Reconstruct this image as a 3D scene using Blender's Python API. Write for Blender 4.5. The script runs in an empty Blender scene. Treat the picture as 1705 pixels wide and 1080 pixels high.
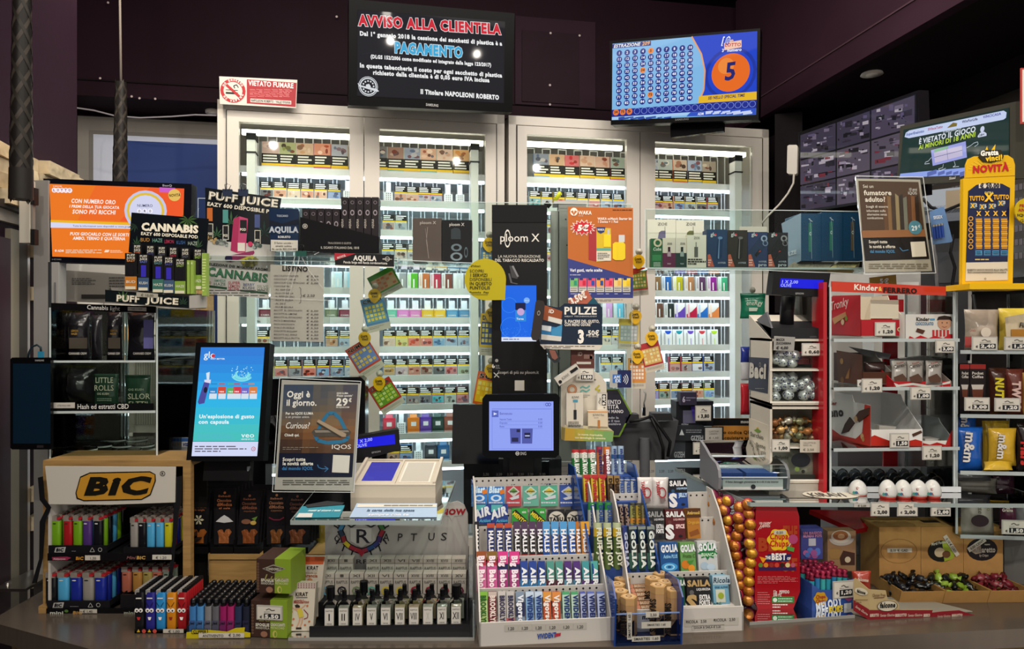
import bpy,math,random
from mathutils import Vector as V,Matrix as MX
R=random.Random(7)
rad=math.radians
F,CX,CY,CZ=1180.0,852.5,540.0,1.55
CT=0.966
SC=bpy.context.scene;COL=SC.collection
# camera, world, lights, exposure
cam=bpy.data.cameras.new('camera');cam.sensor_width=36;cam.lens=36*F/1705
co=bpy.data.objects.new('camera',cam);COL.objects.link(co)
co.location=(0,0,CZ);co.rotation_euler=(rad(90),0,0);cam.clip_start=.02
SC.camera=co
SC.view_settings.view_transform='Standard';SC.view_settings.look='None'
SC.view_settings.exposure=0.0;SC.view_settings.gamma=1;SC.view_settings.use_curve_mapping=False
wd=bpy.data.worlds.new('room_air');SC.world=wd;wd.use_nodes=True
wd.node_tree.nodes['Background'].inputs[0].default_value=(1,.93,.85,1)
wd.node_tree.nodes['Background'].inputs[1].default_value=.8
def area(n,loc,to,sx,sy,w,c=(1,.9,.78)):
 l=bpy.data.lights.new(n,'AREA');l.shape='RECTANGLE';l.size=sx;l.size_y=sy;l.energy=w;l.color=c
 o=bpy.data.objects.new(n,l);COL.objects.link(o);o.location=loc
 o.rotation_euler=(V(to)-V(loc)).to_track_quat('-Z','Y').to_euler();return o
area('ceiling_panel_light',(0.1,1.2,2.98),(0.05,1.9,1.1),2.4,.4,20)
def spot(n,x,y,tx,ty,tz,w,c=(1,.92,.82)):
 l=bpy.data.lights.new(n,'SPOT');l.energy=w;l.color=c;l.spot_size=rad(105);l.spot_blend=1;l.shadow_soft_size=.025
 o=bpy.data.objects.new(n,l);COL.objects.link(o);o.location=(x,y,2.96);o.rotation_euler=(V((tx,ty,tz))-V(o.location)).to_track_quat('-Z','Y').to_euler()
for sx in(-1.5,-.75,0,.75,1.5):spot('ceiling_spot_light',sx,-.45,sx*.75,1.6,1.1,46)
spot('ceiling_spot_light',-.3,.6,1.05,1.6,1.25,34);spot('ceiling_spot_light',.3,.6,-1.05,1.6,1.25,24)  # two fill spots added to lift the dark side faces
spot('staff_corner_light',-1.0,1.95,-1.35,2.5,1.3,34,(1,.88,.7));spot('staff_corner_light',1.2,1.85,1.15,2.15,1.2,12,(.95,.97,1))  # added fill spots brightening the brick wall and the backdrop behind the racks
area('staff_side_light',(0,1.75,2.98),(0,2.7,1.5),2.0,.3,22,(1,.93,.84))
# materials
def lin(h):
 f=lambda c:c/12.92 if c<=.04045 else((c+.055)/1.055)**2.4
 return tuple(f(int(h[i:i+2],16)/255)for i in(0,2,4))+(1,)
MAT={}
def mat(fin):
 if fin in MAT:return MAT[fin]
 m=bpy.data.materials.new(fin);m.use_nodes=True;nt=m.node_tree;N=nt.nodes;L=nt.links
 b=N['Principled BSDF'];at=N.new('ShaderNodeAttribute');at.attribute_name='Col';c=at.outputs['Color']
 def tex(kind,scale,stretch=(1,1,1)):
  g=N.new('ShaderNodeTexCoord');mp=N.new('ShaderNodeMapping');mp.inputs['Scale'].default_value=stretch
  t=N.new(kind);L.new(g.outputs['Object'],mp.inputs[0]);L.new(mp.outputs[0],t.inputs['Vector']);t.inputs['Scale'].default_value=scale
  return t
 def vary(t,lo,hi):
  nonlocal c
  r=N.new('ShaderNodeMapRange');r.inputs[3].default_value=lo;r.inputs[4].default_value=hi;L.new(t.outputs[0],r.inputs[0])
  x=N.new('ShaderNodeVectorMath');x.operation='SCALE';L.new(c,x.inputs[0]);L.new(r.outputs[0],x.inputs['Scale']);c=x.outputs[0]
 def bump(t,s,d=.002):
  k=N.new('ShaderNodeBump');k.inputs['Strength'].default_value=s;k.inputs['Distance'].default_value=d
  L.new(t.outputs[0],k.inputs['Height']);L.new(k.outputs[0],b.inputs['Normal'])
 S=lambda k,v:b.inputs.__getitem__(k).__setattr__('default_value',v)
 if fin in('glass','tint'):
  out=N['Material Output'];tr=N.new('ShaderNodeBsdfTransparent');gl=N.new('ShaderNodeBsdfGlossy');gl.inputs['Roughness'].default_value=.03
  mx=N.new('ShaderNodeMixShader');fr=N.new('ShaderNodeFresnel');fr.inputs[0].default_value=1.18
  L.new(c,tr.inputs[0]);L.new(fr.outputs[0],mx.inputs[0]);L.new(tr.outputs[0],mx.inputs[1]);L.new(gl.outputs[0],mx.inputs[2]);L.new(mx.outputs[0],out.inputs[0])
  MAT[fin]=m;return m
 S('Roughness',{'matte':.8,'satin':.45,'gloss':.14,'metal':.28,'foil':.3,'card':.85,'wood':.55,'steel':.2,'stone':.9,'film':.22,'wall':.6,'black':.4}.get(fin,.3))
 if fin in('metal','foil','steel'):S('Metallic',{'foil':.45,'steel':.5}.get(fin,1.0))
 if fin=='foil':bump(tex('ShaderNodeTexNoise',90),.9)
 if fin=='film':bump(tex('ShaderNodeTexNoise',38),.7,.004)
 if fin=='card':t=tex('ShaderNodeTexNoise',60);vary(t,.88,1.1);bump(t,.2)
 if fin=='wood':t=tex('ShaderNodeTexNoise',14,(1,3,12));vary(t,.6,1.3);bump(t,.2)
 if fin=='stone':t=tex('ShaderNodeTexNoise',22);vary(t,.72,1.2);bump(t,.8,.01)
 if fin=='wall':t=tex('ShaderNodeTexNoise',3);vary(t,.7,1.3);bump(tex('ShaderNodeTexNoise',60),.15)
 if fin=='steel':t=tex('ShaderNodeTexNoise',5,(1,60,1));vary(t,.85,1.1);bump(t,.02,.001)
 S('Specular IOR Level',{'wall':.08,'black':.06,'matte':.1,'satin':.18,'gloss':.32,'stone':.1,'card':.1}.get(fin,.5))
 L.new(c,b.inputs['Base Color'])
 if fin in EM:
  S('Roughness',.04);S('Specular IOR Level',.05);L.new(c,b.inputs['Emission Color']);S('Emission Strength',EM[fin]);
  k=N.new('ShaderNodeRGB');k.outputs[0].default_value=(.01,.01,.012,1);L.new(k.outputs[0],b.inputs['Base Color'])
 MAT[fin]=m;return m
EM={'screen':.95,'led':7.0,'lamp':3.0,'dim':.5}
# frames: a flat face standing somewhere in the room
def P(x,y,d):return V(((x-CX)/F*d,d,CZ-(y-CY)/F*d))
def ZP(x,y,z):d=(CZ-z)*F/(y-CY);return V(((x-CX)/F*d,d,z))
def dep(y):return(CZ-CT)*F/(y-CY)
class Pl:
 def __init__(s,o,yaw=0,pitch=0,roll=0):
  s.o=V(o);r=(MX.Rotation(rad(yaw),3,'Z')@MX.Rotation(rad(-pitch),3,'X')@MX.Rotation(rad(roll),3,'Y'))
  s.u,s.v,s.n=r@V((1,0,0)),r@V((0,0,1)),r@V((0,-1,0))
 def off(s,h):q=Pl.__new__(type(s));q.__dict__.update(s.__dict__);q.o=s.o+s.n*h;return q
 def hit(s,x,y):
  c=V((0,0,CZ));d=V(((x-CX)/F,1,-(y-CY)/F));return c+d*((s.o-c).dot(s.n)/d.dot(s.n))
 def loc(s,x,y):w=s.hit(x,y)-s.o;return w.dot(s.u),w.dot(s.v)
 def w(s,a,b,h=0):return s.o+s.u*a+s.v*b+s.n*h
 def along(s,x0,y0,x1):
  p=s.hit(x0,y0);k=(x1-CX)/F;return(k*p.y-p.x)/(s.u.x-k*s.u.y)
 def sc(s,x,y):return s.hit(x,y).y/F
class Lo(Pl):
 def __init__(s,o,u=(1,0,0),v=(0,0,1),k=.001):
  s.o=V(o);s.u=V(u).normalized();s.v=V(v).normalized();s.n=s.u.cross(s.v);s.k=k
 def hit(s,x,y):return s.o+s.u*(x*s.k)-s.v*(y*s.k)
 def along(s,x0,y0,x1):return(x1-x0)*s.k
 def sc(s,x,y):return s.k
def pl(x,y,d,yaw=0,pitch=0,roll=0):return Pl(P(x,y,d),yaw,pitch,roll)
def st(x,y,yaw=0,pitch=0,roll=0):return Pl(P(x,y,dep(y)),yaw,pitch,roll)
# lettering
GL={}
def glyph(ch,w):
 k_=(ch,w)
 if k_ in GL:return GL[k_]
 cu,ob=GL.get('ob')or GL.setdefault('ob',(lambda c:(c,bpy.data.objects.new('t',c)))(bpy.data.curves.new('t','FONT')))
 cu.resolution_u=2
 def get(b,off):
  cu.offset=off;cu.body=b;me=bpy.data.meshes.new_from_object(ob);v=[(q.co.x,q.co.y)for q in me.vertices];f=[tuple(p.vertices)for p in me.polygons];ar=sum(p.area for p in me.polygons);bpy.data.meshes.remove(me);return v,f,ar
 hh=max(x for x,y in get('HH',0)[0]);adv=max(x for x,y in get('H'+ch+'H',0)[0])-hh;v,f=[],[]
 if ch!=' ':
  v,f,a0=get(ch,0);box=lambda v:(min(q[0]for q in v),-max(q[0]for q in v),min(q[1]for q in v),-max(q[1]for q in v))
  w0={'r':.006,'b':.03,'x':.055,'o':.09}[w];per=None
  for k in(1,.8,.6,.42,.25):
   v2,f2,a2=get(ch,w0*k)
   if v2 and a2>a0*(1+2.2*w0*k)and all(p<=q+.004 for p,q in zip(box(v2),box(v))):v,f=v2,f2;break
 GL[k_]=(v,f,max(adv,.05)+{'r':0,'b':.035,'x':.07,'o':.07}[w]);return GL[k_]
# mesh builder
class M:
 def __init__(s):s.v=[];s.f=[];s.c=[];s.k=[];s.s=[]
 def add(s,vs,fs,c,fin='satin',sm=False):
  n=len(s.v);s.v+=[V(q)for q in vs]
  for f in fs:s.f.append(tuple(i+n for i in f));s.c.append(c);s.k.append(fin);s.s.append(sm)
  return s
 def hexa(s,A,B,c,fin='satin'):
  n=len(A);fs=[tuple(range(n)),tuple(range(2*n-1,n-1,-1))]+[(i,i+n,(i+1)%n+n,(i+1)%n)for i in range(n)]
  return s.add(list(A)+list(B),fs,c,fin)
 def box(s,x0,y0,z0,x1,y1,z1,c,fin='satin'):
  return s.hexa([(x0,y0,z0),(x1,y0,z0),(x1,y0,z1),(x0,y0,z1)],[(x0,y1,z0),(x1,y1,z0),(x1,y1,z1),(x0,y1,z1)],c,fin)
 def fb(s,p,a0,b0,h0,a1,b1,h1,c,fin='satin'):
  q=lambda h:[p.w(a0,b0,h),p.w(a1,b0,h),p.w(a1,b1,h),p.w(a0,b1,h)]
  return s.hexa(q(h1),q(h0),c,fin)
 def slab(s,p,pts,th,c,fin='satin',h=0):
  a=[p.hit(*q)+p.n*h for q in pts];return s.hexa(a,[q-p.n*th for q in a],c,fin)
 def rc(s,p,x0,y0,x1,y1):
  a=p.hit(x0,y0);w=p.hit(x1,y1)-a;u=p.u*w.dot(p.u);v=p.v*w.dot(p.v);return[a,a+u,a+u+v,a+v]
 def bx(s,p,x0,y0,x1,y1,th,c,fin='satin',h=0):
  a=[q+p.n*h for q in s.rc(p,x0,y0,x1,y1)];return s.hexa(a,[q-p.n*th for q in a],c,fin)
 def r(s,p,x0,y0,x1,y1,c,fin='satin',h=.0006):
  return s.add([q+p.n*h for q in s.rc(p,x0,y0,x1,y1)],[(0,1,2,3)],c,fin)
 def g(s,p,pts,c,fin='satin',h=.0006):
  return s.add([p.hit(*q)+p.n*h for q in pts],[tuple(range(len(pts)))],c,fin)
 def di(s,p,x,y,rx,c,fin='satin',h=.0008,ry=None,n=20,a0=0,a1=360):
  o=p.hit(x,y)+p.n*h;k=p.sc(x,y);ry=ry or rx
  return s.add([o+p.u*math.cos(t)*rx*k+p.v*math.sin(t)*ry*k for t in[rad(a0+(a1-a0)*i/n)for i in range(n+(a1-a0<360))]],[tuple(range(n+(a1-a0<360)))],c,fin)
 def ring(s,p,x,y,r0,r1,c,fin='satin',h=.0009,n=20,a0=0,a1=360,q=1):
  o=p.hit(x,y)+p.n*h;k=p.sc(x,y);vs=[]
  for i in range(n+1):
   t=rad(a0+(a1-a0)*i/n)
   for rr in(r0,r1):vs.append(o+p.u*math.cos(t)*rr*k+p.v*math.sin(t)*rr*k*q)
  return s.add(vs,[(2*i,2*i+1,2*i+3,2*i+2)for i in range(n)],c,fin)
 def ln(s,p,pts,w,c,fin='satin',h=.0009):
  for(x0,y0),(x1,y1)in zip(pts,pts[1:]):
   a,b=p.hit(x0,y0),p.hit(x1,y1);t=(b-a);
   if t.length<1e-7:continue
   t=p.n.cross(t.normalized())*(w*p.sc(x0,y0)/2);s.add([q+p.n*h for q in(a-t,b-t,b+t,a+t)],[(0,1,2,3)],c,fin)
  return s
 def t(s,p,tx,x0,y0,x1,hh,c,w='b',sh=0,fin='satin',h=.0012,y1=None):
  o=p.hit(x0,y0);k=p.sc(x0,y0)
  if y1 is not None:e=p.hit(x1,y1)-o;W=e.length;e=e/W;up=p.n.cross(e)
  else:W=p.along(x0,y0,x1);e,up=p.u,p.v
  gs=[glyph(ch,w)for ch in tx];T=sum(q[2]for q in gs)or 1;sx=W/T;sy=hh*k/.69;x=0;o=o+p.n*h
  for v,f,a in gs:
   s.add([o+e*((x+q[0]+sh*q[1])*sx)+up*(q[1]*sy)for q in v],f,c,fin);x+=a
  return s
 def fine(s,p,x0,y0,x1,y1,n,c,fin='satin',h=.0009,d=.45):
  for i in range(n):
   y=y0+(y1-y0)*(i+.5)/n;hh=(y1-y0)/n*d/2;x=x0;e=x1-(x1-x0)*R.choice((0,.05,.2 if i<n-1 else .5))
   while x<e-.5:
    q=min(e,x+(x1-x0)*R.uniform(.06,.2));s.r(p,x,y-hh,q,y+hh,c,fin,h);x=q+(x1-x0)*.025
  return s
 def cyl(s,a,b,r0,r1,c,fin='satin',n=12,cap=True,sm=True):
  a,b=V(a),V(b);d=(b-a).normalized();x=d.orthogonal().normalized();y=d.cross(x)
  vs=[q+(x*math.cos(2*math.pi*i/n)+y*math.sin(2*math.pi*i/n))*r for q,r in((a,r0),(b,r1))for i in range(n)]
  s.add(vs,[(i,(i+1)%n,(i+1)%n+n,i+n)for i in range(n)],c,fin,sm)
  if cap:s.add(vs,[tuple(range(n))[::-1],tuple(range(n,2*n))],c,fin)
  return s
 def tube(s,pts,r,c,fin='satin',n=6):
  pts=[V(q)for q in pts];vs=[]
  for i,q in enumerate(pts):
   d=(pts[min(i+1,len(pts)-1)]-pts[max(i-1,0)]).normalized();x=d.orthogonal().normalized();y=d.cross(x)
   if i and(x.dot(lx)<.2):x=(lx-d*lx.dot(d)).normalized();y=d.cross(x)
   lx=x;vs+=[q+(x*math.cos(2*math.pi*j/n)+y*math.sin(2*math.pi*j/n))*r for j in range(n)]
  m=len(pts);s.add(vs,[(i*n+j,i*n+(j+1)%n,(i+1)*n+(j+1)%n,(i+1)*n+j)for i in range(m-1)for j in range(n)]+[tuple(range(n))[::-1],tuple(range((m-1)*n,m*n))],c,fin,True)
  return s
 def lathe(s,o,prof,c,fin='satin',n=16,ax=None,q=1):
  o=V(o);Z=V(ax or(0,0,1)).normalized();x=Z.orthogonal().normalized();y=Z.cross(x)
  vs=[o+(x*math.cos(2*math.pi*i/n)+y*math.sin(2*math.pi*i/n)*q)*r+Z*z for r,z in prof for i in range(n)]
  m=len(prof);return s.add(vs,[(i*n+j,i*n+(j+1)%n,(i+1)*n+(j+1)%n,(i+1)*n+j)for i in range(m-1)for j in range(n)]+[tuple(range(n))[::-1],tuple(range((m-1)*n,m*n))],c,fin,True)
 def ball(s,o,r,c,fin='satin',n=10,sq=1,ax=None):
  k=n//2;return s.lathe(V(o)-V(ax or(0,0,1)).normalized()*r*sq,[(max(r*math.sin(math.pi*i/k),r*.02),r*sq*(1-math.cos(math.pi*i/k)))for i in range(k+1)],c,fin,n,ax)
 def pillow(s,p,x0,y0,x1,y1,th,c,fin='film',nx=6,ny=8,crimp=True):
  vs=[];w=p.hit(x1,y1)-p.hit(x0,y0)
  for sd in(1,-1):
   for j in range(ny+1):
    for i in range(nx+1):
     a,b=i/nx,j/ny;k=(math.sin(math.pi*a)*math.sin(math.pi*min(max((b-.06)/.88,0),1)))**.55 if 0<a<1 else 0
     a2=a+(.5-a)*.07*(abs(math.sin(math.pi*b)));q=p.hit(x0+(x1-x0)*a2,y0+(y1-y0)*b);vs.append(q+p.n*(sd*th/2*k*(1+R.uniform(-.12,.12))+sd*.0004))
  o=(nx+1)*(ny+1);fs=[]
  for j in range(ny):
   for i in range(nx):
    a=j*(nx+1)+i;fs+=[(a,a+nx+1,a+nx+2,a+1),(o+a,o+a+1,o+a+nx+2,o+a+nx+1)]
  rim=[i for i in range(nx+1)]+[(nx+1)*j+nx for j in range(1,ny+1)]+[ny*(nx+1)+i for i in range(nx-1,-1,-1)]+[(nx+1)*j for j in range(ny-1,0,-1)]
  fs+=[(rim[i],rim[(i+1)%len(rim)],o+rim[(i+1)%len(rim)],o+rim[i])for i in range(len(rim))]
  return s.add(vs,fs,c,fin,True)
ORG={};KD={}
def obj(name,m,parent=None,org=None):
 me=bpy.data.meshes.new(name)
 if parent is not None:o0=ORG[parent.name]
 elif org is not None:o0=V(org)
 else:
  xs=[q.x for q in m.v];ys=[q.y for q in m.v];o0=V(((min(xs)+max(xs))/2,(min(ys)+max(ys))/2,min(q.z for q in m.v)))
 me.from_pydata([tuple(q-o0)for q in m.v],[],m.f)
 fins=list(dict.fromkeys(m.k));ix={k:i for i,k in enumerate(fins)}
 for k in fins:me.materials.append(mat(k))
 me.polygons.foreach_set('material_index',[ix[k]for k in m.k]);me.polygons.foreach_set('use_smooth',m.s)
 ca=me.color_attributes.new('Col','FLOAT_COLOR','CORNER');buf=[]
 for f,c in zip(m.f,m.c):buf+=lin(c)*len(f)
 ca.data.foreach_set('color',buf);me.update()
 o=bpy.data.objects.new(name,me);COL.objects.link(o)
 if parent is not None:o.parent=parent;KD.setdefault(parent.name,[]).append(o)
 else:o.location=o0
 ORG[o.name]=o0;return o
SEEN={}
def tag(o,label,cat,group=None):
 if label in SEEN and group!='same':SEEN[label]+=1
 else:SEEN[label]=1
 o['label']=label;o['category']=cat
 if group:o['group']=group
 return o
def thing(name,label,cat,loc,group=None):
 o=bpy.data.objects.new(name,None);COL.objects.link(o);o.location=V(loc);o.empty_display_size=.02;ORG[o.name]=V(loc);return tag(o,label,cat,group)
def solo(m,name,label,cat,group=None,org=None):return tag(obj(name,m,None,org),label,cat,group)
def part(parent,name,m,label=None,stuff=False):
 o=obj(name,m,parent)
 if label:o['label']=label
 if stuff or name=='edge':o['kind']='stuff'
 return o
def struct(name,m):o=obj(name,m);o['kind']='structure';return o
def dup(o,loc,label,rz=0,parent=None,scale=None):
 c=o.copy();COL.objects.link(c);c.location=V(loc)if loc is not None else o.location
 if parent is not None:c.parent=parent;KD.setdefault(parent.name,[]).append(c)
 if rz:c.rotation_euler=(0,0,rz)
 if scale:c.scale=scale
 if label:c['label']=label
 for ch in list(KD.get(o.name,())):dup(ch,None,None,0,c)
 return c
ORD='first second third fourth fifth sixth seventh eighth ninth tenth eleventh twelfth thirteenth fourteenth'.split()
def mix(a,b,t):return ''.join('%02x'%int(int(a[i:i+2],16)*(1-t)+int(b[i:i+2],16)*t)for i in(0,2,4))
def grey(v):return '%02x'%v*3
# THE ROOM
PUR='200f18';YB=10.6
def wallbox(name,p,a0,b0,a1,b1,th,c,fin='wall'):
 return struct(name,M().fb(p,a0,b0,-th,a1,b1,0,c,fin))
struct('floor',M().box(-2.2,-3,-.05,2.4,4.2,0,'3a332c','stone'))
struct('ceiling',M().box(-2.2,-.3,3.05,2.4,4.2,3.1,'15100f','wall'))
WB=pl(852,540,3.45,YB)
wallbox('wall_back',WB,-2.2,-1.55,2.0,1.5,.1,'1e0f18')
SF=pl(852,540,3.16,YB)
za=SF.loc(130,158)[1]
struct('trim_1',M().fb(SF,-2.0,za,-.45,1.3,1.5,0,PUR,'wall'))
struct('trim_2',M().fb(SF,-2.0,za+.06,0,1.3,za+.066,.006,'140c10','wall'))
m=M()
for x0,y0,x1,y1 in((857,28,990,182),(868,52,962,176)):m.bx(SF,x0,y0,x1,y1,.012,'271820' if x0>860 else '2c1c25','wall',.012 if x0<860 else .018)
struct('trim_3',m)
m=M();
for q in((170,133),(118,20),(124,24),(183,8),(222,163),(235,166),(261,167),(915,58),(963,62),(914,144),(914,176),(561,31)):m.di(SF,q[0],q[1],2,'b8a8a8','matte',.02,n=6)
struct('trim_4',m)
m=M();wl=WB.hit(137,205)
m.bx(WB,137,198,420,900,.02,'8e8880','satin',.05);m.bx(WB,157,222,420,900,.02,'77736e','satin',.054)
m.bx(WB,164,229,420,900,.02,'c9cfe0','gloss',.058);m.bx(WB,205,240,420,900,.01,'2b3f7a','satin',.07)
struct('window_1',m)
m=M()
for i,q in enumerate(((345,185),)):
 m.lathe(SF.w(SF.loc(*q)[0],za-.012,-.12),[(.034,0),(.034,.012)],'cfc6bd');m.lathe(SF.w(SF.loc(*q)[0],za-.014,-.12),[(.022,0),(.022,.012)],'efe9df')
solo(m,'ceiling_spotlight','small round recessed spotlight under the soffit beside the blue window','light')
solo(M().tube([SF.hit(*q)+SF.n*.05 for q in((116,290),(118,230),(119,198),(124,187),(138,186),(165,190),(200,199),(240,202),(290,200),(330,197),(365,198))],.0035,'8f8a90'),'cable','thin grey cable looping over the blue window frame','cable')
WL=Pl(P(0,240,1.6),100.9)
m=M()
def wq(p,a0,b0,a1,b1,h0,h1,c,fin,mm):mm.fb(p,a0,b0,h0,a1,b1,h1,c,fin)
wq(WL,-1.8,-1.55,.42,1.5,-.25,0,'2a1a26','wall',m);m.box(-2.5,2.1,0,-2.4,3.9,3.05,'2a1a26','wall');wlo=struct('wall_left',m)
k=0
for r in range(40):
 b=.0-r*.035;a=-.25-R.random()*.15
 while a<.40:
  w=R.uniform(.07,.2);x0=a;a=min(a+w,.42)
  c=R.choice(('cdbb9b','bfae90','d9c8a8','b5a283','c7b08c'))
  px=WL.w(x0+w/2,b-.015,0);q=CX+px.x/px.y*F;yy=CY-(px.z-CZ)/px.y*F
  if not(-25<q<128 and 225<yy<1010)or(yy>352+q*.35 and not 44<q<58):continue
  if yy>380:x0,a=WL.loc(43,yy)[0],WL.loc(60,yy)[0]
  h=R.uniform(.012,.04);m=M().fb(WL,x0+.002,b-.033,0,a-.002,b,h,c,'stone')
  j=R.uniform(-.006,.006);m.v[2]=m.v[2]+WL.n*j;m.v[0]=m.v[0]-WL.n*j
  part(wlo,'stone',m);k+=1
DP=WL.off(.012)
m=M().slab(DP,[(-30,320),(0,335),(76,372),(76,386),(0,366),(-30,350)],.04,'9a9288').slab(DP,[(-30,330),(0,330),(76,366),(76,373),(0,345),(-30,338)],.05,'2a2522',h=.015)
m.bx(DP,18,380,32,1010,.05,'8c8474');m.bx(DP,32,390,46,1010,.04,'37302c');m.bx(DP,46,400,50,1010,.04,'b9b4b4','metal')
do=struct('door_1',m);part(do,'door_panel',M().bx(DP,-40,384,18,1010,.04,'35212c'))
WR=Pl(P(1290,182,2.95),-90)
fx0=1.094;zf=P(1290,182,2.95).z
FR=Pl((fx0,2.95,zf),-81.2)
m=M().fb(FR,-.35,0,-.04,2.4,1.2,0,'33202a','wall').fb(FR,-.35,.085,0,2.4,.09,.004,'4a363e','wall').fb(FR,-.35,0,-.5,2.4,.03,-.04,'1e1418','wall')
struct('trim_5',m)
m=M()
o=FR.w(.45,-.006,-.12);m.lathe(o,[(.038,0),(.034,.008)],'d8cfc6').lathe(o+V((0,0,-.003)),[(.02,0),(.02,.01)],'f0e8e0')
solo(m,'ceiling_spotlight','small round recessed spotlight under the purple fascia above the camera screen','light')
WRI=FR.off(-.5)
struct('wall_right',M().fb(WRI,-.9,-2.7,-.08,2.4,.03,0,'191314','wall'))
m=M().fb(WRI,.1,-.78,0,2.3,-.12,.03,'2b2724').fb(WRI,.14,-.74,.03,.82,-.16,.034,'4a4440','gloss').fb(WRI,.9,-.74,.03,2.2,-.16,.034,'6a5f54','gloss')
for i in range(26):
 for j in range(9):m.fb(WRI,.3+i*.017,-.68+j*.045,.034,.312+i*.017,-.66+j*.045,.036,'77737a')
m.fb(WRI,.83,-.78,.03,.9,-.1,.07,'57524d','metal');struct('window_2',m)
struct('wall_front',M().fb(WRI,-.9,-2.7,.0,2.4,-.78,.002,'26201f','wall'))
E1=[(-1.03,1.395),(-.76,1.276),(.226,1.285),(.984,1.362),(1.42,1.41),(1.42,1.8),(-1.03,1.8)]
m=M().hexa([(x,y,CT-.036)for x,y in E1],[(x,y,CT)for x,y in E1],'6a5f55','steel');ctr=struct('trim_6',m)
m=M().hexa([(x*.99,y+.05,0)for x,y in E1],[(x*.99,y+.05,CT-.04)for x,y in E1],'8a7352','stone');struct('trim_7',m)
# TWO GLAZED TOBACCO CABINETS
CB=pl(362,165,2.6,YB);zb=-CB.o.z+.3
ROWZ=[CZ+.605-.1172*r-CB.o.z for r in range(11)]
WHT='c9c3ba';INW='dfe4e8'
def cabinet(x0,x1,sp,gl,lab):
 a0,a1=CB.loc(x0,180)[0],CB.loc(x1,205)[0];t=thing('glazed_cabinet',lab,'cabinet',CB.w((a0+a1)/2,zb,-.25),'tall white tobacco cabinets')
 m=M().fb(CB,a0,zb,-.5,a1,0,-.48,INW)
 m.fb(CB,a0,zb,-.48,a0+.02,0,-.02,WHT).fb(CB,a1-.02,zb,-.48,a1,0,-.02,WHT).fb(CB,a0,-.03,-.48,a1,0,-.02,WHT).fb(CB,a0,zb,-.48,a1,zb+.05,-.02,WHT)
 m.fb(CB,a0,zb,-.02,a0+.03,0,0,WHT).fb(CB,a1-.03,zb,-.02,a1,0,0,WHT).fb(CB,a0,-.035,-.02,a1,0,0,WHT)
 part(t,'carcass',m)
 am=CB.loc(sp,205)[0];d=CB.off(.004)
 for i,(ga,gb,(p0,p1))in enumerate(((a0+.034,am-.002,gl[0]),(am+.002,a1-.034,gl[1]))):
  g0,gt=CB.loc(*p0);g1,_=CB.loc(*p1);gbm=zb+.42;zt=-.04
  m=M().fb(CB,ga,zb+.05,-.018,g0,zt,.006,WHT).fb(CB,g1,zb+.05,-.018,gb,zt,.006,WHT).fb(CB,g0,gt,-.018,g1,zt,.006,WHT).fb(CB,g0,zb+.05,-.018,g1,gbm,.006,WHT)
  m.fb(CB,(ga-.003 if i==0 else gb),zb+.05,-.01,(ga if i==0 else gb+.003),zt,.008,'222020')
  dr=part(t,'door',m)
  part(dr,'glass_pane',M().fb(CB,g0,gbm,-.008,g1,gt,-.004,'f4f8f6','glass'))
  c0=g0+.018 if i==0 else g1-.05
  if(i==0)==(x0<600)or i==1:part(t,'lock_column',M().fb(CB,c0,gbm,-.1,c0+.03,gt-.03,-.05,'e4e4e0','satin').fb(CB,c0-.002,gt-.05,-.102,c0+.034,gt-.025,-.048,'1c1c1e').fb(CB,c0-.004,gt-.1,-.104,c0+.034,gt-.095,-.046,'2a2a2c'))
  part(t,'light_bar',M().fb(CB,g0,gt-.03,-.07,g1,gt-.012,-.05,'fff4e0','led'))
 for r,z in enumerate(ROWZ):
  m=M().fb(CB,a0+.05,z-.006,-.45,a1-.05,z-.002,-.14,INW).fb(CB,a0+.05,z-.015,-.142,a1-.05,z+.011,-.134,'e9eaea')
  sh=part(t,'shelf',m)
  n=40;part(sh,'light_strip',M().fb(CB,a0+.06,z-.026,-.15,a1-.06,z-.017,-.138,'eaf2ff','led'))
  m=M();x=a0+.11
  while x<a1-.1:
   for q in(0,.035):
    m.fb(CB,x+q,z,-.2,x+q+.0035,z+(.1 if r else .145),-.196,'e8ecee')
   m.fb(CB,x,z+(.097 if r else .142),-.2,x+.038,z+(.101 if r else .146),-.196,'e8ecee');x+=.0505 if r else .07
  part(sh,'wire_divider',m,stuff=True)
 return t
c1=cabinet(362,840,606,(((398,203),(582,210)),((632,215),(808,222))),'tall white glazed tobacco cabinet with the no smoking sign on top')
c2=cabinet(847,1280,1065,(((877,224),(1043,232)),((1090,236),(1252,242))),'tall white glazed tobacco cabinet under the blue lottery screen')
part(c1,'print',M().t(CB.off(-.1335),'B11',423,289,433,4,'3a3a3a','r').t(CB.off(-.1335),'B6',428,537,434,4,'3a3a3a','r'))
PK={};PW,PH=.0485,.077
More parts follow.
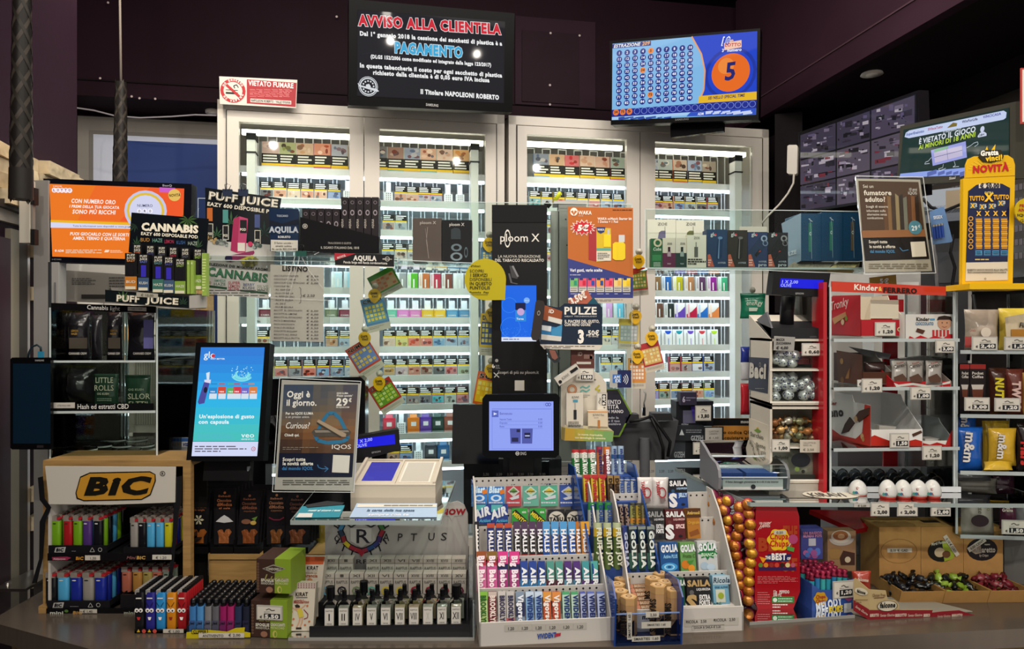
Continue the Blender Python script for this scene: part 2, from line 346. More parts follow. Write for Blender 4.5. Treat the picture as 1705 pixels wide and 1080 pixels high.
def pack(code):
 if code in PK:return PK[code]
 k,a,b=(code.split(':')+['',''])[:3];p=Lo((0,0,0));m=M();w,h=PW,PH
 if k=='t':w,h=.066,.118
 if k=='s':w=.043
 W,H=w*1000,h*1000;X=W/2
 bx=lambda x0,y0,x1,y1,c,q=.0:m.r(p,x0-X,-H+y0,x1-X,-H+y1,c,'satin',.0005+q)
 D=.022
 if k in 'wt':
  m.box(-w/2,0,0,w/2,D,h,mix(b,'ffffff',.25),'satin')
  y=[0,.38,.74,.82]if k=='t' else[.44,.0,.34,.44]
  i0,b0=(0,.40)if k=='t' else(.44,0)
  bx(1,H*i0,W-1,H*(i0+.4),mix(a,'e8e4e0',.35))
  for j in range(5):m.di(p,R.uniform(-.3,.3)*W,-H+H*(i0+R.uniform(.08,.32)),W*R.uniform(.08,.2),mix(a,R.choice(('301a14','f2e2d4',a,'7a2a20','4a5a70')),R.uniform(.3,.8)),'satin',.0007+j*.00008,W*R.uniform(.08,.16),9)
  bx(0,H*b0,W,H*(b0+.33),'15130f')
  for j in range(3):bx(W*.08,H*(b0+.05+j*.095),W*R.uniform(.6,.95),H*(b0+.10+j*.095),'efece4',.0002)
  yb=.73 if k=='t' else .33;bx(0,H*yb,W,H*(yb+.07),'f2c81e',.0002)
  bx(W*.15,H*.87,W*.85,H*.95,mix(b,'202020' if b>'9' else 'ffffff',.75),.0003)
 elif k=='s':
  m.box(-w/2,0,0,w/2,D,h,'e6e6e4');bx(W*.34,3,W,H,a);bx(3,6,10,H*.7,mix(a,'ffffff',.6));bx(W*.55,H*.35,W*.68,H*.8,'f2f0ee',.0002)
 elif k=='c':
  m.box(-w/2,0,0,w/2,D,h*.62,a);bx(W*.12,H*.52,W*.88,H*.9,mix(a,'ffffff',.2));m.t(p,b,-X*.7,-H*.22,X*.7,5,'f4f0ea');bx(0,H*.38,W,H*.46,'f3f3f3')
  m.box(-w*.25,.01,h*.62,w*.25,.016,h*1.05,'f0f2f4','gloss')
 elif k=='d':
  m.box(-w*.36,0,0,w*.36,D,h*.66,'eceff0');m.box(-w*.2,.008,h*.66,w*.2,.014,h*1.2,'f4f6f6','gloss')
  for i in range(3):
   for j in range(5):bx(X-10+i*8,H*.4+j*8,X-7+i*8,H*.4+j*8+3.5,'303438')
 elif k=='o':
  m.box(-w/2,0,0,w/2,D,h,'eef0f0');m.di(p,W*.12,-H*.93,W*.3,a,'satin',.0007,W*.3,14,180,360);bx(W*.2,14,W*.36,H*.85,'b9bcc0');bx(W*.6,H*.5,W*.7,H*.85,mix(a,'ffffff',.5))
 elif k=='v':
  m.box(-w/2,0,0,w/2,D,h,'ebe9e6');m.g(p,[(-X,-2),(-X,-H*.35),(0,-H*.5),(X,-H*.8),(X,-2)],a);bx(W*.12,6,W*.3,H*.8,mix(a,'ffffff',.7),.0002)
 elif k=='r':
  m.box(-w/2,0,0,w/2,D,h*.92,a);bx(W*.08,H*.2,W*.92,H*.66,mix(a,'ffffff',.12));bx(W*.3,H*.3,W*.72,H*.52,'f2f0ee',.0002);bx(0,H*.8,W,H,mix(a,'ffffff',.5));m.box(-w*.3,.01,h*.9,w*.3,.016,h*1.1,mix(a,'ffffff',.3),'gloss')
 me=obj('tobacco_pack',m,None,(0,0,0)).data;bpy.data.objects.remove(bpy.data.objects['tobacco_pack']if 'tobacco_pack' in bpy.data.objects else None)if False else None
 PK[code]=me;return me
CN={'c':'carton','d':'perforated white dispenser','o':'colour-disc pack','s':'slim stick pack','v':'wave-print pack','w':'warning pack','t':'tall warning pack','r':'carton'}
def hue(c):
 import colorsys
 r,g,b=(int(c[i:i+2],16)/255 for i in(0,2,4));h,s,v=colorsys.rgb_to_hsv(r,g,b);h*=360
 if v<.25:return 'black'
 if s<.14:return 'white' if v>.85 else 'grey'
 for lim,n in((14,'red'),(40,'brown' if v<.6 else 'orange'),(68,'olive' if v<.6 else 'yellow'),(160,'green'),(190,'teal'),(212,'light blue' if v>.6 else 'blue'),(258,'blue'),(290,'purple'),(342,'pink' if v>.6 else 'plum')):
  if h<lim:return n
 return 'red'
SK='c79a7a'
BAYS={'A':'under the no smoking sign','B':'behind the twin heater boxes','C':'behind the orange poster','D':'above white pod boxes'}
ROWS=[('A',0,449,29,['t:b98b80:c9c9cf','t:8f9a52:e3a9bd','t:c89a72:b9bcc4','t:c8603a:b02a4c','t:8a8fa6:e0a020']),('A',1,443,22.6,['w:303034:f0f0f0','w:b9734f:e8e4e2','w:c9a88c:e6e6e2','w:b8694a:e8e4e2','w:c88a6a:ece6e2','w:6a86b8:2e4c9e','d']),('A',4,560,21,['s:cfe6ea','s:a9d8e6']),('A',5,441,110,['c:6e2230:CAMEL','c:6f7a5a:CAMEL']),('A',5,574,22,['c:7c2436:CAMEL']),('A',6,437,22,['w:a88f70:e0d8c8']),('A',6,552,23,['w:b9825a:3f6fb8','w:9fb6c8:8fb6dc']),('A',7,444,23.4,['w:b9a23a:e2d8b0','w:b85a52:eae2de','w:707078:c8303c','w:c8402c:f0e8e4','w:5a8ac0:d03038','w:7888a0:3a62b4','w:a8b0c0:dfe6ee']),('B',0,631,29,['t:2a2c34:c8c8cc']),('B',0,659,27.4,['t:6a3a2a:5fb0b8','t:5a6a8c:c8a878','t:c08060:62b8b8','t:caa088:d8d0c4','t:d08a3a:d8a02c']),('B',1,647,20,['d','w:b87858:e0e0de','w:c08a6c:d8dce0','w:9a9aa4:d03a44','w:8a96a8:c8343e','d','d']),('B',2,647,20.5,['w:a07a6c:dfe4ea','w:8c98a0:d8e0e4']),('B',3,646,21.5,['w:7a8aa0:a8c4dc','w:b0988a:d8d8d8','w:8a8a94:e0e0e0']),('B',4,668,19.2,['s:9a9a9a','s:58b02c','s:c06a38','s:b8304a','s:7c463c','s:d4d6d6','s:d8b0b8']),('B',5,651,20.5,['c:58b89a:CAMEL','c:d870c0:CAMEL','c:d870b8:CAMEL','c:e8b818:CAMEL','c:eab818:CAMEL','c:4a92c4:CAMEL','c:4a8cc0:CAMEL']),('B',6,648,20.8,['w:c8a288:ece4d4','w:c8b850:f0dc50','w:c84a34:e8c078','w:c04438:e8c880','w:4a86b8:e0e8ee','w:7a98b8:cfdcea','w:88a0b8:9cbcdc']),('B',7,648,20.8,['w:b88848:3a78c0','w:b09098:e8e8ec','w:a8503c:e8c08c','w:6a4030:f0f0f0','w:22262a:ececec','w:b85050:d8dce4','w:8aa07a:eadcd4']),('B',8,667,20.8,['w:8098a8:3a5a90','w:5a5a60:e08a2c','w:3a3c44:d0d4d8','w:28a0b0:d03a44','w:98a8a0:e0e0e0','w:b86060:c84048']),('B',9,648,20.4,['r:d2384a','d','r:e07a20','r:5c3a9c','r:1f3a30','r:8a4a38']),('B',10,655,21,['w:8a5a40:c8782c','w:5a7ab0:3a74c0','d','r:3a3c42','r:2a5a88']),('C',0,903,25.6,['t:5a6a88:6f98d0','t:c89060:e0c850','t:c83038:e8e8e4','t:c8987c:c0a070','t:c89078:dfe2e6','t:8aa090:c83a68']),('C',1,892,20,['w:5a9aa0:c8d0d0','w:a0a0a8:e0c030','w:c83030:e0b828','w:7a8aa0:dfe0e4','w:b0a090:e0e0e0','w:b85a5a:e8d8d8','w:7a8eb0:d0dae8','w:8098c0:c0d0e8']),('C',2,914,20,['w:6a7a90:e0e0e0']),('C',3,914,20,['w:b8909a:d0b0d8']),('C',5,1013,19,['s:d8a0d8','s:6cc4e0']),('C',6,1011,19,['w:c8b8a0:e8e4da','w:b8b0b0:e6e2e0']),('C',7,1011,19,['w:9aa8b8:d8e4ee','w:98b0c0:d0e4ea']),('D',0,1096,27,['t:7a86a0:d8d8dc']),('D',0,1110,24.6,['t:8a9a98:c8c8cc','t:b09078:e0602c','t:7a90b8:88a8d8','t:7a6a5a:c8b070']),('D',1,1096,18.6,['w:b87a7a:d03048','w:c89070:c86078','w:4a78b0:e8a070','w:90a0a8:e0dcc8','w:3a3030:e0d8c0','w:7a8a94:c83848']),('D',4,1094,18.7,['s:8a6a48','s:2a62a8','s:b8b020','s:b07a50','s:5c3a5c','s:8a2088','s:40a878']),('D',5,1098,18.6,['s:6a4a3a','s:2c3432','v:6a4ab8','v:c02048','v:2a70c8','v:e88a4a']),('D',6,1093,19.3,['o:c0c8d0','o:2050c0','o:2090a0','o:6a48b8','o:d04048','o:a8d020']),('D',7,1089,18.8,['d','d','w:a87068:b83040','w:8a7a7a:c02838','w:d8dce0:2850b0','w:8090a8:3a58b8']),('D',8,1090,18.8,['w:7a6ab0:3a78c0','w:5a7a68:d06020','w:506a90:e0e0e4','w:3a3c42:d03a3a','w:b86a48:dfe4ea','w:7a9ac8:88c040'])]
PS=CB.off(-.15)
for bay,r,x0,pit,codes in ROWS:
 for i,cd in enumerate(codes):
  a=PS.loc(x0+i*pit,540)[0];h={'d':.0}.get(cd[0],R.uniform(-.006,.004));me=PK.get(cd)
  if me is None:
   o0=None;me=pack(cd)
   o=[q for q in COL.objects if q.data==me][0]
  else:o=bpy.data.objects.new('tobacco_pack',me);COL.objects.link(o)
  o.location=PS.w(a,ROWZ[r]-.001,h-.012);o.rotation_euler=(rad(-3),0,rad(YB)+R.uniform(-.04,.04))
  q=cd.split(':');c=(q[2]if q[0]in 'wt' else q[1])if len(q)>1 else 'f0f0f0'
  nm=CN[q[0]];base=nm if q[0]in 'd' else f'{hue(c)} {nm}'
  k=sum(len(z[4])for z in ROWS[:ROWS.index((bay,r,x0,pit,codes))]if z[0]==bay and z[1]==r)+i
  tag(o,f'{base}, {ORD[k]} from window side, {"top" if r == 0 else ORD[r]} shelf {BAYS[bay]}','cigarette pack',f'packs on the {"top" if r == 0 else ORD[r]} shelf {BAYS[bay]}')
# SCREENS HIGH ON THE BACK WALL
def scr(name,lab,p,outer,inner,th=.04,fr='0c0c0e',draw=None,cat='screen',fin='black'):
 c=[sum(q[i]for q in outer)/4 for i in(0,1)];t=thing(name,lab,cat,p.hit(c[0],max(q[1]for q in outer))-p.n*th/2)
 part(t,'casing',M().slab(p,outer,th,fr,fin))
 m=M().g(p,inner,'000000','screen',.001);m2=M();draw(p,m,m2);part(t,'display',m);
 if m2.v:part(t,'print',m2)
 return t
TV=pl(716,100,2.52,16,-7)
def d_tv1(p,m,q):
 s='screen';m.g(p,[(596,17),(840,37),(838,171),(595,159)],'0b0c13',s,.0012)
 for i in range(26):x,y=R.uniform(600,800),R.uniform(40,150);m.ln(p,[(x,y),(x+R.uniform(5,30),y-R.uniform(1,9))],R.uniform(.4,1.4),R.choice(('14161e','171a22','11131a')),s,.0014)
 for w,c in(('o','f4f4f4'),('x','d01f30')):
  m.t(p,'AVVISO ALLA CLIENTELA',598,42,834,16,c,w,0,s,.0018+(w=='x')*.0006,57)
 m.t(p,'Dal 1° gennaio 2018 la cessione dei sacchetti di plastica è a',599,59,836,6.5,'f0f0f0','x',0,s,.002,76)
 m.t(p,'PAGAMENTO',657,87,771,16,'e8f4f8','o',0,s,.002,96);m.t(p,'PAGAMENTO',657,87,771,16,'3aa8d8','x',0,s,.0026,96)
 m.t(p,'(DLGS 152/2006 come modificato ed integrato dalla legge 123/2017)',617,97,818,5.5,'f0f0f0','x',0,s,.002,111)
 m.t(p,'In questa tabaccheria il costo per ogni sacchetto di plastica',599,112,836,6.5,'f0f0f0','x',0,s,.002,129)
 m.t(p,'richiesto dalla clientela è di 0,05 euro IVA inclusa',621,124,815,6.5,'f0f0f0','x',0,s,.002,137)
 m.t(p,'Il Titolare NAPOLEONI ROBERTO',700,156,831,7,'f4f4f4','x',0,s,.002,166)
 m.ring(p,613,144,12,14,'d8dce0',s,.002).ring(p,613,144,15,16,'d8dce0',s,.002).di(p,613,144,4.5,'d8dce0',s,.002,n=5)
 for i in range(12):m.di(p,613+9*math.cos(i*.52),144+9*math.sin(i*.52),1.6,'d8dce0',s,.002,n=5)
 m.g(p,[(595,138),(600,142),(627,148),(631,152),(628,153),(598,144)],'d8dce0',s,.0022)
 q.t(p,'SAMSUNG',709,176,730,4,'9a9a9a','b',y1=178)
scr('wall_television','black television hung above the cabinet with a customer notice',TV,[(581,-2),(857,22),(853,187),(580,175)],[(595,16),(841,36),(839,172),(594,160)],.06,'040405',d_tv1)
solo(M().bx(TV,690,40,740,90,.06,'101010','satin',-.062).bx(TV,700,55,730,85,.55,'141214','satin',-.12),'screen_bracket','dark bracket behind the black notice television','bracket')
T2=pl(1140,130,2.6,-27,-4)
def d_tv2(p,m,q):
 s='screen';m.g(p,[(1020,73),(1261,52),(1259,191),(1019,200)],'7fb8e6',s,.0012)
 L=lambda x:73-(x-1020)*21/241
 m.g(p,[(1152,61),(1261,52),(1260,170),(1163,175),(1172,150),(1175,128),(1170,95)],'0b3fc8',s,.0016)
 m.ring(p,1216,122,37,42,'0a2fa0',s,.0018);m.ln(p,[(1152,61),(1168,90),(1174,118),(1172,150),(1163,172)],2.4,'e8a060',s,.002)
 m.g(p,[(1020,74),(1084,68),(1084,76),(1020,81)],'10207c',s,.0018);m.t(p,'ESTRAZIONE',1022,80,1066,5,'f4f4f4','b',.2,s,.0024,76);m.t(p,'209',1069,76,1082,5.5,'f0b070','b',.2,s,.0024,74.5)
 for r in range(9):
  for c in range(10):
   n=r*10+c+1;x=1031.5+c*13.1-r*.12;y=88.8+r*10.45-c*1.05;hot=n in(5,34,75)
   m.di(p,x,y,4.9,'f08a40' if hot else '0c1f80',s,.002,n=12);w=1.6 if n<10 else 3.2;m.t(p,str(n),x-w,y+2,x+w,4,'38200c' if hot else 'f0f4ff','b',0,s,.0026,y+2-.25)
 m.g(p,[(1019,183),(1163,172.5),(1260,166),(1259.5,180),(1019,195)],'10248c',s,.002)
 m.g(p,[(1164,160),(1260,152.5),(1260,166),(1163,172)],'e8b81e',s,.0022);m.t(p,'SEI NELLO SPECIAL TIME',1179,166,1240,4.6,'14205c','b',.15,s,.0028,161)
 for i in range(20):
  x=1026+i*12;y=187.2-i*.73
  if i<3:m.di(p,x-i*.8,y,5.2,'e87a3a',s,.0026,n=12);m.t(p,('34','75','5')[i],x-i*.8-3,y+2,x-i*.8+3,4,'301808','b',0,s,.003)
  else:m.ring(p,x-1,y,4.6,5.2,'90a8f0',s,.0026,14)
 m.g(p,[(1019,195),(1150,187),(1143,192),(1019,200)],'a8cdf0',s,.0022);m.g(p,[(1150,187),(1259,180),(1259,191),(1143,194)],'2a50c0',s,.0022);m.t(p,'ADM',1162,192,1172,4,'f0f4ff','b',0,s,.0028,191.4)
 m.fine(p,1175,185,1255,190,2,'c8d4f4',s,.0028);m.fine(p,1030,195,1140,198.5,2,'2848a0',s,.0028)
 m.di(p,1216.5,121,31,'e86a10',s,.0024,n=32).di(p,1209,110,13,'f08a34',s,.0026);m.t(p,'5',1206,134,1226,27,'14186a','b',.12,s,.003)
 m.t(p,'10',1199,76,1215,13,'f4f6ff','x',.2,s,.003,75);m.t(p,'10',1200,76,1214,12,'1c3cb8','r',.2,s,.0034,75);m.t(p,'e',1216,71,1222,6,'f4c0a0','b',0,s,.0034);m.bx(p,1206,72,1235,79,.0005,'f4c8b0',s,.0032);m.t(p,'LOTTO',1207,78,1234,5,'c03030','b',0,s,.0036,77)
 m.t(p,'3° numero',1202,87,1235,5,'f4f6ff','b',0,s,.003,85);q.t(p,'SAMSUNG',1124,201,1147,3,'5a5a5a','b',y1=199.5)
scr('wall_television','black television above the second cabinet with the lottery numbers draw',T2,[(1015,68),(1266,47),(1263,199),(1017,208)],[(1020,73),(1261,52),(1259,191),(1019,200)],.05,'040405',d_tv2)
solo(M().bx(T2,1110,190,1200,214,.03,'0e0e10','gloss',-.052).bx(T2,1120,110,1170,160,.5,'120f12','satin',-.055),'screen_bracket','dark stand and arm behind the lottery television','bracket')
NS=pl(430,152,2.6,YB).off(.012)
m=M().slab(NS,[(365,127),(495,133),(493,180),(366,173)],.003,'c9c4bd','gloss')
S2=solo(m,'no_smoking_sign','red and white no smoking sign standing on the cabinet top edge','sign')
m=M().ring(NS,388,151,15,20,'a82a30').bx(NS,376,149,396,151,.0003,'1c1c1c','satin',.001).bx(NS,376,153,396,157,.0003,'1c1c1c','satin',.001).ln(NS,[(377,141),(399,161)],4,'a82a30',h=.0014)
m.ln(NS,[(391,147),(389,143),(394,141),(397,146)],1.4,'1c1c1c')
for tx,y in(('NO SMOKING',0),('NO VAPING',1)):
 for i,ch in enumerate(tx):
  a=rad(205-i*25)if y==0 else rad(215+i*15);x,yy=388+17.5*math.cos(a),151-17.5*math.sin(a);d=a-math.pi/2 if y==0 else a+math.pi/2
  if y==0:a=rad(150-i*13.3);x,yy=388+16*math.cos(a),151-16*math.sin(a);d=a-math.pi/2
  else:x,yy=388+19*math.cos(a),151-19*math.sin(a)
  m.t(NS,ch,x-1.6*math.cos(d),yy+1.6*math.sin(d),x+1.6*math.cos(d),3.4,'f0e8e4','b',y1=yy-1.6*math.sin(d),h=.0016)
m.g(NS,[(411,132),(494,138),(492,178),(411,172)],'9c2a32');m.t(NS,'VIETATO FUMARE',414,142,489,8,'ece4e0','b',h=.0014,y1=147)
m.fine(NS,416,148,486,162,6,'d89a98');m.g(NS,[(417,164),(485,168),(485,174),(417,170)],'d8d0c8',h=.001);m.t(NS,'NAPOLEONI ROBERTO - VALLE VIVIANA',418,169,484,4,'241c1c','b',h=.0016,y1=173)
part(S2,'print',m)
def lamp(name,lab,x0,x1,yt,yb,d,cord):
 r0=(x1-x0)/2/F*d;a=P((x0+x1)/2,yb,d);b=P((x0+x1)/2+2,yt,d);t=thing(name,lab,'lamp',a,'wicker tube lamps')
 part(t,'shade',M().cyl(a,b,r0,r0*.74,'191614','satin',20,False).cyl(a+V((0,0,.004)),a+V((0,0,.006)),r0*.9,r0*.9,'e8d8b8','lamp' if cord==0 else 'matte',20))
 m=M();H=(b-a).length
 for sg in(1,-1):
  for ph in range(4):
   pts=[]
   for i in range(90):
    f=i/89;an=sg*(f*H/r0*.62)+ph*1.57;rr=(r0*(1-.26*f))*(1.02 if sg>0 else 1.05);q=a+(b-a)*f+V((0,0,0));pts.append(q+V((math.cos(an)*rr,math.sin(an)*rr,0)))
   vs=[]
   for q in pts:vs+=[q-V((0,0,r0*.34)),q+V((0,0,r0*.34))]
   m.add(vs,[(2*i,2*i+2,2*i+3,2*i+1)for i in range(len(pts)-1)],'3a342e' if sg>0 else '2a2622','satin',True)
 part(t,'woven_band',m,stuff=True);part(t,'collar',M().cyl(a+V((0,0,0)),a+(b-a)*.13,r0*1.06,r0*1.03,'221f1d','satin',20))
 if cord:part(t,'cord',M().tube([b,b+V((-.004,0,.3)),V((b.x-.003,b.y,3.05))],.004,'8a8078'))
 else:part(t,'cord',M().tube([b,V((b.x,b.y,3.05))],.004,'3a3430'))
lamp('pendant_lamp','tall black wicker tube lamp hanging by the stone wall',18,52,-60,332,1.4,0)
lamp('pendant_lamp','black wicker tube lamp hanging on a grey cord before the blue window',188,211,137,330,2.35,1)
# BEHIND THE COUNTER, WINDOW SIDE
def edge(m,p,pts,w=1.2,c='b9c4c4',h=.001):return m.ln(p,pts,w,c,'gloss',h)
def sheet(name,lab,p,pts,th=.005,cat='acrylic sheet',edges=True):
 t=thing(name,lab,cat,p.hit(*pts[-1]));part(t,'pane',M().slab(p,pts,th,'f2f8f6','glass'))
 if edges:part(t,'edge',edge(M(),p,pts+[pts[0]]))
 return t
BW=pl(200,560,2.55,4)
m=M().bx(BW,88,432,338,1000,.05,'a8a49c','matte');wb2=struct('wall_side',m)
for r in range(15):
 y=440+r*24;x=88-(r%2)*22
 while x<336:
  x1=min(x+44,337)
  if x1-max(x,89)>4:part(wb2,'brick',M().bx(BW,max(x,89),y,x1-1.5,y+21,.012,R.choice(('c9c6bf','bdbab2','d3d0c8')),'stone',.012+R.uniform(-.003,.003)))
  x+=44
m=M().bx(pl(335,600,2.3),326,440,345,900,.05,'b98f52','wood');solo(m,'wooden_post','pale wooden post beside the window side cabinet','post')
LP=P(203,640,2.3);t=thing('table_lamp','small table lamp with warm orange shade behind the pouch display','lamp',LP+V((0,0,-.24)))  # solid lamp standing in for a warm reflection in the case front
part(t,'base',M().lathe(LP+V((0,0,-.24)),[(.035,0),(.03,.012),(.008,.03),(.008,.3)],'5a4630'));part(t,'lamp_shade',M().lathe(LP+V((0,0,.145)),[(.036,0),(.022,.05),(.02,.05),(.034,0)],'f2a94a','lamp'))
part(t,'bulb',M().ball(LP+V((0,0,.15)),.012,'ffd9a0','lamp'))
PB=pl(230,700,2.1);t=thing('desktop_computer','white rounded computer back standing behind the pouch display','computer',PB.hit(230,800))
part(t,'casing',M().slab(PB,[(175,592),(283,586),(290,594),(290,712),(282,720),(180,720),(174,714)],.05,'b9b3a8'));m=M()
for i in range(9):m.bx(PB,226+i*4,600,228+i*4,706,.002,'8e8a82',h=.002)
part(t,'vent',m);part(t,'stand',M().bx(PB,215,715,250,800,.03,'a8a298',h=-.02))
solo(M().tube([PB.hit(*q)+PB.n*.03 for q in((205,712),(190,712),(180,722),(178,738))],.005,'4a4a48'),'cable','grey cable plugged into the white computer back','cable')
p=pl(150,480,1.9,4);m=M().slab(p,[(97,449),(216,457),(216,506),(97,501)],.001,'96938d','matte');m.fine(p,120,462,160,474,4,'5a5855').fine(p,182,460,214,488,6,'5a5855').bx(p,136,490,212,497,.0004,'3a3836',h=.001)
solo(m,'notice_sheet','pale grey printed sheet turned back to front below the orange monitor','paper')
solo(M().slab(p.off(-.03),[(98,438),(230,441),(228,452),(190,456),(98,450)],.002,'eceae4','gloss'),'notice_sheet','white glossy sheet just under the orange monitor','paper')
p=pl(68,640,1.64);t=thing('counter_post','grey aluminium post rising from the counter by the stone wall','post',V((p.hit(68,640).x,1.66,CT)))
part(t,'upright',M().bx(p,56,300,80,990,.04,'8b8986','satin'));part(t,'groove',M().bx(p,80,436,84,990,.03,'35373a').bx(p,84,436,95,990,.03,'9c9a97','satin',-.004).bx(p,90,470,92,990,.002,'6a6a6a','satin',.0))
part(t,'foot',M().fb(Pl((p.hit(50,640).x-.02,1.62,CT)),0,0,-.05,.07,.006,.07,'c2bdb4','metal').cyl(V((p.hit(44,640).x,1.58,CT+.006)),V((p.hit(44,640).x,1.58,CT+.01)),.007,.006,'d8d4cc','metal'))
p=pl(42,350,1.6);t=thing('door_sensor_box','narrow ivory box clipped on the aluminium post by the stone wall','box',p.hit(42,404));part(t,'cover',M().bx(p,32,300,49,404,.02,'b9b3a6').bx(p,33,299,48,301,.018,'d0cabe',h=-.001))
m=M().bx(p,49,312,56,340,.014,'1b1b1d',h=-.003).bx(p,49,381,56,407,.014,'1b1b1d',h=-.003).bx(p,49,340,52,381,.01,'77746e',h=-.004);part(t,'clip',m)
MO=pl(198,370,1.66,5)
def d_or(p,m,q):
 s='screen';m.g(p,[(82.6,306),(307,314),(303,434),(87.5,427)],'f07a1e',s,.0012);m.g(p,[(190,310),(307,314),(304,372),(190,368)],'f25a26',s,.0013);m.g(p,[(160,309),(250,312),(200,368),(130,366)],'f26c22',s,.0014)
 m.g(p,[(85,366),(225,371),(225,376),(85,370)],'f0b81e',s,.0016);m.g(p,[(85,370),(225,375),(225,381),(85,379)],'d9dbf6',s,.0016);m.t(p,'Tutte le informazioni sono disponibili su www.gioco',122,377.5,218,3,'5c4a6a','r',0,s,.002,379)
 m.t(p,'CON NUMERO ORO',119,337.5,193,6.5,'fff4ec','b',.15,s,.002,340);m.t(p,'I PREMI DELLA TUA GIOCATA',116,345.5,199,4.5,'fff4ec','b',.15,s,.002,348);m.t(p,'SONO PIÙ RICCHI',121,355.5,193,6.5,'fff4ec','b',.15,s,.002,357)
 m.t(p,'PUOI GIOCARLO CON LE SORTI',117,391.5,215,5,'fff4ec','b',.15,s,.002,393.5);m.t(p,'AMBO, TERNO E QUATERNA',122,399,209,5,'fff4ec','b',.15,s,.002,400)
 m.di(p,243,351,34,'c8cbe8',s,.0018).di(p,243,351,30,'e4c040',s,.002).di(p,243,351,26,'d6d8f2',s,.0022);m.t(p,'NUMERO',229,344.5,255,4.4,'2a2a5a','r',0,s,.0026);
 for i,ch in enumerate('ORO'):m.di(p,233+i*9,351.5,4,'f6f4ff',s,.0028);m.t(p,ch,231.3+i*9,353.6,234.7+i*9,4,'2a2a5a','b',0,s,.0032)
 m.g(p,[(266,312),(292,313),(292,321),(266,320)],'d060c8',s,.0018);m.di(p,291,325,10,'e8c060',s,.002);m.t(p,'NOVITÀ',282,328,301,4.5,'3a2410','b',.1,s,.0026,327)
 m.t(p,'IL GIOCO DEL',89,311,104,2,'f8e8e0','b',0,s,.002)
 for i,ch in enumerate('LOTTO'):m.di(p,91.2+i*6.4,316.6+i*.15,4.2,'fdf0f4',s,.002,n=12);m.t(p,ch,89.4+i*6.4,318.6,93+i*6.4,4,'8c2a5c','b',0,s,.0026)
 m.t(p,'© ADM',92,419,107,3.4,'fff0e4','b',0,s,.002);m.fine(p,110,415,170,422,3,'f8d8bc',s,.002).fine(p,184,416,206,421,2,'f8d8bc',s,.002);m.g(p,[(174,420),(176,416),(183,416),(181,420)],'fbe0c8',s,.002)
 q.t(p,'HDMI',87,433,103,2.6,'7a7a80','r',h=.002);q.t(p,'BenQ',271,310.5,287,3.4,'9a9aa8','b',h=.002)
scr('lottery_monitor','black monitor with a bright orange lottery notice on the post',MO,[(72,297),(319,306),(316,443),(77.5,436)],[(82,305),(308,313),(304,435),(87,428)],.035,'0b0d16',d_or)
CA=pl(170,770,1.5,3);t=thing('acrylic_display_case','three tier clear acrylic case with black strips standing above the lighter rack','display case',CA.hit(170,775))
D=.33
for nm,y in(('shelf_plate',600),('shelf_plate',685),('base_plate',773)):
 a0,b=CA.loc(86,y);a1,_=CA.loc(259,y);part(t,nm,M().fb(CA,a0,b-.004,-D,a1,b,-.003,'e8eeec' if y<700 else '1a1a1c','glass' if y<700 else 'gloss'))
a0,b0=CA.loc(86,775);a1,b1=CA.loc(259,512)
for nm,m in(('side_panel',M().fb(CA,a0-.004,b0,-D,a0,b1,0,'eef4f2','glass')),('side_panel',M().fb(CA,a1,b0,-D,a1+.004,b1,0,'eef4f2','glass')),('front_panel',M().fb(CA,a0,b0+.02,-.003,a1,CA.loc(86,603)[1],0,'f2f6f4','glass')),('back_panel',M().fb(CA,a0,b0,-D-.004,a1,b1,-D,'eef4f2','glass'))):part(t,nm,m)
m=M()
for a in(a0-.003,a1+.003):
 for h in(.001,-D):m.fb(CA,a-.0015,b0,h-.002,a+.0015,b1,h,'c9d2d0','gloss')
for y in(600,684):m.bx(CA,86,y,259,y+3,.003,'c2cccb','gloss',.002)
part(t,'edge',m);q=CA.off(.004)
s3=part(t,'header_strip',M().slab(q,[(85,504),(259,510),(259,521),(85,516)],.003,'0f0f10','gloss'));part(s3,'print',M().t(q,'Cannabis light',145,514.5,200,7,'d8d6d0','r',y1=517).slab(q,[(213,510.5),(244,511.5),(244,518),(213,517)],.0003,'b5b1a8',h=.0008).t(q,'CBD  1  10,00',220,515.5,238,2.5,'4a4a4a','r',h=.003))
s3=part(t,'middle_strip',M().bx(q,89,672,255,682,.003,'111213','gloss'));part(s3,'print',M().t(q,'Hash ed estratti CBD',129,680.5,215,8,'d8d6d0','r').bx(q,89,670,125,679,.0003,'bdb9b0',h=.001).t(q,'LITTLE ROLLS 10,00',96,676,118,2.5,'4a4a4a','r',h=.002))
s3=part(t,'footer_strip',M().bx(q,81,764,257,776,.003,'0b0b0d','gloss'));part(s3,'print',M().t(q,'www.narniacannabiscrew.com',107,773,231,8,'d8d6d0','r'))
m=M()
for i in range(6):
 for j in range(3):
  if(i+j)%2:m.fb(CA,a0+.02+i*.033,b0+.006,-.17+j*.05,a0+.053+i*.033,b0+.0065,-.12+j*.05,'c9c6c0')
part(t,'chequered_liner',m)
def pouch(name,lab,p,x0,y0,x1,y1,c,th=.035,dr=None,cat='pouch',fin='film'):
 b=M().pillow(p,x0,y0,x1,y1,th,c,fin);t=thing(name,lab,cat,p.hit((x0+x1)/2,y1));part(t,'bag',b);m=M()
 if dr:dr(p.off(th*.5+.001),m);part(t,'print',m)
 return t
pp=CA.off(-.08)
def dp(x0,w):
 return lambda p,m:m.t(p,'CANNABIS CREW',x0,590,x0+w,3.6,'b8b4ac').bx(p,x0,562,x0+w,580,.0003,'4a443c','gloss').t(p,'LEMON',x0+4,552,x0+16,3.4,'b08a3c').t(p,'HAZE',x0+4,557,x0+14,3,'b08a3c')
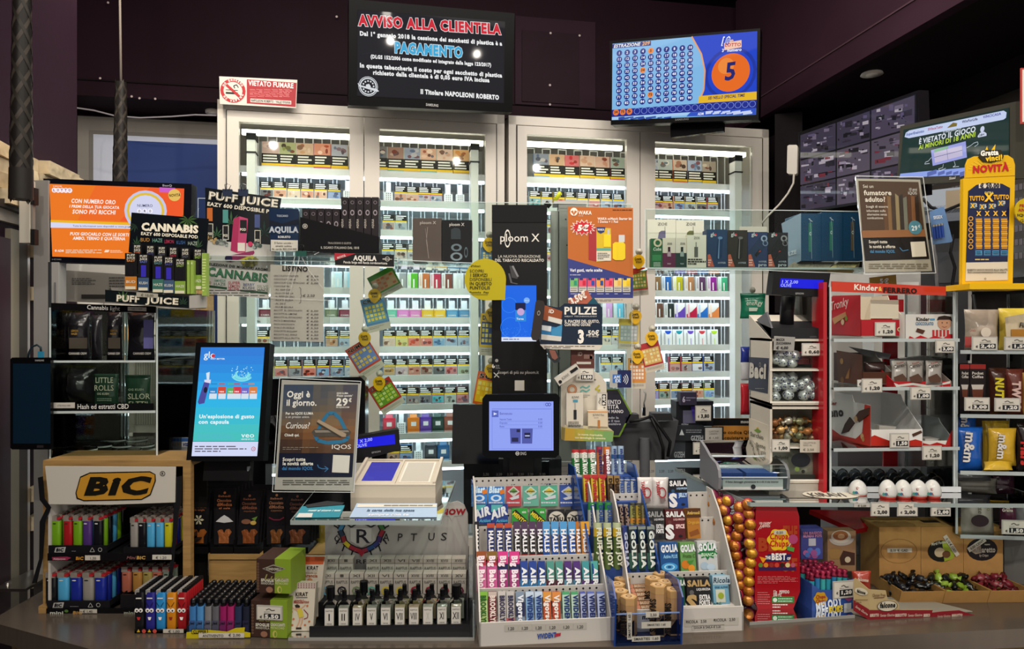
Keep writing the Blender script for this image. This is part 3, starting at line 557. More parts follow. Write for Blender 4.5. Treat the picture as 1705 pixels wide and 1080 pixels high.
pouch('product_pouch','black matt pouch nearest the post on the case top tier',pp,112,520,150,599,'17161a',.04,dp(115,30));pouch('product_pouch','thin black pouch standing turned edge on in the case top tier',CA.off(-.12),152,524,170,599,'232227',.03)
pouch('product_pouch','narrow black pouch in the middle of the case top tier',pp,178,520,204,599,'18171b',.035,dp(180,20));pouch('product_pouch','wide black pouch with violet panel on the case top tier',pp,212,520,258,600,'17161b',.04,lambda p,m:(m.bx(p,239,532,255,580,.0003,'6a68a0','gloss'),m.t(p,'CANNABIS CREW',222,590,252,3.6,'b8b4ac')))
pouch('product_pouch','crumpled black pouch lying on the case middle tier',pp,112,612,162,672,'1d1d1f',.07)
LR=lambda p,m:m.t(p,'LITTLE',159,637,189,9,'c8c6ac','r').t(p,'ROLLS',157,650,190,9,'c8c6ac','r').t(p,'OG KUSH',162,657,182,3.4,'c8c6ac','b').fine(p,162,662,186,668,2,'8a9a86')
pouch('product_pouch','green pouch of little rolls standing upright in the case',pp.off(.03),155,622,198,684,'24402f',.02,LR)
def LRI(p,m):
 m.t(p,'SLLOR',213,664,250,9,'c8c6ac','r').t(p,'OG KUSH',214,650,240,3.4,'9aa890','b').t(p,'ELTTIL',214,675,250,7,'c8c6ac','r')
pouch('product_pouch','green pouch of little rolls standing upside down in the case',pp.off(.03),208,624,251,684,'24402f',.02,LRI)
for i,(x,y)in enumerate(((132,741),(165,734),(196,733),(228,733),(142,750),(170,743),(206,743),(238,743),(216,752))):
 o=ZP(x,y+6,CA.hit(170,773).z+.002);t=thing('petri_dish',f'clear round sample dish, {ORD[i]} counting from the case back by the post','dish',o,'sample dishes on the case bottom tier')
 part(t,'dish',M().cyl(o,o+V((0,0,.012)),.023,.023,'e8eeec','glass',20).cyl(o,o+V((0,0,.002)),.0225,.0225,'a09a8c','gloss',16));part(t,'lid',M().cyl(o+V((0,0,.0125)),o+V((0,0,.0145)),.0245,.0245,'d8dedc','glass',20));r_=M()
 for k in range(20):a,b=k*.314,(k+1)*.314;r_.add([o+V((math.cos(q)*.0249,math.sin(q)*.0249,z))for q,z in((a,.009),(b,.009),(b,.0125),(a,.0125))],[(0,1,2,3)],'d5d8d6','gloss')
 part(t,'rim',r_)
TB=pl(50,670,1.47,0)
t=thing('tablet','black tablet computer hung on the post by the purple door','tablet',TB.hit(50,748));part(t,'casing',M().slab(TB,[(20,595),(84,595),(84,748),(20,748),(17,745),(17,598)],.01,'08080a','gloss'));part(t,'display',M().bx(TB,22,605,84,738,.0004,'0c2030','gloss',.0005));part(t,'print',M().t(TB,'SAMSUNG',59,601,74,2.6,'a0a0a0'))
part(t,'home_button',M().bx(TB,62,741,72,745,.001,'a8a8a8','metal',.001))
part(t,'usb_plug',M().bx(TB,63,585,70,595,.006,'2a7a9a').tube([TB.hit(*q)-TB.n*.003 for q in((67,586),(66,578),(60,574),(52,577),(47,586),(45,596))],.0022,'1c2c34'))
CD=pl(260,510,1.47,6);Cb=CD.off(-.06)
t=thing('counter_display_box','black and green pod display box with tall header over the case','display',CD.hit(245,512));part(t,'header_card',M().slab(Cb,[(219,353.5),(347,364),(343,440),(214,420)],.003,'10151a','gloss'))
m=M()
def leaf(m,p,x,y,L,c,n=7,sp=150,a0=90):
 for i in range(n):
  a=rad(a0-sp/2+sp*i/(n-1));l=L*(1-.45*abs(i-(n-1)/2)/((n-1)/2));dx,dy=math.cos(a),-math.sin(a);w=l*.09
  m.g(p,[(x,y),(x+dx*l*.5-dy*w,y+dy*l*.5+dx*w),(x+dx*l,y+dy*l),(x+dx*l*.5+dy*w,y+dy*l*.5-dx*w)],c)
leaf(m,Cb,313,365,24,'3a5a2c',9,250,270);leaf(m,Cb,226,374,18,'23382a',5,120,230);leaf(m,Cb,228,408,16,'2c4a30',5,120);leaf(m,Cb,330,412,18,'2c4a30',5,120)
for w,c,h in(('x','ece4cc',.0016),('r','f2ecd8',.002)):m.t(Cb,'CANNABIS',236,383,331,12-(w=='r'),c,w,h=h,y1=388)
m.t(Cb,'EAZY 600 DISPOSABLE POD',235,391,330,5,'e8e2cc','b',h=.0016,y1=397)
for tx,x0,x1,y,c in(('BUD',234,250,402,'b08040'),('HAZE',254,271,403,'6a9a8a'),('LEMON',274,290,405,'a8304c'),('KUSH',294,309,406.5,'3a5a8a'),('HAZE',313,329,408,'9aa89a')):m.t(Cb,tx,x0,y,x1,6,c,'r',h=.0016)
part(t,'print',m);part(t,'tray',M().slab(CD,[(175,482),(315,494),(315,513),(175,502)],.004,'12181a','gloss').slab(CD.off(-.07),[(185,478),(343,490),(343,512),(185,502)],.003,'8f8c86').hexa([CD.hit(315,492),CD.hit(315,513),Cb.hit(343,512),Cb.hit(343,490)],[q+V((.002,0,0))for q in(CD.hit(315,492),CD.hit(315,513),Cb.hit(343,512),Cb.hit(343,490))],'a29e98').hexa([CD.hit(175,502),CD.hit(315,513),Cb.hit(343,512),Cb.hit(185,502)],[q-V((0,0,.002))for q in(CD.hit(175,502),CD.hit(315,513),Cb.hit(343,512),Cb.hit(185,502))],'6a6862'))
m=M();leaf(m,CD,205,500,20,'3c5c30',7,160);leaf(m,CD,305,506,14,'243c2c',7,180)
for w,c,h in(('x','e8e0c8',.0016),('b','2c3c30',.002),('r','ece4d0',.0024)):m.t(CD,'PUFF',194,501,233,10,c,w,h=h,y1=503);m.t(CD,'JUICE',245,504,298,10,c,w,h=h,y1=507)
m.slab(CD,[(228,486),(264,489),(264,496),(228,494)],.0003,'a29e90',h=.003).t(CD,'€ 10,00',236,493,257,4,'4a4840','r',h=.0045,y1=494);part(t,'tray_print',m)
FL=[('BUD','b8742c','d08a50'),('KUSH','3c5474','5c6cc0'),('HAZE','3a6a60','5a8a90'),('KUSH','3c5474','4a4a90'),('HAZE','7a9a3c','8aa850')]
def podbox(p,x0,y0,x1,y1,f,lab,glow):
 W=x1-x0;H=y1-y0;m=M().bx(p,x0,y0,x1,y1,.018,'121214');
 for i,(tx,c)in enumerate((('PUFF','d0ccbc'),('JUICE','d0ccbc'),('EAZY',f[2]))):m.t(p,tx,x0+W*.18,y0+H*(.085+.075*i),x1-W*.14,H*.055,c)
 m.bx(p,x0+W*.28,y0+H*.3,x1-W*.26,y0+H*.62,.0003,'3a32b0' if glow else '1d1c20','gloss',.001);m.r(p,x0,y0+H*.64,x1,y1,f[1]);m.t(p,f[0],x0+W*.1,y0+H*.82,x1-W*.1,H*.07,'d8d8c8','r');m.r(p,x0+W*.04,y1-H*.09,x1-W*.1,y1-H*.01,'d2ccb4',h=.001)
 solo(m,'pod_box',lab,'box','pod boxes in the black and green display')
NMF=['orange based','first navy based','teal based','second navy based','lime based']
for i,(x0,y0,x1,y1)in enumerate(((208,421,228,482),(230,423,248,484),(254,425,273,487),(272,427,290,488),(291,430,309,489))):podbox(CD.off(-.012),x0,y0,x1,y1,FL[i],f'black pod box, {NMF[i]}, front row of the pod display',0<i<4)
for i,x in enumerate((221,243,262,281,301,322)):
 f=FL[(0,1,3,0,3,4)[i]];podbox(CD.off(-.036),x,406+i*1.6,x+15,482,(f[0],f[1],('d07050','4a4a80','5a5a66','a83048','5a5a66','8aa850')[i]),f'black pod box, {ORD[i]} from the orange monitor, back row of the pod display',0)
for i,x in enumerate((311,317)):solo(M().bx(CD.off(-.02),x,433,x+5,489,.018,'8aa648').t(CD.off(-.02),'AA',x+1,440,x+4,4,'d8e0b0'),'pod_box',f'lime green pod box seen edge on, {ORD[i]} of two, front row','box','pod boxes in the black and green display')
solo(M().bx(CD.off(-.03),336,421,344,492,.018,'8aa648').fine(CD.off(-.03),337,430,343,486,12,'c8d890'),'pod_box','tall lime green pod box seen edge on at the pod display corner','box','pod boxes in the black and green display')
PJ=pl(400,400,1.74,8);t=thing('hanging_poster','black and white pod poster hung by two clips from the acrylic shelf','poster',PJ.hit(400,492));part(t,'sheet',M().slab(PJ,[(341.5,312),(468.5,330),(447,497),(344,489)],.001,'14181c','gloss'))
m=M().g(PJ,[(345,400),(460,408),(447,497),(344,489)],'b5b4ae',h=.0005);leaf(m,PJ,385,372,22,'35583a',7,220);leaf(m,PJ,440,388,22,'1f3a34',7,260);leaf(m,PJ,361,392,16,'35583a',7,220)
for w,c,h in(('x','dcd6c4',.0012),('b','15181a',.0016),('r','e4decc',.002)):m.t(PJ,'PUFF',347,331,396,12,c,w,h=h,y1=337);m.t(PJ,'JUICE',403,338,463,12,c,w,h=h,y1=345)
m.t(PJ,'EAZY 600 DISPOSIBLE P',345,342,448,6,'d8d2c0','b',y1=355)
for x,y,c,r_ in((345,346,'b8642c',0),(371,349,'4a8a84',0),(424,357,'44507c',0)):m.bx(PJ,x,y,x+9,y+22,.0004,c,h=.001).bx(PJ,x,y+26,x+10,y+50,.0004,'d0ccc0',h=.001).bx(PJ,x+1,y+27,x+9,y+49,.0004,'1a1a1c',h=.0014).t(PJ,'POD',x+1.5,y+45,x+8.5,4,'e0dccc',h=.002)
m.g(PJ,[(389,364),(399,360),(395,421),(384,417)],'9c2c54',h=.001).g(PJ,[(399,360),(413,364),(409,420),(395,421)],'b0446a',h=.001).bx(PJ,400,366,411,388,.0004,'1a1a1c',h=.0014).t(PJ,'POD',400,384,410,4,'e0dccc',h=.002).bx(PJ,396,404,408,418,.0004,'d0ccc0',h=.0014)
m.g(PJ,[(375,431),(384,425),(423,417),(424,421),(420,426),(384,436)],'7c2c50',h=.0016).di(PJ,381,430,6,'241c3c',h=.002,ry=5).g(PJ,[(400,432),(420,424),(424,429),(404,440)],'b0a83c',h=.002)
for i in range(22):m.di(PJ,418+R.uniform(-12,12),437+R.uniform(-7,6),R.uniform(2,4),R.choice(('77744a','8a8658','5c5c38')),h=.0022+i*.00002,n=7)
for x,y,c in((351,399,'8a6c34'),(370,404,'77807a'),(425,408,'4a5a54')):
 for i in range(12):m.di(PJ,x+R.uniform(-9,9),y+R.uniform(-4,5),R.uniform(2,3.5),mix(c,R.choice(('ffffff','000000')),R.uniform(0,.35)),h=.0018+i*.00002,n=7)
m.di(PJ,417,406,4,'b8385c',h=.0024)
m.t(PJ,'SELEZIONE DEI MIGLIORI AROMI',345,441,446,4,'22262a','b',y1=451)
for w,c,h in(('x','1a2420',.0012),('b','38684c',.0018)):m.t(PJ,'CANNABIS',345,458,446,13,c,w,h=h,y1=470)
for tx,x0,x1,y,c in(('BUD',344,352,473,'8a3a34'),('AMNESIA',357,376,469,'5a8a78'),('HAZE',356,376,475,'4a6a60'),('SUPER',380,400,473,'a03448'),('LEMON',380,400,478.5,'a03448'),('SKUNK',380,399,483,'a03448'),('BERRY',405,424,476,'44507c'),('KUSH',404,424,481.5,'30384c'),('SILVE',428,447,479,'7a8a78'),('HAZE',428,447,484.5,'5a6a58')):m.t(PJ,tx,x0,y,x1,4.6,c,'r')
m.g(PJ,[(344,474),(378,478),(378,482),(344,478)],'2c4a38').g(PJ,[(400,482),(446,486),(446,490),(400,485)],'2c4a38').fine(PJ,346,481,446,494,3,'4a4a48',d=.3)
part(t,'print',m);m=M()
for x in(379,405):m.tube([PJ.hit(*q)+PJ.n*.004 for q in((x-2,318),(x-4,308),(x+1,306),(x+6,309),(x+2,318))],.001,'a8a8a4','metal').bx(PJ,x-8,315,x+8,327,.008,'1c2840','satin',.004)
part(t,'clip',m)
AS=pl(560,440,1.72,3)
sheet('acrylic_sheet','clear acrylic shelf front edge below the black cigar display',AS,[(345,425),(662,428),(662,436),(345,433)],.12)
p=pl(472,380,1.7,4);t=thing('cigar_packet','navy blue cigar packet beside the pod poster with health warning','packet',p.hit(472,418));part(t,'box',M().slab(p,[(448,346),(497,348),(497,418),(450,418)],.02,'1a2a44','gloss'))
part(t,'print',M().g(p,[(449,366),(470,372),(497,364),(497,374),(449,376)],'0c1424').t(p,'AQUILA',449,386.5,497,9,'a8b0ba','x').t(p,'TOSCANO',461,361,480,3.4,'9aa4b0').bx(p,450,388,497,391,.0003,'3a5a80').t(p,'ROBUSTO',463,396,484,3.4,'d0d0cc').g(p,[(451,399),(496,400),(496,418),(451,418)],'c2beb2').t(p,'Il fumo uccide -',457,406,488,3.4,'2c2c2c','r').t(p,'smetti subito',459,411,486,3.4,'2c2c2c','r').t(p,'N. verde 800.554.088',453,416,494,3.2,'2c2c2c','r'))
CG=pl(570,400,1.7,5);t=thing('cigar_display','black slanted cigar display box on the acrylic shelf','display',CG.hit(570,421));part(t,'front_panel',M().slab(CG,[(500,361),(631,394),(631,421),(500,421)],.004,'141416','matte'))
part(t,'body',M().hexa([CG.hit(*q)-CG.n*.004 for q in((500,366),(631,398),(631,421),(500,421))],[CG.hit(*q)-CG.n*.07 for q in((500,366),(631,398),(631,421),(500,421))],'0c0c0d'))
part(t,'print',M().ring(CG,508,376.5,3,4.2,'a09c94').di(CG,508,376.5,2,'a09c94').t(CG,"TRALCEGNO E GUSTO",546,406,585,3,'8a8680').t(CG,'IL SIGARO ITALIANO DAL 1818',534,414,598,4,'b8b4ac','r'))
for k,(xs,y0,n)in enumerate(((503,347,5),(568,328,5))):
 for i in range(n):
  x=xs+i*12.7;q=CG.off(-.02-k*.012+.012);yb=361+(x-500)*33/131+24;m=M().bx(q,x,y0,x+11.6,min(yb,419),.05,'1b1519','satin').ring(q,x+6,y0+9,2,3,'6a6068').ring(q,x+6,y0+26,2,3.4,'8a8088',q=1.4).t(Lo(q.hit(x+3.6,y0+52),V((0,0,1)),-q.u,.0014),'AQUILA',0,0,16,3.4,'a8a098')
  solo(m,'cigar_box',f'dark cigar box on end, {ORD[i]} in the {("shorter", "taller")[k]} row behind the cigar display','box','cigar boxes behind the black display')
p=pl(607,435,1.68,3);t=thing('shelf_strip','black shelf edge strip with red corner below the cigar display','sign',p.hit(607,446));part(t,'strip',M().slab(p,[(557,421),(656,424),(656,446),(558,441)],.002,'101012','gloss'))
part(t,'print',M().g(p,[(557,421),(592,422),(559,433),(557,433)],'a02834').t(p,'NOVITÀ',562,431,576,3.4,'d8c8c4','b',y1=427).t(p,'AQUILA',589,433,627,7.5,'d0ccc4','x',y1=434).t(p,'Pancia larga con fascia nordamericana',572,438,645,3.8,'c8c4bc','b',y1=440).ring(p,645,431,3,4,'a8a49c').g(p,[(637,430),(653,431),(653,432),(637,432)],'a8a49c').g(p,[(558,441),(656,444),(656,446),(558,443)],'bdb9b0'))
LI=pl(498,490,1.62,3);t=thing('price_list','handwritten price list in a plastic sleeve under a green clip','paper',LI.hit(498,572));part(t,'paper_sheet',M().slab(LI,[(450,440),(539,444),(538,569),(450,567)],.001,'c6c4be','matte',-.001))
m=M().t(LI,'LISTINO',470,450.5,513,8,'1c1c20','b',y1=452)
for i,(tx,pr)in enumerate((('CIOCCOLATO FONDENTE','€ 2,50'),('CIOCCOLATO 100 GR','€ 5,00'),('CIOCCOLATO AL PISTACCHIO','€ 5,00'),('CIOCCOLATINI',''),('- ALL ARANCIA',''),('- ALLA CANNELLA',''),('- AL PEPERONCINO',''),('- ALLA VANIGLIA',''),('- AL SALE',''),('- ALLA MANDORLA',''),('BISCOTTI AL CIOCCOLATO','€ 6,00'),('BISCOTTI AL LIMONE','€ 6,00'),('BISCOTTI AL PISTACCHIO','€ 4,50'),('PASTA DI MANDORLA','€ 6,00'),('PASTA NOCCIOLATA','€ 8,80'),('DOLCI DI SICILIA','€ 5,50'),('DOLCETTI SICILIANI','€ 6,50'),('BISCOTTI ALL ANICE','€ 6,50'),('BISCOTTI ALLA FRUTTA','€ 5,00'))):
 y=460+i*5.75;m.t(LI,tx,456,y,456+len(tx)*2.15,2.5,'45454a','r',.15,y1=y+.7)
 if pr:m.t(LI,pr,510,y+1,530,2.8,'45454a','r',.15,y1=y+1.4)
m.ln(LI,[(498,478),(501,480),(501,490),(503,492),(501,494),(501,503),(498,505)],.6,'45454a').t(LI,'€ 2,50',504,494,524,4,'45454a','r',.15);part(t,'handwriting',m)
part(t,'plastic_sleeve',M().slab(LI,[(445,415),(550,421),(549,572),(445,568)],.002,'f7f7f5','tint',.004));m=M()
for q in(((492,428),(478,470),(472,520)),((503,428),(515,450),(540,482)),((500,428),(480,500)),((446,495),(549,500)),((524,424),(532,420))):m.ln(LI,q,.7,'c4c4c0','gloss',.005)
part(t,'sleeve_crease',m)
part(t,'binder_clip',M().bx(LI,494,418,511,427,.01,'1f4a42','satin',.009).tube([LI.hit(*q)+LI.n*.008 for q in((498,419),(499,412),(502,408),(507,409),(507,413),(505,419))],.0012,'2a2a2a','metal'))
def card(name,lab,x0,y0,x1,y1,ang,c1,c2,c3,tag_xy,d=1.86,title='',cup=None):
 p=pl((x0+x1)/2,(y0+y1)/2,d,2,0,ang);t=thing(name,lab,'scratch card',p.hit((x0+x1)/2,y1));W,H=x1-x0,y1-y0;Q=p.loc(x0,y0)
 cx,cy=(x0+x1)/2,(y0+y1)/2;L=Lo(p.w(-W/2*p.sc(cx,cy),H/2*p.sc(cx,cy)),p.u,p.v,p.sc(cx,cy))
 part(t,'card',M().bx(L,0,0,W,H,.004,'c9bfae','satin'));m=M().r(L,0,0,W,H*.8,c1,'gloss').r(L,W*.06,H*.2,W*.94,H*.74,c2,'gloss',.001);n=5
 for i in range(n):
  for j in range(4):
   if R.random()<.85:m.r(L,W*(.1+.165*i),H*(.24+.12*j),W*(.1+.165*i+.12),H*(.24+.12*j+.085),c3 if(i+j)%3 else mix(c3,'ffffff',.35),'gloss',.0014)
 if title:m.t(L,title,W*.08,H*.15,W*.9,H*.1,'f4f0e0','x',h=.0014).t(L,title,W*.08,H*.15,W*.9,H*.1,'23201c','b',h=.0018)
 m.fine(L,W*.1,H*.84,W*.9,H*.92,2,'8a8478',d=.3);part(t,'print',m)
 if tag_xy:
  x,y=tag_xy;q=pl(x,y,d-.01,2);m=M();rr=10.5;pts=[(x+rr*math.cos(a)*(1 if math.sin(a)>-.2 else 1-.35*(abs(math.sin(a))-.2)),y-rr*math.sin(a)*(1 if math.sin(a)>0 else 1.3))for a in[i*math.pi/12 for i in range(24)]]
  part(t,'yellow_tag',M().slab(q,pts,.002,'e8b41c','gloss'));part(t,'tag_print',M().t(q,'Gratta',x-6.5,y-.5,x+5,4.4,'2c2414','b',.1,y1=y-1.5).t(q,'Vinci!',x-4.5,y+4.5,x+6.5,4.4,'2c2414','b',.1,y1=y+3.5))
  cx_,cy_=(x+1,y-15)if cup is None else cup
  part(t,'suction_cup',M().lathe(pl(cx_,cy_,d).hit(cx_,cy_),[(6*d/F,0),(5*d/F,.003),(2*d/F,.007),(1.6*d/F,.012)],'c9c4b4','gloss',14,(0,-1,0)))
card('scratch_card','green football scratch card below the black shelf strip',618,450,664,491,-28,'4a8a34','c8a070','c86a3c',None)
card('scratch_card','crossword scratch card with yellow blocks under the topmost yellow tag',606,494,645,551,-14,'5a8ab8','6aa0b8','e8d048',(623.5,491),title='CRUCI')
card('scratch_card','red and blue number scratch card, third in the tilted column',586,568,629,624,-32,'c84a34','6a86c0','d8b048',(607,562.5),title='NUMERI')
card('scratch_card','green and red double scratch card, lowest in the tilted column',622,633,664,684,-32,'b8342c','6a9a30','b8c848',(631,637),title='DOPPIA')
card('scratch_card','blue number card peeping out beside the yellow speech bubble',801,412,832,445,0,'3a6a98','5c88b0','d8c070',(814,406),title='NUM')
card('scratch_card','yellow and blue scratch card half behind the black heater totem',799,522,834,592,3,'e0b428','30508c','d8c048',(818,523),title='DOPPIO')
card('scratch_card','orange and yellow scratch card behind the customer screen corner',790,620,830,688,10,'d85a24','e8b024','f0cc40',(817,616),title='50X')
card('scratch_card','red striped scratch card below the orange poster corner',1050,446,1078,492,-6,'c03828','6c9a3c','e0c860',(1063,434),title='')
card('scratch_card','pale yellow scratch card with a silver panel beside the sensor pylon',1030,531,1064,581,2,'d8b840','a8b0b0','c0c4c4',(1058,526),title='')
card('scratch_card','red chequered scratch card tilted beside the cabinet mullion',1069,569,1102,618,-14,'b03034','d8a860','e0d088',(1085,562),title='')
card('scratch_card','orange miner scratch card behind the blue contactless card',1046,596,1075,647,0,'d89030','d88a50','e8d8c0',(1061,592),title='MINI')
p=pl(304,742,1.63);t=thing('payment_sign','payment card logo strip behind the acrylic case corner','sign',p.hit(304,752));part(t,'strip',M().bx(p,284,728,322,753,.002,'8f9294','gloss'));part(t,'print',M().di(p,290,739,4.6,'a82028').di(p,296,739,4.6,'c88018',h=.0011).bx(p,303,735,319,744,.0003,'c4c6c8',h=.001).t(p,'VISA',305,742,317,5,'1c2c6c','x',.2,h=.002).bx(p,300,729,318,734,.0003,'2c5a9c',h=.001))
# MIDDLE: SCREENS, POSTERS, TILL
GS=pl(380,765,1.45,0,10)
def d_gs(p,m,q):
 s='screen';n=14
 C=['2f7fdc','2d86e0','2b8fe4','2a9ae8','2ba6ec','2cb0ee','2db8ea','33bce0','3cc0d4','46c4c8','48c4c0']
 for i in range(11):
  y0=578+i*14.2;x=lambda y,k:(335-15.5*(y-578)/181)if k==0 else(441-12.4*(y-578)/181)
  m.g(p,[(x(y0,0),y0),(x(y0,1),y0),(x(y0+14.4,1),y0+14.4),(x(y0+14.4,0),y0+14.4)],C[i],s,.0012)
 m.g(p,[(321.5,735),(430.5,735),(428.6,759),(319.5,759)],'d4dcfa',s,.0016)
 m.t(p,'glo',340,596,359,11,'f4fbff','r',0,s,.002);m.di(p,356,592.5,3,'d03040',s,.0024,n=14);m.t(p,'WAY BETTER',351,598.5,375,2.2,'e8f4ff','b',0,s,.0024)
 m.g(p,[(341,634),(350,636),(341,671),(332,673),(330,669)],'4a4a9c',s,.002);m.g(p,[(341,632),(352,632),(351,638),(341,636)],'e0dcf4',s,.0022);m.g(p,[(344,621),(350,619),(349,632),(345,632)],'d8e8f4',s,.0022).di(p,343,649,3,'14142c',s,.0024,ry=5)
 for i,(x,c)in enumerate(((349,'2a88d0'),(364,'d84a2c'),(379,'5cb860'),(389,'d83848'),(402,'7468c8'),(416,'e0803c'))):
  m.bx(p,x,645-(i%2),x+12,658,.0004,c,s,.002);m.bx(p,x+.5,655,x+12,664,.0004,'d8e4f0',s,.0022);m.t(p,'veo',x+2,653,x+10,3,'f4f4f4','b',0,s,.0026)
  m.bx(p,(352,365,380,390,404,414)[i],638,(352,365,380,390,404,414)[i]+10,640,.0004,c,s,.002)
 for r0,a0,a1,w in((17,200,330,4),(13,190,360,3),(10,150,380,3)):m.ring(p,404,622,r0-w/2,r0+w/2,'7fe0ec',s,.002,24,a0,a1,.7)
 for i in range(40):m.di(p,R.uniform(384,422),R.uniform(610,632),R.uniform(.4,1.1),'c0f4f8',s,.0022,n=5)
 m.t(p,'Un’esplosione di gusto',332,696,424,6,'f4fbff','b',0,s,.002).t(p,'con capsula',331,705,382,6,'f4fbff','b',0,s,.002).t(p,'veo',402,728,424,8,'f4fbff','r',0,s,.002).t(p,'HEATED BY GLO',402,732,424,2,'e4f4f8','b',0,s,.002)
 m.fine(p,329,722,392,731,4,'5ab8d8',s,.002,.3);m.fine(p,325,741,411,753,3,'4a3c48',s,.002,.4);m.ring(p,422.5,747,2.7,3.6,'c03040',s,.002,14);m.t(p,'18',421,748,424,2,'c03040','b',0,s,.002)
scr('advert_screen','black framed upright screen with bright blue advert on the counter',GS,[(326.4,570),(449.5,571),(438,767),(310,768)],[(335,578),(441,579),(428.6,759),(319.5,759)],.03,'0b0c0e',d_gs)
m=M().bx(GS.off(-.032),345,700,415,800,.02,'0e0e10','satin');solo(m,'screen_stand','dark foot holding up the blue advert screen','stand')
solo(M().tube([P(*q)for q in((388,770,1.5),(396,778,1.5),(408,786,1.49),(414,782,1.48),(414,776,1.48))],.004,'8a9096','gloss'),'cable','thick grey cable dangling under the blue advert screen','cable')
m=M();bm=pl(515,700,1.78,2)
t=thing('computer_monitor','black monitor back behind the hazy advert poster','screen',bm.hit(515,790));part(t,'casing',M().slab(bm,[(440,631),(600,627),(608,634),(608,770),(440,772)],.05,'0c0c0e','gloss'));part(t,'stand',M().bx(bm,480,772,560,812,.03,'101012',h=-.02))
m=M()
for i in range(9):
 x=452+R.uniform(-6,8);m.tube([P(x+R.uniform(-5,5),692+k*14,1.68-.004*i)for k in range(5)],.004,'141416')
for i in range(6):m.tube([P(450+11*math.cos(a),712+18*math.sin(a)+i*2,1.66-i*.006)for a in[k*.42 for k in range(16)]],.0035,'17171a')
o=solo(m,'cable_bundle','tangled black cables bundled behind the advert poster','cable');o['kind']='stuff';del o['category']
m=M().slab(pl(400,800,1.8,0),[(296,640),(442,640),(442,880),(296,880)],.05,'101014');solo(m,'printer_back','dark equipment cabinet hidden behind the blue advert screen','cabinet')
IQ=pl(525,815,1.44,0,10)
t=thing('advert_poster','hazy autumn advert poster in clear stand beside the blue screen','poster',IQ.hit(525,816));part(t,'sheet',M().slab(IQ,[(469,632),(600,638),(588,817),(457,815)],.004,'bdb8ae','gloss'))
m=M();X0=lambda y:473-12*(y-638)/177;X1=lambda y:596.5-11.5*(y-640)/177
CC=['4a5466','545a68','5a5c66','66605e','7a6858','8a6c50','8c6444','7c5438','5c4032','4a362e']
for i,c in enumerate(CC):
 for j in range(10):
  f=j/10;a,b=640+i*11.4,640+(i+1)*11.4;x0,x1=X0(a)+(X1(a)-X0(a))*f,X0(a)+(X1(a)-X0(a))*(f+.1);c2=mix(c,('40506c' if j<4 else '9a7a54' if j<8 else '6a3c34')if i<6 else('3a2c28' if j<3 else 'a06c3c'),.28+.1*math.sin(i+j*2))
  dx=X0(b)-X0(a);m.g(IQ,[(x0,a),(x1,a),(x1+dx,b),(x0+dx,b)],c2)
m.g(IQ,[(X0(754),754),(X1(754),754),(X1(794),794),(X0(794),794)],'141b30',h=.001)
TT=lambda tx,x0,y,x1,h,c='e4e0d8',w='b',sh=0:m.t(IQ,tx,x0,y,x1,h,c,w,sh,h=.002)
TT('Oggi è',478,661,517,10);TT('il giorno.',477,675,528,10);TT('Per te IQOS ILUMA',476,690,522,4);TT('a un prezzo unico.',476,695.5,516,3.6,'dcd8d0','r');TT('Curious?',475,713,515,10,'e8e4dc','r',.25);TT('Chiedi qui.',474,726,499,4.2);TT('IQOS ILUMA',561,656,580,3);TT('Prezzo speciale*',561,660,588,3);TT('29',560,675,580,12);TT('€',581,669,586,6);TT('IN IQOS.COM',560,679,582,2.4);TT('IQOS',552,747,585,7,'e4e0d8','r')
m.ln(IQ,[(524,722),(529,733),(545,737),(570,735),(580,730),(577,718),(566,696),(556,687),(547,688),(538,700),(530,716)],6,'2c6c90',h=.0014);m.g(IQ,[(519,719),(524,714),(580,714),(585,719),(580,726),(524,727)],'4c463f',h=.0018).g(IQ,[(524,716),(580,716),(582,719),(526,720)],'857c70',h=.002).g(IQ,[(528,702),(531,698),(577,722),(576,727),(570,727)],'a08c74',h=.0024).g(IQ,[(528,702),(570,727),(567,728),(528,705)],'3c3630',h=.0026)
TT('Scopri tutte',471,767,509,5.4);TT('le novità offerte',471,774,522,5.4);TT('dal mondo IQOS.',470,782,522,5.4,'3c74a8');m.ln(IQ,[(529,773),(531,778),(537,780),(546,780)],1.2,'3c74a8',h=.002).ln(IQ,[(541,776),(547,780),(541,785)],1.2,'3c74a8',h=.002)
m.g(IQ,[(555,757),(583,758),(581,787),(553,786)],'cfcac0',h=.0016);m.fine(IQ,471,798,582,808,3,'5c5a54');m.fine(IQ,471,743,530,749,2,'a89a8c',d=.3);part(t,'print',m)
part(t,'clear_stand',edge(M().slab(IQ,[(467,629),(602,635),(590,819),(455,818)],.002,'f6f8f8','glass',.003),IQ,[(467,629),(602,635),(590,819),(455,818),(467,629)],1,'c4c8c8',.005))
def till_display(name,lab,p,body,lcd,lines,y_,stand,ep):
 t=thing(name,lab,'display',stand[-1]);part(t,'housing',M().slab(p,body,.03,'121214','satin'));m=M().g(p,lcd,'1214e0','screen',.001);part(t,'display',m);m=M()
 for(tx,x0,y0,x1,y1,h)in lines:m.t(p,tx,x0,y0,x1,h,'c4ccff','r',.1,'screen',.0016,y1)
 part(t,'digits',m);part(t,'print',M().t(p,'EPSON',*ep[:2],ep[2],2.6,'8a8a8a','b',y1=ep[3]));part(t,'stand',M().tube(stand,.018,'151517',n=10));return t
ED=pl(630,740,1.62,14)
till_display('customer_display','black till display with blue text beside the hazy poster',ED,[(588,728),(664,714),(667,749),(590,768)],[(592,731),(657,722.5),(658,739),(592,746)],(('1 X 2,00',593,738,620,733,5),('OLIVE',593,745,611,742,5)),0,[P(632,745,1.66),P(632,772,1.66),P(628,800,1.66)],(619,754.5,634,752))
GZ=P(600,866,1.3).z
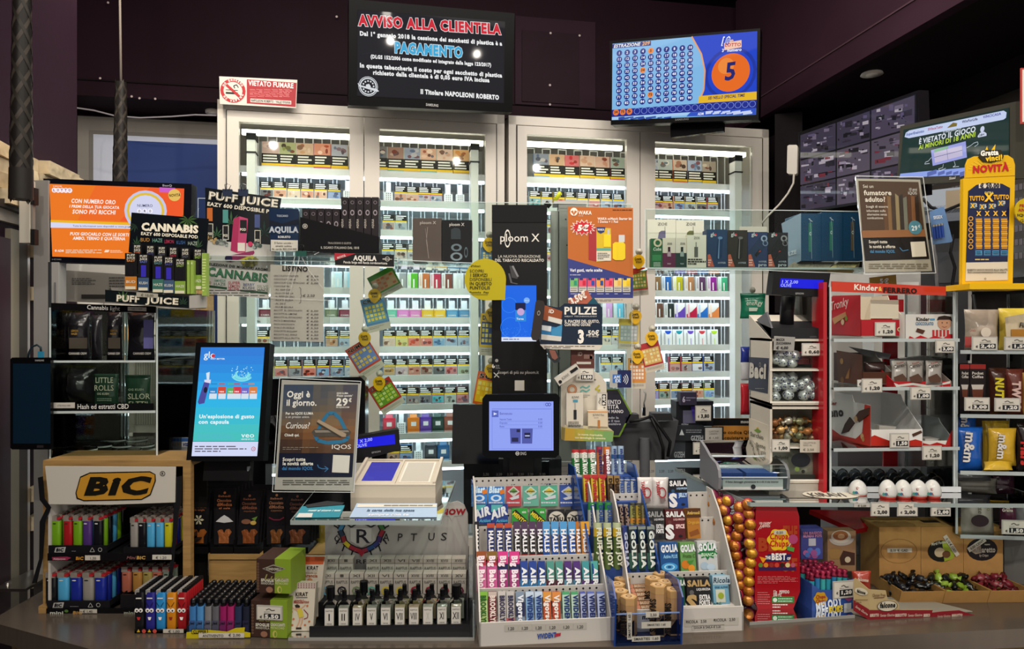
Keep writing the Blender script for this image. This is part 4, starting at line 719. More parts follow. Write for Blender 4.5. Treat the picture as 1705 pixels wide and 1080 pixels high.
def gshelf(name,lab,pts,th=.008):
 t=thing(name,lab,'shelf',V((sum(q[0]for q in pts)/4,sum(q[1]for q in pts)/4,GZ)));A=[V((x,y,GZ))for x,y in pts];part(t,'glass_plate',M().hexa([q-V((0,0,th))for q in A],A,'e6f0ee','glass'));m=M()
 for a,b in zip(A,A[1:]+A[:1]):
  n=(b-a).cross(V((0,0,1))).normalized()*.0008;m.hexa([a+n,b+n,b+n-V((0,0,th)),a+n-V((0,0,th))],[a-n,b-n,b-n-V((0,0,th)),a-n-V((0,0,th))],'8d9896','gloss')
 part(t,'edge',m)
 for x,y in((pts[0][0]+.03,pts[3][1]-.02),(pts[1][0]-.03,pts[2][1]-.02)):part(t,'leg',M().cyl((x,y,CT),(x,y,GZ-th),.005,.005,'a8acac','metal',10))
 return t
gshelf('glass_pay_shelf','thick glass pay shelf carrying the ivory change tray',[(-.406,1.3),(-.131,1.3),(-.131,1.63),(-.435,1.63)])
t=thing('change_tray','ivory sloped change tray with a blue lit pad on the glass shelf','tray',V((-.25,1.5,GZ)))
IV='b9b0a0';fz=GZ+.023;bz=GZ+.05;yb=1.62
A=[V((-.335,1.471,GZ)),V((-.159,1.471,GZ)),V((-.159,yb,GZ)),V((-.335,yb,GZ))];B=[V((-.335,1.471,fz)),V((-.159,1.471,fz)),V((-.16,yb,bz)),V((-.333,yb,bz))]
part(t,'body',M().hexa(A,B,IV,'satin'));TP=Pl(B[0]);TP.u=V((1,0,0));TP.v=(B[3]-B[0]).normalized();TP.n=TP.u.cross(TP.v)
part(t,'rim',M().fb(TP,0,0,0,.176,.006,.004,IV).fb(TP,0,.006,0,.006,.15,.008,IV).fb(TP,.17,.006,0,.176,.15,.008,IV).fb(TP,.086,.006,0,.09,.146,.003,IV).fb(TP,.006,.143,0,.17,.15,.003,IV))
part(t,'lit_pad',M().fb(TP,.016,.03,0,.08,.135,.001,'5a58e8','dim'));part(t,'coin_dish',M().fb(TP,.096,.02,0,.162,.135,.0012,'cfc6b8','gloss').fb(TP,.1,.024,.0012,.158,.131,.0016,'a89e90','gloss'))
m=M();z=GZ+.001
def flat(x0,y0,x1,y1,zz):
 k=lambda x,y:(lambda d:V(((x-CX)/F*d,d,zz)))((CZ-zz)*F/(y-CY));return k(x0,y0),k(x1,y1)
FP=Pl(V((0,1.4,GZ+.0012)));FP.u=V((1,0,0));FP.v=V((0,1,0));FP.n=V((0,0,1))
t=thing('leaflet','teal and white leaflet lying on the glass pay shelf edge','leaflet',FP.hit(530,855));part(t,'sheet',M().slab(FP,[(491,862),(565,861),(574,841),(502,843)],.0006,'2f7f90','satin',.0006));part(t,'print',M().g(FP,[(493,862),(519,862),(521,855),(498,855)],'c4c4c0',h=.0014).t(FP,'metti al sicuro i tuoi',512,852,566,12,'d4e4e4',h=.0014).g(FP,[(508,842),(545,835),(573,838),(570,841),(512,846)],'2c2e30',h=.002))
t=thing('leaflet','blue and white notice lying flat under the ivory tray edge','leaflet',FP.hit(660,850));part(t,'sheet',M().slab(FP,[(582,861),(727,861),(728,838),(594,838)],.0006,'9fb4cc','satin',.0006));part(t,'print',M().g(FP,[(596,840),(727,840),(727,845),(594,845)],'cfcabc',h=.0014).t(FP,'la carta della tua spesa',610,852,690,14,'38506c',h=.0014).t(FP,'sempre con te',612,859,680,14,'d8dce4',h=.0014).fine(FP,640,840.5,720,844.5,1,'6a6860',h=.0016))
PX=pl(865,560,1.82,0)
t=thing('advert_totem','tall black heater totem with a small blue screen','totem',PX.hit(865,662));part(t,'body',M().bx(PX,819,341,911,662,.06,'0d0e0f','satin'));part(t,'top_band',M().bx(PX,819,341,911,370,.002,'08080a','gloss',.002))
part(t,'display',M().bx(PX,835,475,893,568,.001,'1668e8','screen',.001));m=M();s='screen'
m.ring(PX,848,508,12,12.8,'3a8af4',s,.0016).ring(PX,850,545,16,16.8,'3a8af4',s,.0016).di(PX,877,500,5,'7ab0f4',s,.0016).t(PX,'fino al',874,501,881,2,'e4f0ff','r',0,s,.002).bx(PX,858,504,875,518,.0004,'141a40',s,.0018).bx(PX,858,516,876,535,.0004,'2a8ae0',s,.002).di(PX,867,519,6,'c8a8d8',s,.0024).t(PX,'Terea',860,532,872,3,'e8f4ff','b',0,s,.0026)
for i in range(60):m.di(PX,R.uniform(836,892),R.uniform(545,560),.5,'4aa0f8',s,.0016,n=4)
m.bx(PX,835,561,893,568,.0004,'dce4f8',s,.0014).fine(PX,838,563,890,566,1,'4a5a8a',s,.0022)
m.t(PX,'ploom X',832,402,898,13,'d0ccc4','r',h=.001);
m.ring(PX,845,397,4.2,5.2,'d0ccc4',q=2.9)
m.t(PX,'LA NUOVA SENSAZIONE',829,429,900,4.4,'b8b4ac','r').t(PX,'DEL TABACCO RISCALDATO',824,435.5,906,4.6,'c4c0b8','b').t(PX,'Scopri di più su ploom.it',829,622,897,5,'a8a49c','r').bx(PX,857,633,873,650,.0004,'b0aca4',h=.001)
m.g(PX,[(848,442),(853,443),(864,460),(861,464),(852,462)],'3c3c3e').g(PX,[(852,443),(855,442),(864,460),(861,461)],'77777a',h=.001).g(PX,[(846,455),(849,455),(853,470),(863,472),(860,473),(850,471)],'505054');part(t,'print',m)
t=thing('cigarette_packet','small black packet with a white six stuck on the totem','packet',P(826,633,1.75));p=pl(826,615,1.75,0,0,-22);part(t,'box',M().bx(p,819,594,835,632,.01,'141416','gloss'));part(t,'print',M().t(p,'6',820,613,825,6,'c0bcb4').fine(p,825,607,833,614,3,'8a8a86').ln(p,[(822,620),(831,628)],1.4,'b0b0ac').ln(p,[(830,620),(823,628)],1.4,'b0b0ac').di(p,827,600,3,'8a8a86',n=6))
SB=pl(808,465,1.7,0);pts=[(808+34.5*math.cos(rad(a)),465-34.5*math.sin(rad(a)))for a in range(0,271,10)]+[(841,499)]
t=thing('speech_bubble_sign','round yellow speech bubble sign fixed in front of the totem','sign',SB.hit(808,500));part(t,'plate',M().slab(SB,pts,.003,'a89a14','satin'));m=M().t(SB,'#TuSmart',784,444,800,2.8,'3c3a14')
for i,(tx,w,x1)in enumerate((('SCOPRI','r',806),('I SERVIZI','b',812),('DISPONIBILI','r',819),('IN QUESTO','b',819),('PUNTOLIS','b',816))):m.t(SB,tx,782 if i!=1 else 783,453.5+i*7,x1,5,'34331a',w)
part(t,'print',m.t(SB,'Puntolis',782,488,801,3,'34331a').t(SB,'Pay',805,488,814,3,'34331a').bx(SB,782,490,812,490.6,.0003,'5c5a20',h=.001))
solo(M().tube([SB.hit(836,470)-SB.n*.004,SB.hit(836,470)-SB.n*.12],.006,'d0d4d4','gloss'),'suction_cup','small clear suction peg behind the yellow speech bubble sign','fixing')
CPy=pl(948,560,1.86,0);t=thing('counter_post','wide grey aluminium pylon behind the orange poster','post',V((CPy.hit(948,560).x,1.9,CT)))
part(t,'upright',M().bx(CPy,930,336,976,1000,.06,'8d8a86','satin'));part(t,'flange',M().bx(CPy,918,350,931,1000,.04,'9a9792','satin',-.01).bx(CPy,929,352,931,1000,.002,'5a5856',h=.0));part(t,'cap',M().bx(CPy,922,334,976,339,.065,'a5a29c',h=.002));m=M()
for q in((944,408),(942,365),(952,366)):m.di(CPy,q[0],q[1],1.4,'3a3a3a',n=8)
part(t,'bolt',m,stuff=True)
solo(M().tube([P(923,335,1.9),P(930,325,1.9),P(933,320,1.9)],.006,'a8b020').tube([P(908,337,1.9),P(916,344,1.9)],.007,'141414'),'marker_pen','green and black pens poking out above the pylon','pen')
WK=pl(998,425,1.78,0);t=thing('advert_poster','orange and blue poster with a red price burst on the pylon','poster',WK.hit(998,505));part(t,'sheet',M().slab(WK,[(945,344),(1054,346),(1054,505),(946,504)],.002,'b0622c','gloss'))
m=M().g(WK,[(945,430),(1054,462),(1054,497),(946,497)],'343c78').g(WK,[(946,496),(1054,496),(1054,505),(946,504)],'b8b0a4',h=.001).fine(WK,985,498,1050,502,2,'6a665e',h=.0014)
m.di(WK,955.5,352.5,6.3,'e4dcd0',h=.001,ry=6.8).g(WK,[(950,352),(954,350),(955.5,355),(957,350),(961,352),(957,356),(955.5,359),(954,356)],'b0622c',h=.0014).t(WK,'WAKA',963,357,985,6,'e4dcd0').fine(WK,963,358.5,980,360,1,'d8c8b8').fine(WK,1020,348,1052,351,1,'3a2a20')
m.t(WK,'WAKA soMatch Starter kit',995,366,1052,4,'e4d8cc').t(WK,'1 Device + 1 Pod',995,371,1029,4,'e4d8cc')
for rr,c,h in((1.0,'e0d8d0',.001),(.88,'b8222c',.0014)):m.g(WK,[(970.5+(22 if k%2==0 else 16)*rr*math.cos(k*math.pi/15),379-(14 if k%2==0 else 9)*rr*math.sin(k*math.pi/15))for k in range(30)],c,h=h)
m.t(WK,'5€',961,384,980,9,'ece4dc','x',.15,h=.002)
m.g(WK,[(980,384),(993,378),(993,435),(980,432)],'9a3034').g(WK,[(993,378),(1017,380),(1018,433),(993,436)],'c8a828',h=.0008).bx(WK,993,418,1017,434,.0003,'ccc6b8',h=.0012).fine(WK,995,420,1015,432,4,'5a564e',h=.0018).bx(WK,993,413,1017,417,.0003,'5a9a8c',h=.0012)
m.g(WK,[(993,378),(1008,378),(1006,386),(1000,389),(995,386)],'283468',h=.0014).t(WK,'WAKA',995,384,1006,3.4,'d8dce8',h=.002).bx(WK,1005,390,1017,411,.0004,'e0c428',h=.0018).bx(WK,1011,382,1015,390,.0004,'b8b4ac',h=.0018).g(WK,[(1020,406),(1024,403),(1038,403),(1041,407),(1041,430),(1037,433),(1024,433),(1020,430)],'dcc024',h=.0014).bx(WK,1030,391,1040,403,.0004,'c4c4c4','gloss',.0014)
m.t(WK,'Vari gusti, varie scelte',949,452,1003,5,'dcdce4').fine(WK,949,456,984,459,1,'a8acc4',h=.001)
for i,c in enumerate(('5aa050','d03850','c83054','e08a2c','d84058','d8b868','e0c030')):
 x=949+i*14.6;m.bx(WK,x,463,x+13,486,.0003,'c4c2bc',h=.001).bx(WK,x,463,x+13,477,.0003,mix(c,'ffffff',.15),h=.0014).bx(WK,x+1,463,x+7,466,.0003,'283468',h=.0018).bx(WK,x+6.5,467,x+11.5,475,.0003,('2c8a6c','c02840','2a4a9c','2a4a8c','c83048','d8a848','e0b820')[i],h=.0018).fine(WK,x+1,478,x+12,485,2,'7a766e',h=.0014).fine(WK,x+1,488,x+12,490,1,'c4c4d0',h=.001)
part(t,'print',m)
PZ=pl(950,545,1.7,2)
t=thing('promo_sign','navy promo sign reading three euro fifty before the pylon','sign',PZ.hit(950,582));part(t,'plate',M().slab(PZ,[(934,510),(940,505),(997,506),(1003,512),(1003,574),(997,582),(906,580),(899,572),(900,506),(930,512)],.004,'0f2034','gloss'))
m=M().g(PZ,[(899,573),(1003,574),(998,582),(906,581)],'c8c0b4').t(PZ,'PULZE',939,523,994,12,'d8d4cc').t(PZ,'HEAT TECHNOLOGY',940,527.5,994,2,'a8a8a8').t(PZ,'IL PIACERE DEL GUSTO,',940,537,998,4.6,'d4d0c8').t(PZ,'CON MENO ODORE*',940,542.5,985,4.6,'d4d0c8').t(PZ,'3',962,570,974,20,'e0dcd4','x').t(PZ,',50€',976,558,998,8,'e0dcd4').t(PZ,'KIT DEVICE',980,561,996,2.2,'c0bcb4').fine(PZ,906,575,994,580,2,'4a4844')
m.g(PZ,[(907,508),(936,518),(934,540),(904,532)],'8c4a2c',h=.001).t(PZ,'iD',913,520,922,6,'dcd4cc',h=.0016,y1=522).g(PZ,[(913,526),(936,532),(935,540),(912,534)],'c8c4bc',h=.0014).g(PZ,[(902,541),(936,546),(934,560),(901,556)],'2c6c9c',h=.001).g(PZ,[(902,541),(918,543),(917,552),(902,549)],'c8ccd0',h=.0014).g(PZ,[(918,548),(936,540),(935,560),(918,558)],'3c84b0',h=.0016).g(PZ,[(901,556),(935,560),(934,568),(901,565)],'c4c2bc',h=.0014);part(t,'print',m)
part(t,'price_corner',M().slab(PZ.off(-.006),[(946,500),(978,482),(986,497),(978,508),(948,510)],.002,'a85a44','gloss').t(PZ.off(-.005),'3,50€',952,507,978,11,'e4d8cc','x',y1=494).g(PZ.off(-.006),[(972,512),(988,494),(1000,510)],'1c4a5c'))
p=pl(899,530,1.66,0,0,6);t=thing('tobacco_heater','dark bronze tobacco heater stick held before the navy sign','device',p.hit(892,566));part(t,'body',M().slab(p,[(892,502),(896,499),(905,501),(907,506),(899,562),(895,567),(887,566),(884,560)],.018,'2a2422','gloss'));part(t,'button',M().ring(p,897,521,1.6,2.6,'8a8480',h=.001,q=1.6))
p=pl(920,592,1.68,0,0,22);t=thing('tobacco_heater','copper tobacco heater peeking below the navy sign','device',p.hit(922,606));part(t,'body',M().slab(p,[(909,580),(925,582),(933,596),(931,603),(923,604),(914,596)],.014,'20262a','gloss'));part(t,'inlay',M().slab(p,[(914,582),(924,583),(929,595),(924,599),(919,596)],.002,'7a4c40','gloss',.002))
SN=pl(867,710,1.5,0,2)
def d_sn(p,m,q):
 s='screen';B='93a4f8';m.bx(p,814.5,668,921.5,749.5,.0004,B,s,.0014);D='4a54a8'
 m.bx(p,819,680,919,681,.0003,'7080dc',s,.0018).bx(p,819,682,820,747,.0003,'8090ec',s,.0018).bx(p,918,682,919,747,.0003,'8090ec',s,.0018).bx(p,819,746,919,747,.0003,'8090ec',s,.0018)
 m.bx(p,819,683,830,694,.0003,'5868c0',s,.002).g(p,[(822,686),(828,688.5),(822,691)],'dce0ff',s,.0026);m.t(p,'Benvenuto',832,690,853,4.2,D,'r',0,s,.002)
 for i,tx in enumerate(('Importo Totale','Deposito','Resto')):m.t(p,tx,832,699+i*6,(852,845,840)[i],3,D,'r',0,s,.002).t(p,'0.00',896,699+i*6,903,3,D,'r',0,s,.002);m.bx(p,832,700.6+i*6,904,701+i*6,.0003,'6c7ad0',s,.0018)
 for x0,x1 in((849,867),(869,887)):m.g(p,[(x0,713),(x1,713),(x1-(x0>860),738),(x0+(x0<860),738)],'5058a8',s,.002)
 m.bx(p,852,728,863,735,.0003,'20244c',s,.0024).bx(p,873,720,883,729,.0003,'1a1e40',s,.0024).bx(p,874,724,882,726,.0003,'b8c0f0',s,.0028).bx(p,860,714,866,719,.0003,'20244c',s,.0024)
 m.ring(p,910.5,673,1.8,2.8,'283a9c',s,.002,12).ring(p,914.8,673,1.8,2.8,'283a9c',s,.002,12).ring(p,907,673,1.6,2.2,'8090e0',s,.002,12)
 q.ring(p,861.5,754.5,2.2,3.4,'a8a8a8').bx(p,859.5,753.6,864,755.4,.0003,'a8a8a8',h=.001).t(p,'SNG',866,757,876.5,5,'a8a8a8','r')
scr('customer_screen','black rounded customer touchscreen lit pale blue at counter centre',SN,[(803,664),(808,657),(927,655.5),(932,661),(931,756),(925,762),(808,762),(803,756)],[(814.5,668),(921.5,668),(921.5,749.5),(814.5,749.5)],.03,'0a0b0d',d_sn)
solo(M().bx(pl(868,800,1.56),848,755,888,885,.06,'141517').bx(pl(868,800,1.58),838,762,902,800,.06,'1b1c1f'),'screen_stand','black pedestal carrying the pale blue customer screen','stand')
p=pl(790,720,1.66,0);solo(M().slab(p,[(754,673),(830,673),(830,772),(752,772)],.02,'070709','gloss'),'tilted_screen','plain black screen back tucked behind the pale blue touchscreen','screen')
solo(M().bx(pl(845,780,1.72),772,764,935,872,.04,'1d2023').bx(pl(884,780,1.7),880,768,914,800,.02,'0c0d0e','gloss').bx(pl(845,770,1.7),839,763,849,773,.004,'2a5a9a','gloss',.001),'till_terminal','dark grey till terminal under the pale blue touchscreen','terminal')
KW=pl(975,690,1.66,0,2);pts=[(934,712),(934,640)]+[(973-39*math.cos(rad(a)),652-38*math.sin(rad(a)))for a in range(15,170,12)]+[(1013,712)]
t=thing('counter_display_box','arched white pod display with a yellow green tray under it','display',KW.hit(975,735));part(t,'back_card',M().slab(KW,pts,.003,'bdb6a8','satin'));TR=KW.off(.04)
part(t,'tray',M().slab(TR,[(941,712),(1022,718),(1020,735),(940,733)],.004,'a8923a','satin').hexa([TR.hit(941,712),TR.hit(940,733),KW.hit(934,731),KW.hit(934,710)],[q+V((.002,0,0))for q in(TR.hit(941,712),TR.hit(940,733),KW.hit(934,731),KW.hit(934,710))],'b09434').slab(TR,[(941,712),(1022,718),(1013,711),(940,708)],.002,'b8b090','satin',-.01))
m=M().ring(KW,952.5,648,4.5,7.5,'b07a58').ring(KW,952.5,648,7.5,8.2,'7a5a48')
for k in(0,6):m.ln(KW,[(966,646+k),(970,643+k),(976,646+k),(982,642+k)],2.4,'5a9a94')
m.ln(KW,[(998,641),(991,648),(999,649),(995,652)],2.6,'a8a040').fine(KW,971,656,985,662,2,'8a8a82').t(KW,'+',988,634,993,4,'3a3a3a','b')
for i,c in enumerate(('b89438','a8983c','909c48','7c9c54','70985c')):m.g(TR,[(941+i*16,712.3+i*1.2),(957+i*16,713.5+i*1.2),(956+i*16,733.4+i*.4),(940+i*16,733+i*.4)],c,h=.001)
m.t(TR,'La nuova ricaricabile',962,724,1003,3.4,'e0d8b0',h=.002,y1=726).t(TR,'con tecnologia in ceramica',957,729.5,1008,3.4,'e0d8b0',h=.002,y1=731);part(t,'print',m)
def tagp(name,lab,p,x0,y0,x1,y1,price,dark=True,cat='price tag',pre='€'):
 t=thing(name,lab,cat,p.hit((x0+x1)/2,y1));W,H=x1-x0,y1-y0;part(t,'holder',M().bx(p,x0,y0,x1,y1,.002,'aaa69e','gloss'));m=M().r(p,x0+W*.05,y0+H*.08,x1-W*.05,y1-H*.06,'c8c3b8')
 m.ln(p,[(x0+W*.38,y0+H*.3),(x0+W*.5,y0+H*.22),(x0+W*.6,y0+H*.34),(x0+W*.72,y0+H*.32)],H*.06,'55524c',h=.001).fine(p,x0+W*.3,y0+H*.38,x0+W*.75,y0+H*.46,1,'77736c',h=.001)
 if dark:m.bx(p,x0+W*.3,y0+H*.52,x1-W*.08,y1-H*.12,.0003,'26282c',h=.001)
 m.t(p,price,x0+W*.34,y1-H*.2,x1-W*.12,H*.22,'d8d4cc' if dark else '2c2c2c','x',h=.0016).t(p,pre,x0+W*.14,y1-H*.2,x0+W*.24,H*.14,'3c3a36','b',h=.0016);part(t,'print',m);return t
tagp('price_tag','price tag reading eighteen euro on the arched white display',KW.off(.008),958,613,989,634,'18,00');p=KW.off(.012)
p2=pl(958,620,1.6,0,0,38);t=thing('pod_box','white slim pod box tilted across the arched display','box',p2.hit(950,640));L=Lo(P(923,630,1.62),(math.cos(rad(34)),0,math.sin(rad(34))),(-math.sin(rad(34)),0,math.cos(rad(34))),1.62/F);part(t,'box',M().bx(L,0,0,44,15,.02,'bdb8ae','gloss'));part(t,'print',M().t(L,'KIWI',10,10,24,5,'77736c','r').bx(L,28,4,42,9,.0005,'1a1a1c',h=.001).di(L,5,10,3,'1a1a1c'))
def gbox(name,lab,p,x0,y0,x1,y1,th,c,dr=None,cat='box',fin='satin',group=None):
 m=M().bx(p,x0,y0,x1,y1,th,c,fin)
 t=solo(m,name,lab,cat,group)
 if dr:q=M();dr(p,q);part(t,'print',q)
 return t
gbox('pod_box','white pod box with a pen picture standing on the yellow tray',KW.off(.03),943,655,971,713,.02,'c4bdb0',lambda p,m:(m.t(p,'KIWI',952,663,964,4,'6a6a64','r'),m.bx(p,954,665,962,669,.0003,'4a8aa0',h=.001),m.bx(p,955,682,960,698,.0003,'232428',h=.001),m.bx(p,956.5,670,958.5,682,.0003,'9a9890',h=.001),m.fine(p,946,701,968,711,4,'3a3833')))
gbox('pod_box','peach topped white refill box on the yellow tray',KW.off(.03),979,684,1012,713,.02,'c8bba4',lambda p,m:(m.r(p,979,684,1012,686,'d0905c'),m.t(p,'KIWI',987,692,999,3.4,'7a766c','r'),m.t(p,'Pen',1000,692,1006,3.4,'7a766c','r'),m.bx(p,995,699,999,712,.0003,'a8703c',h=.001),m.fine(p,989,694,1004,696,1,'9a948a')))
t=tagp('price_tag','price tag turned sideways reading nine euro on the arched display',Lo(KW.hit(992,683)+KW.n*.012,(0,0,1),(-1,0,0),1.66/F),0,0,30,18,'9,00')
gbox('pod_box','brown heat stick box half hidden behind the navy sign',pl(970,600,1.72),951,583,990,615,.02,'5c3630',lambda p,m:(m.t(p,'iD',962,592,970,6,'a89088'),m.r(p,960,602,984,606,'c4bdb4'),[m.bx(p,R.uniform(972,988),R.uniform(584,596),R.uniform(972,988)+1,597,.0002,'8a6a60',h=.001)for _ in range(3)]))
p=pl(1031,630,1.75,0);t=thing('payment_sign','blue contactless payment card sticker on the clear screen','sign',p.hit(1031,645));part(t,'plate',M().bx(p,1015,616,1051,645,.002,'131b4c','gloss'));part(t,'print',M().bx(p,1015,616,1028,645,.0003,'a8a8a4',h=.0008).bx(p,1020,623,1034,637,.0003,'2c6ab4','gloss',.0014).t(p,'AM',1022,630,1032,5,'d8e0ec',h=.002).t(p,'EX',1024,636,1033,5,'d8e0ec',h=.002).ring(p,1034,631,5,6,'d8dce4',a0=-45,a1=45).ring(p,1034,631,8,9,'d8dce4',a0=-45,a1=45).ring(p,1034,631,11,12,'d8dce4',a0=-45,a1=45))
p=pl(1030,690,1.78,0);t=thing('hexagon_sign','dark pointed sign with a lime border beside the arched display','sign',p.hit(1025,727));part(t,'plate',M().slab(p,[(985,648),(1030,647),(1052,687),(1032,727),(985,727)],.003,'6a8a2c').slab(p,[(985,649),(1028,649),(1049,687),(1030,724),(985,724)],.001,'161626','gloss',.001));part(t,'print',M().t(p,'PAGAMENTO',984,672,1034,6.4,'d8d4d8',h=.002).t(p,'IDENTITÀ',992,680,1030,6.4,'d8d4d8',h=.002).t(p,'A PORTATA DI MANO',970,687,1038,5,'d8d4d8',h=.002).t(p,'avvicinando la',992,696.5,1030,3.6,'a8a8b4',h=.002).t(p,'carta o il tuo',996,702,1032,3.6,'a8a8b4',h=.002).t(p,'dispositivo',1000,707,1034,3.6,'a8a8b4',h=.002))
p=pl(735,400,1.78,2)
gbox('heater_box','matt brown heater carton on the hanging acrylic shelf',p,687,363,735,436,.06,'4a423d',lambda p,m:(m.t(p,'ploom X',699,373,726,5,'a8a098','r'),m.ln(p,[(712,378),(710,400),(714,430)],.8,'8a8078','gloss'),m.ln(p,[(708,380),(712,410)],.6,'7a706a','gloss')))
gbox('heater_box','glossy black heater carton on the hanging acrylic shelf',p,736,366,786,438,.06,'101214',lambda p,m:(m.t(p,'ploom X',748,376,773,5,'c0bcb6','r'),m.g(p,[(751,382),(757,379),(764,380),(767,384),(767,398),(751,398)],'2c3438','gloss'),m.ring(p,760,412,5,9,'5a6a70','gloss',q=.7),m.ring(p,760,427,6,10,'6a7a80','gloss',q=.7),m.ring(p,776,420,2,3,'4a5a60','gloss',q=3)),fin='gloss')
sheet('acrylic_sheet','clear acrylic shelf edge under the twin heater cartons',pl(735,440,1.76,2),[(640,432),(818,439),(818,446),(640,440)],.14)
SG=pl(900,560,1.9,0)
sheet('sneeze_screen','clear acrylic screen hanging between totem and the white boxes',SG.off(.06),[(330,330),(1052,340),(1052,768),(330,768)],.004)
# FAR SIDE: SCREENS, HANGING SHELF, SWEET RACKS
def sideplane(x,z=1.5):return Pl((x,2.2,z),-88)
S1=Pl(P(1330,290,2.6),-85)
def d_cc(p,m,q):
 s='dim';X=[1332,1393,1450,1525];T=lambda x:225-(x-1330)*.352;Bt=lambda x:351-(x-1338)*.15
 for j in range(3):
  for i in range(3):
   f0,f1=j/3,(j+1)/3;x0,x1=X[i],X[i+1];Y=lambda x,f:T(x)+(Bt(x)-T(x))*f;W=lambda u,v:(x0+(x1-x0)*u,Y(x0+(x1-x0)*u,f0+(f1-f0)*(.03+.94*v)))
   m.g(p,[W(.02,0),W(.98,0),W(.98,1),W(.02,1)],R.choice(('5a4f66','4a4258','6a5f70')),s,.0012)
   for k in range(28):
    u,v,a,b=R.uniform(.04,.8),R.uniform(.02,.8),R.uniform(.04,.34)*(1-k/40),R.uniform(.05,.3)*(1-k/40);c=R.choice(('16121c','b8aac0','2a2430','8a7c94','d8ccd8','3a3040','0e0c12','8a3040' if j else '70648a'));m.g(p,[W(u,v),W(u+a,v+R.uniform(0,.06)),W(min(u+a,.97),min(v+b,.97)),W(u,min(v+b*.8,.97))],c,s,.0014+k*.00003)
scr('security_monitor','dark monitor of nine purple camera views under the fascia',S1,[(1328,221),(1529,150),(1535,324),(1338,354)],[(1331,225),(1526,156),(1530,320),(1340,349)],.03,'121014',d_cc)
S2=Pl(P(1500,250,1.98),-88)
def d_si(p,m,q):
 s='screen';T=lambda x:216-(x-1505)*.206
 m.g(p,[(1505,216),(1681,179),(1681,288),(1498,296)],'14302c',s,.0012);m.g(p,[(1500,289),(1681,272),(1681,288),(1498,296)],'8fa4e8',s,.0014)
 m.g(p,[(1509,221),(1515,217),(1672,184),(1677,187),(1676,196),(1672,199),(1514,230),(1507,228)],'c4d0f0',s,.0014)
 for tx,x0,y0,x1,c in(('SuperEnalotto',1510,226,1540,'3c5aa0'),('SiVinceTutto',1546,217.5,1571,'a84a6c'),('WinForLife',1603,205,1629,'3a3a5a'),('VINCICASA',1638,197,1668,'4a4a9c')):m.t(p,tx,x0,y0,x1,4,c,'b',0,s,.002,y0-(x1-x0)*.2)
 m.g(p,[(1580,211),(1588,204),(1595,205),(1594,210),(1578,213)],'7a6a2c',s,.0018)
 for tx,x0,y0,x1,y1,h,c in(('Ti ricordiamo che',1571,222,1602,214,3.4,'c8d4dc'),('È VIETATO IL GIOCO',1531,240,1626,219,8,'dce4ec'),('AI MINORI DI 18 ANNI',1531,249,1626,227,7,'b4d040')):m.t(p,tx,x0,y0,x1,h,c,'b',0,s,.002,y1)
 m.di(p,1637,215,5,'c8d0e8',s,.002).g(p,[(1629,227),(1633,221),(1640,219),(1644,222),(1644,226),(1630,229)],'c8d0e8',s,.002);m.t(p,'18+',1632,227.5,1641,3.6,'14302c','b',0,s,.0026,225)
 m.g(p,[(1551,250),(1609,235),(1611,262),(1554,276)],'9aa0e0',s,.0016);m.g(p,[(1556,254),(1603,242),(1604,259),(1558,271)],'c4bcd8',s,.002);m.g(p,[(1557,249),(1580,243),(1580,247),(1557,254)],'7ab088',s,.0024);m.ln(p,[(1578,247),(1580,266)],.8,'5a5a8a',s,.0026).ln(p,[(1557,262),(1604,250)],.8,'5a5a8a',s,.0026)
 for pts in(((1552,262),(1547,268),(1542,270),(1541,273),(1549,272)),((1611,246),(1618,242),(1623,238),(1629,236),(1630,240),(1624,244)),((1572,273),(1571,279),(1564,281),(1566,284),(1576,280)),((1590,268),(1592,275),(1588,278),(1598,277))):m.ln(p,pts,.8,'d0dce8',s,.002)
 m.fine(p,1545,286,1640,290,1,'5a6ab0',s,.002)
 q.t(p,'Sisal',1581,299,1592,4,'c8c8c4','b',y1=297.5)
scr('lottery_monitor','olive framed monitor with dark green under eighteens game warning',S2,[(1499,210),(1691,169),(1691,297),(1493,309)],[(1505,216),(1681,179),(1681,288),(1498,296)],.04,'3a3830',d_si,fin='satin')
p=pl(1319,265,2.75,-30);t=thing('router_box','small white wall box with a cable beside the camera monitor','box',p.hit(1319,290));part(t,'case',M().slab(p,[(1311,243),(1314,241),(1326,241),(1328,243),(1327,288),(1325,290),(1312,289),(1310,287)],.03,'d4cec4'));part(t,'cord',M().tube([p.hit(*q)for q in((1322,289),(1321,305),(1312,322),(1298,340),(1280,358),(1268,372))],.004,'c4beb4'))
struct('trim_8',M().bx(pl(1310,330,2.95,-20),1290,190,1336,520,.1,'150f12','wall'))
HS=pl(1250,450,1.72,0)
sheet('acrylic_shelf','long clear hanging shelf carrying the pod and heater boxes',HS.off(.035),[(1074,348),(1300,350),(1436,352),(1436,456),(1280,450),(1074,446)],.003)
hz=HS.loc(1200,446)[1];a0,a1=HS.loc(1074,440)[0],HS.loc(1470,440)[0]
solo(M().fb(HS,a0,hz-.006,-.12,a1-.02,hz-.001,.03,'eef4f2','glass').fb(HS,a0,hz-.006,.029,a1-.02,hz-.001,.031,'b0bbb9','gloss'),'hanging_shelf','clear base plate of the hanging shelf under the device boxes','shelf')
B2=HS.off(-.05);BX=lambda*a,**k:gbox('device_box',*a,**k)
def zoe(x,c):return lambda p,m:(m.t(p,'ZOE',x+17,375,x+33,4.4,'6a665e','r'),m.ln(p,[(x+29,377),(x+29,389)],.7,'5a564e'),m.g(p,[(x+17,398),(x+19,387),(x+23,384),(x+30,384),(x+30,398)],c))
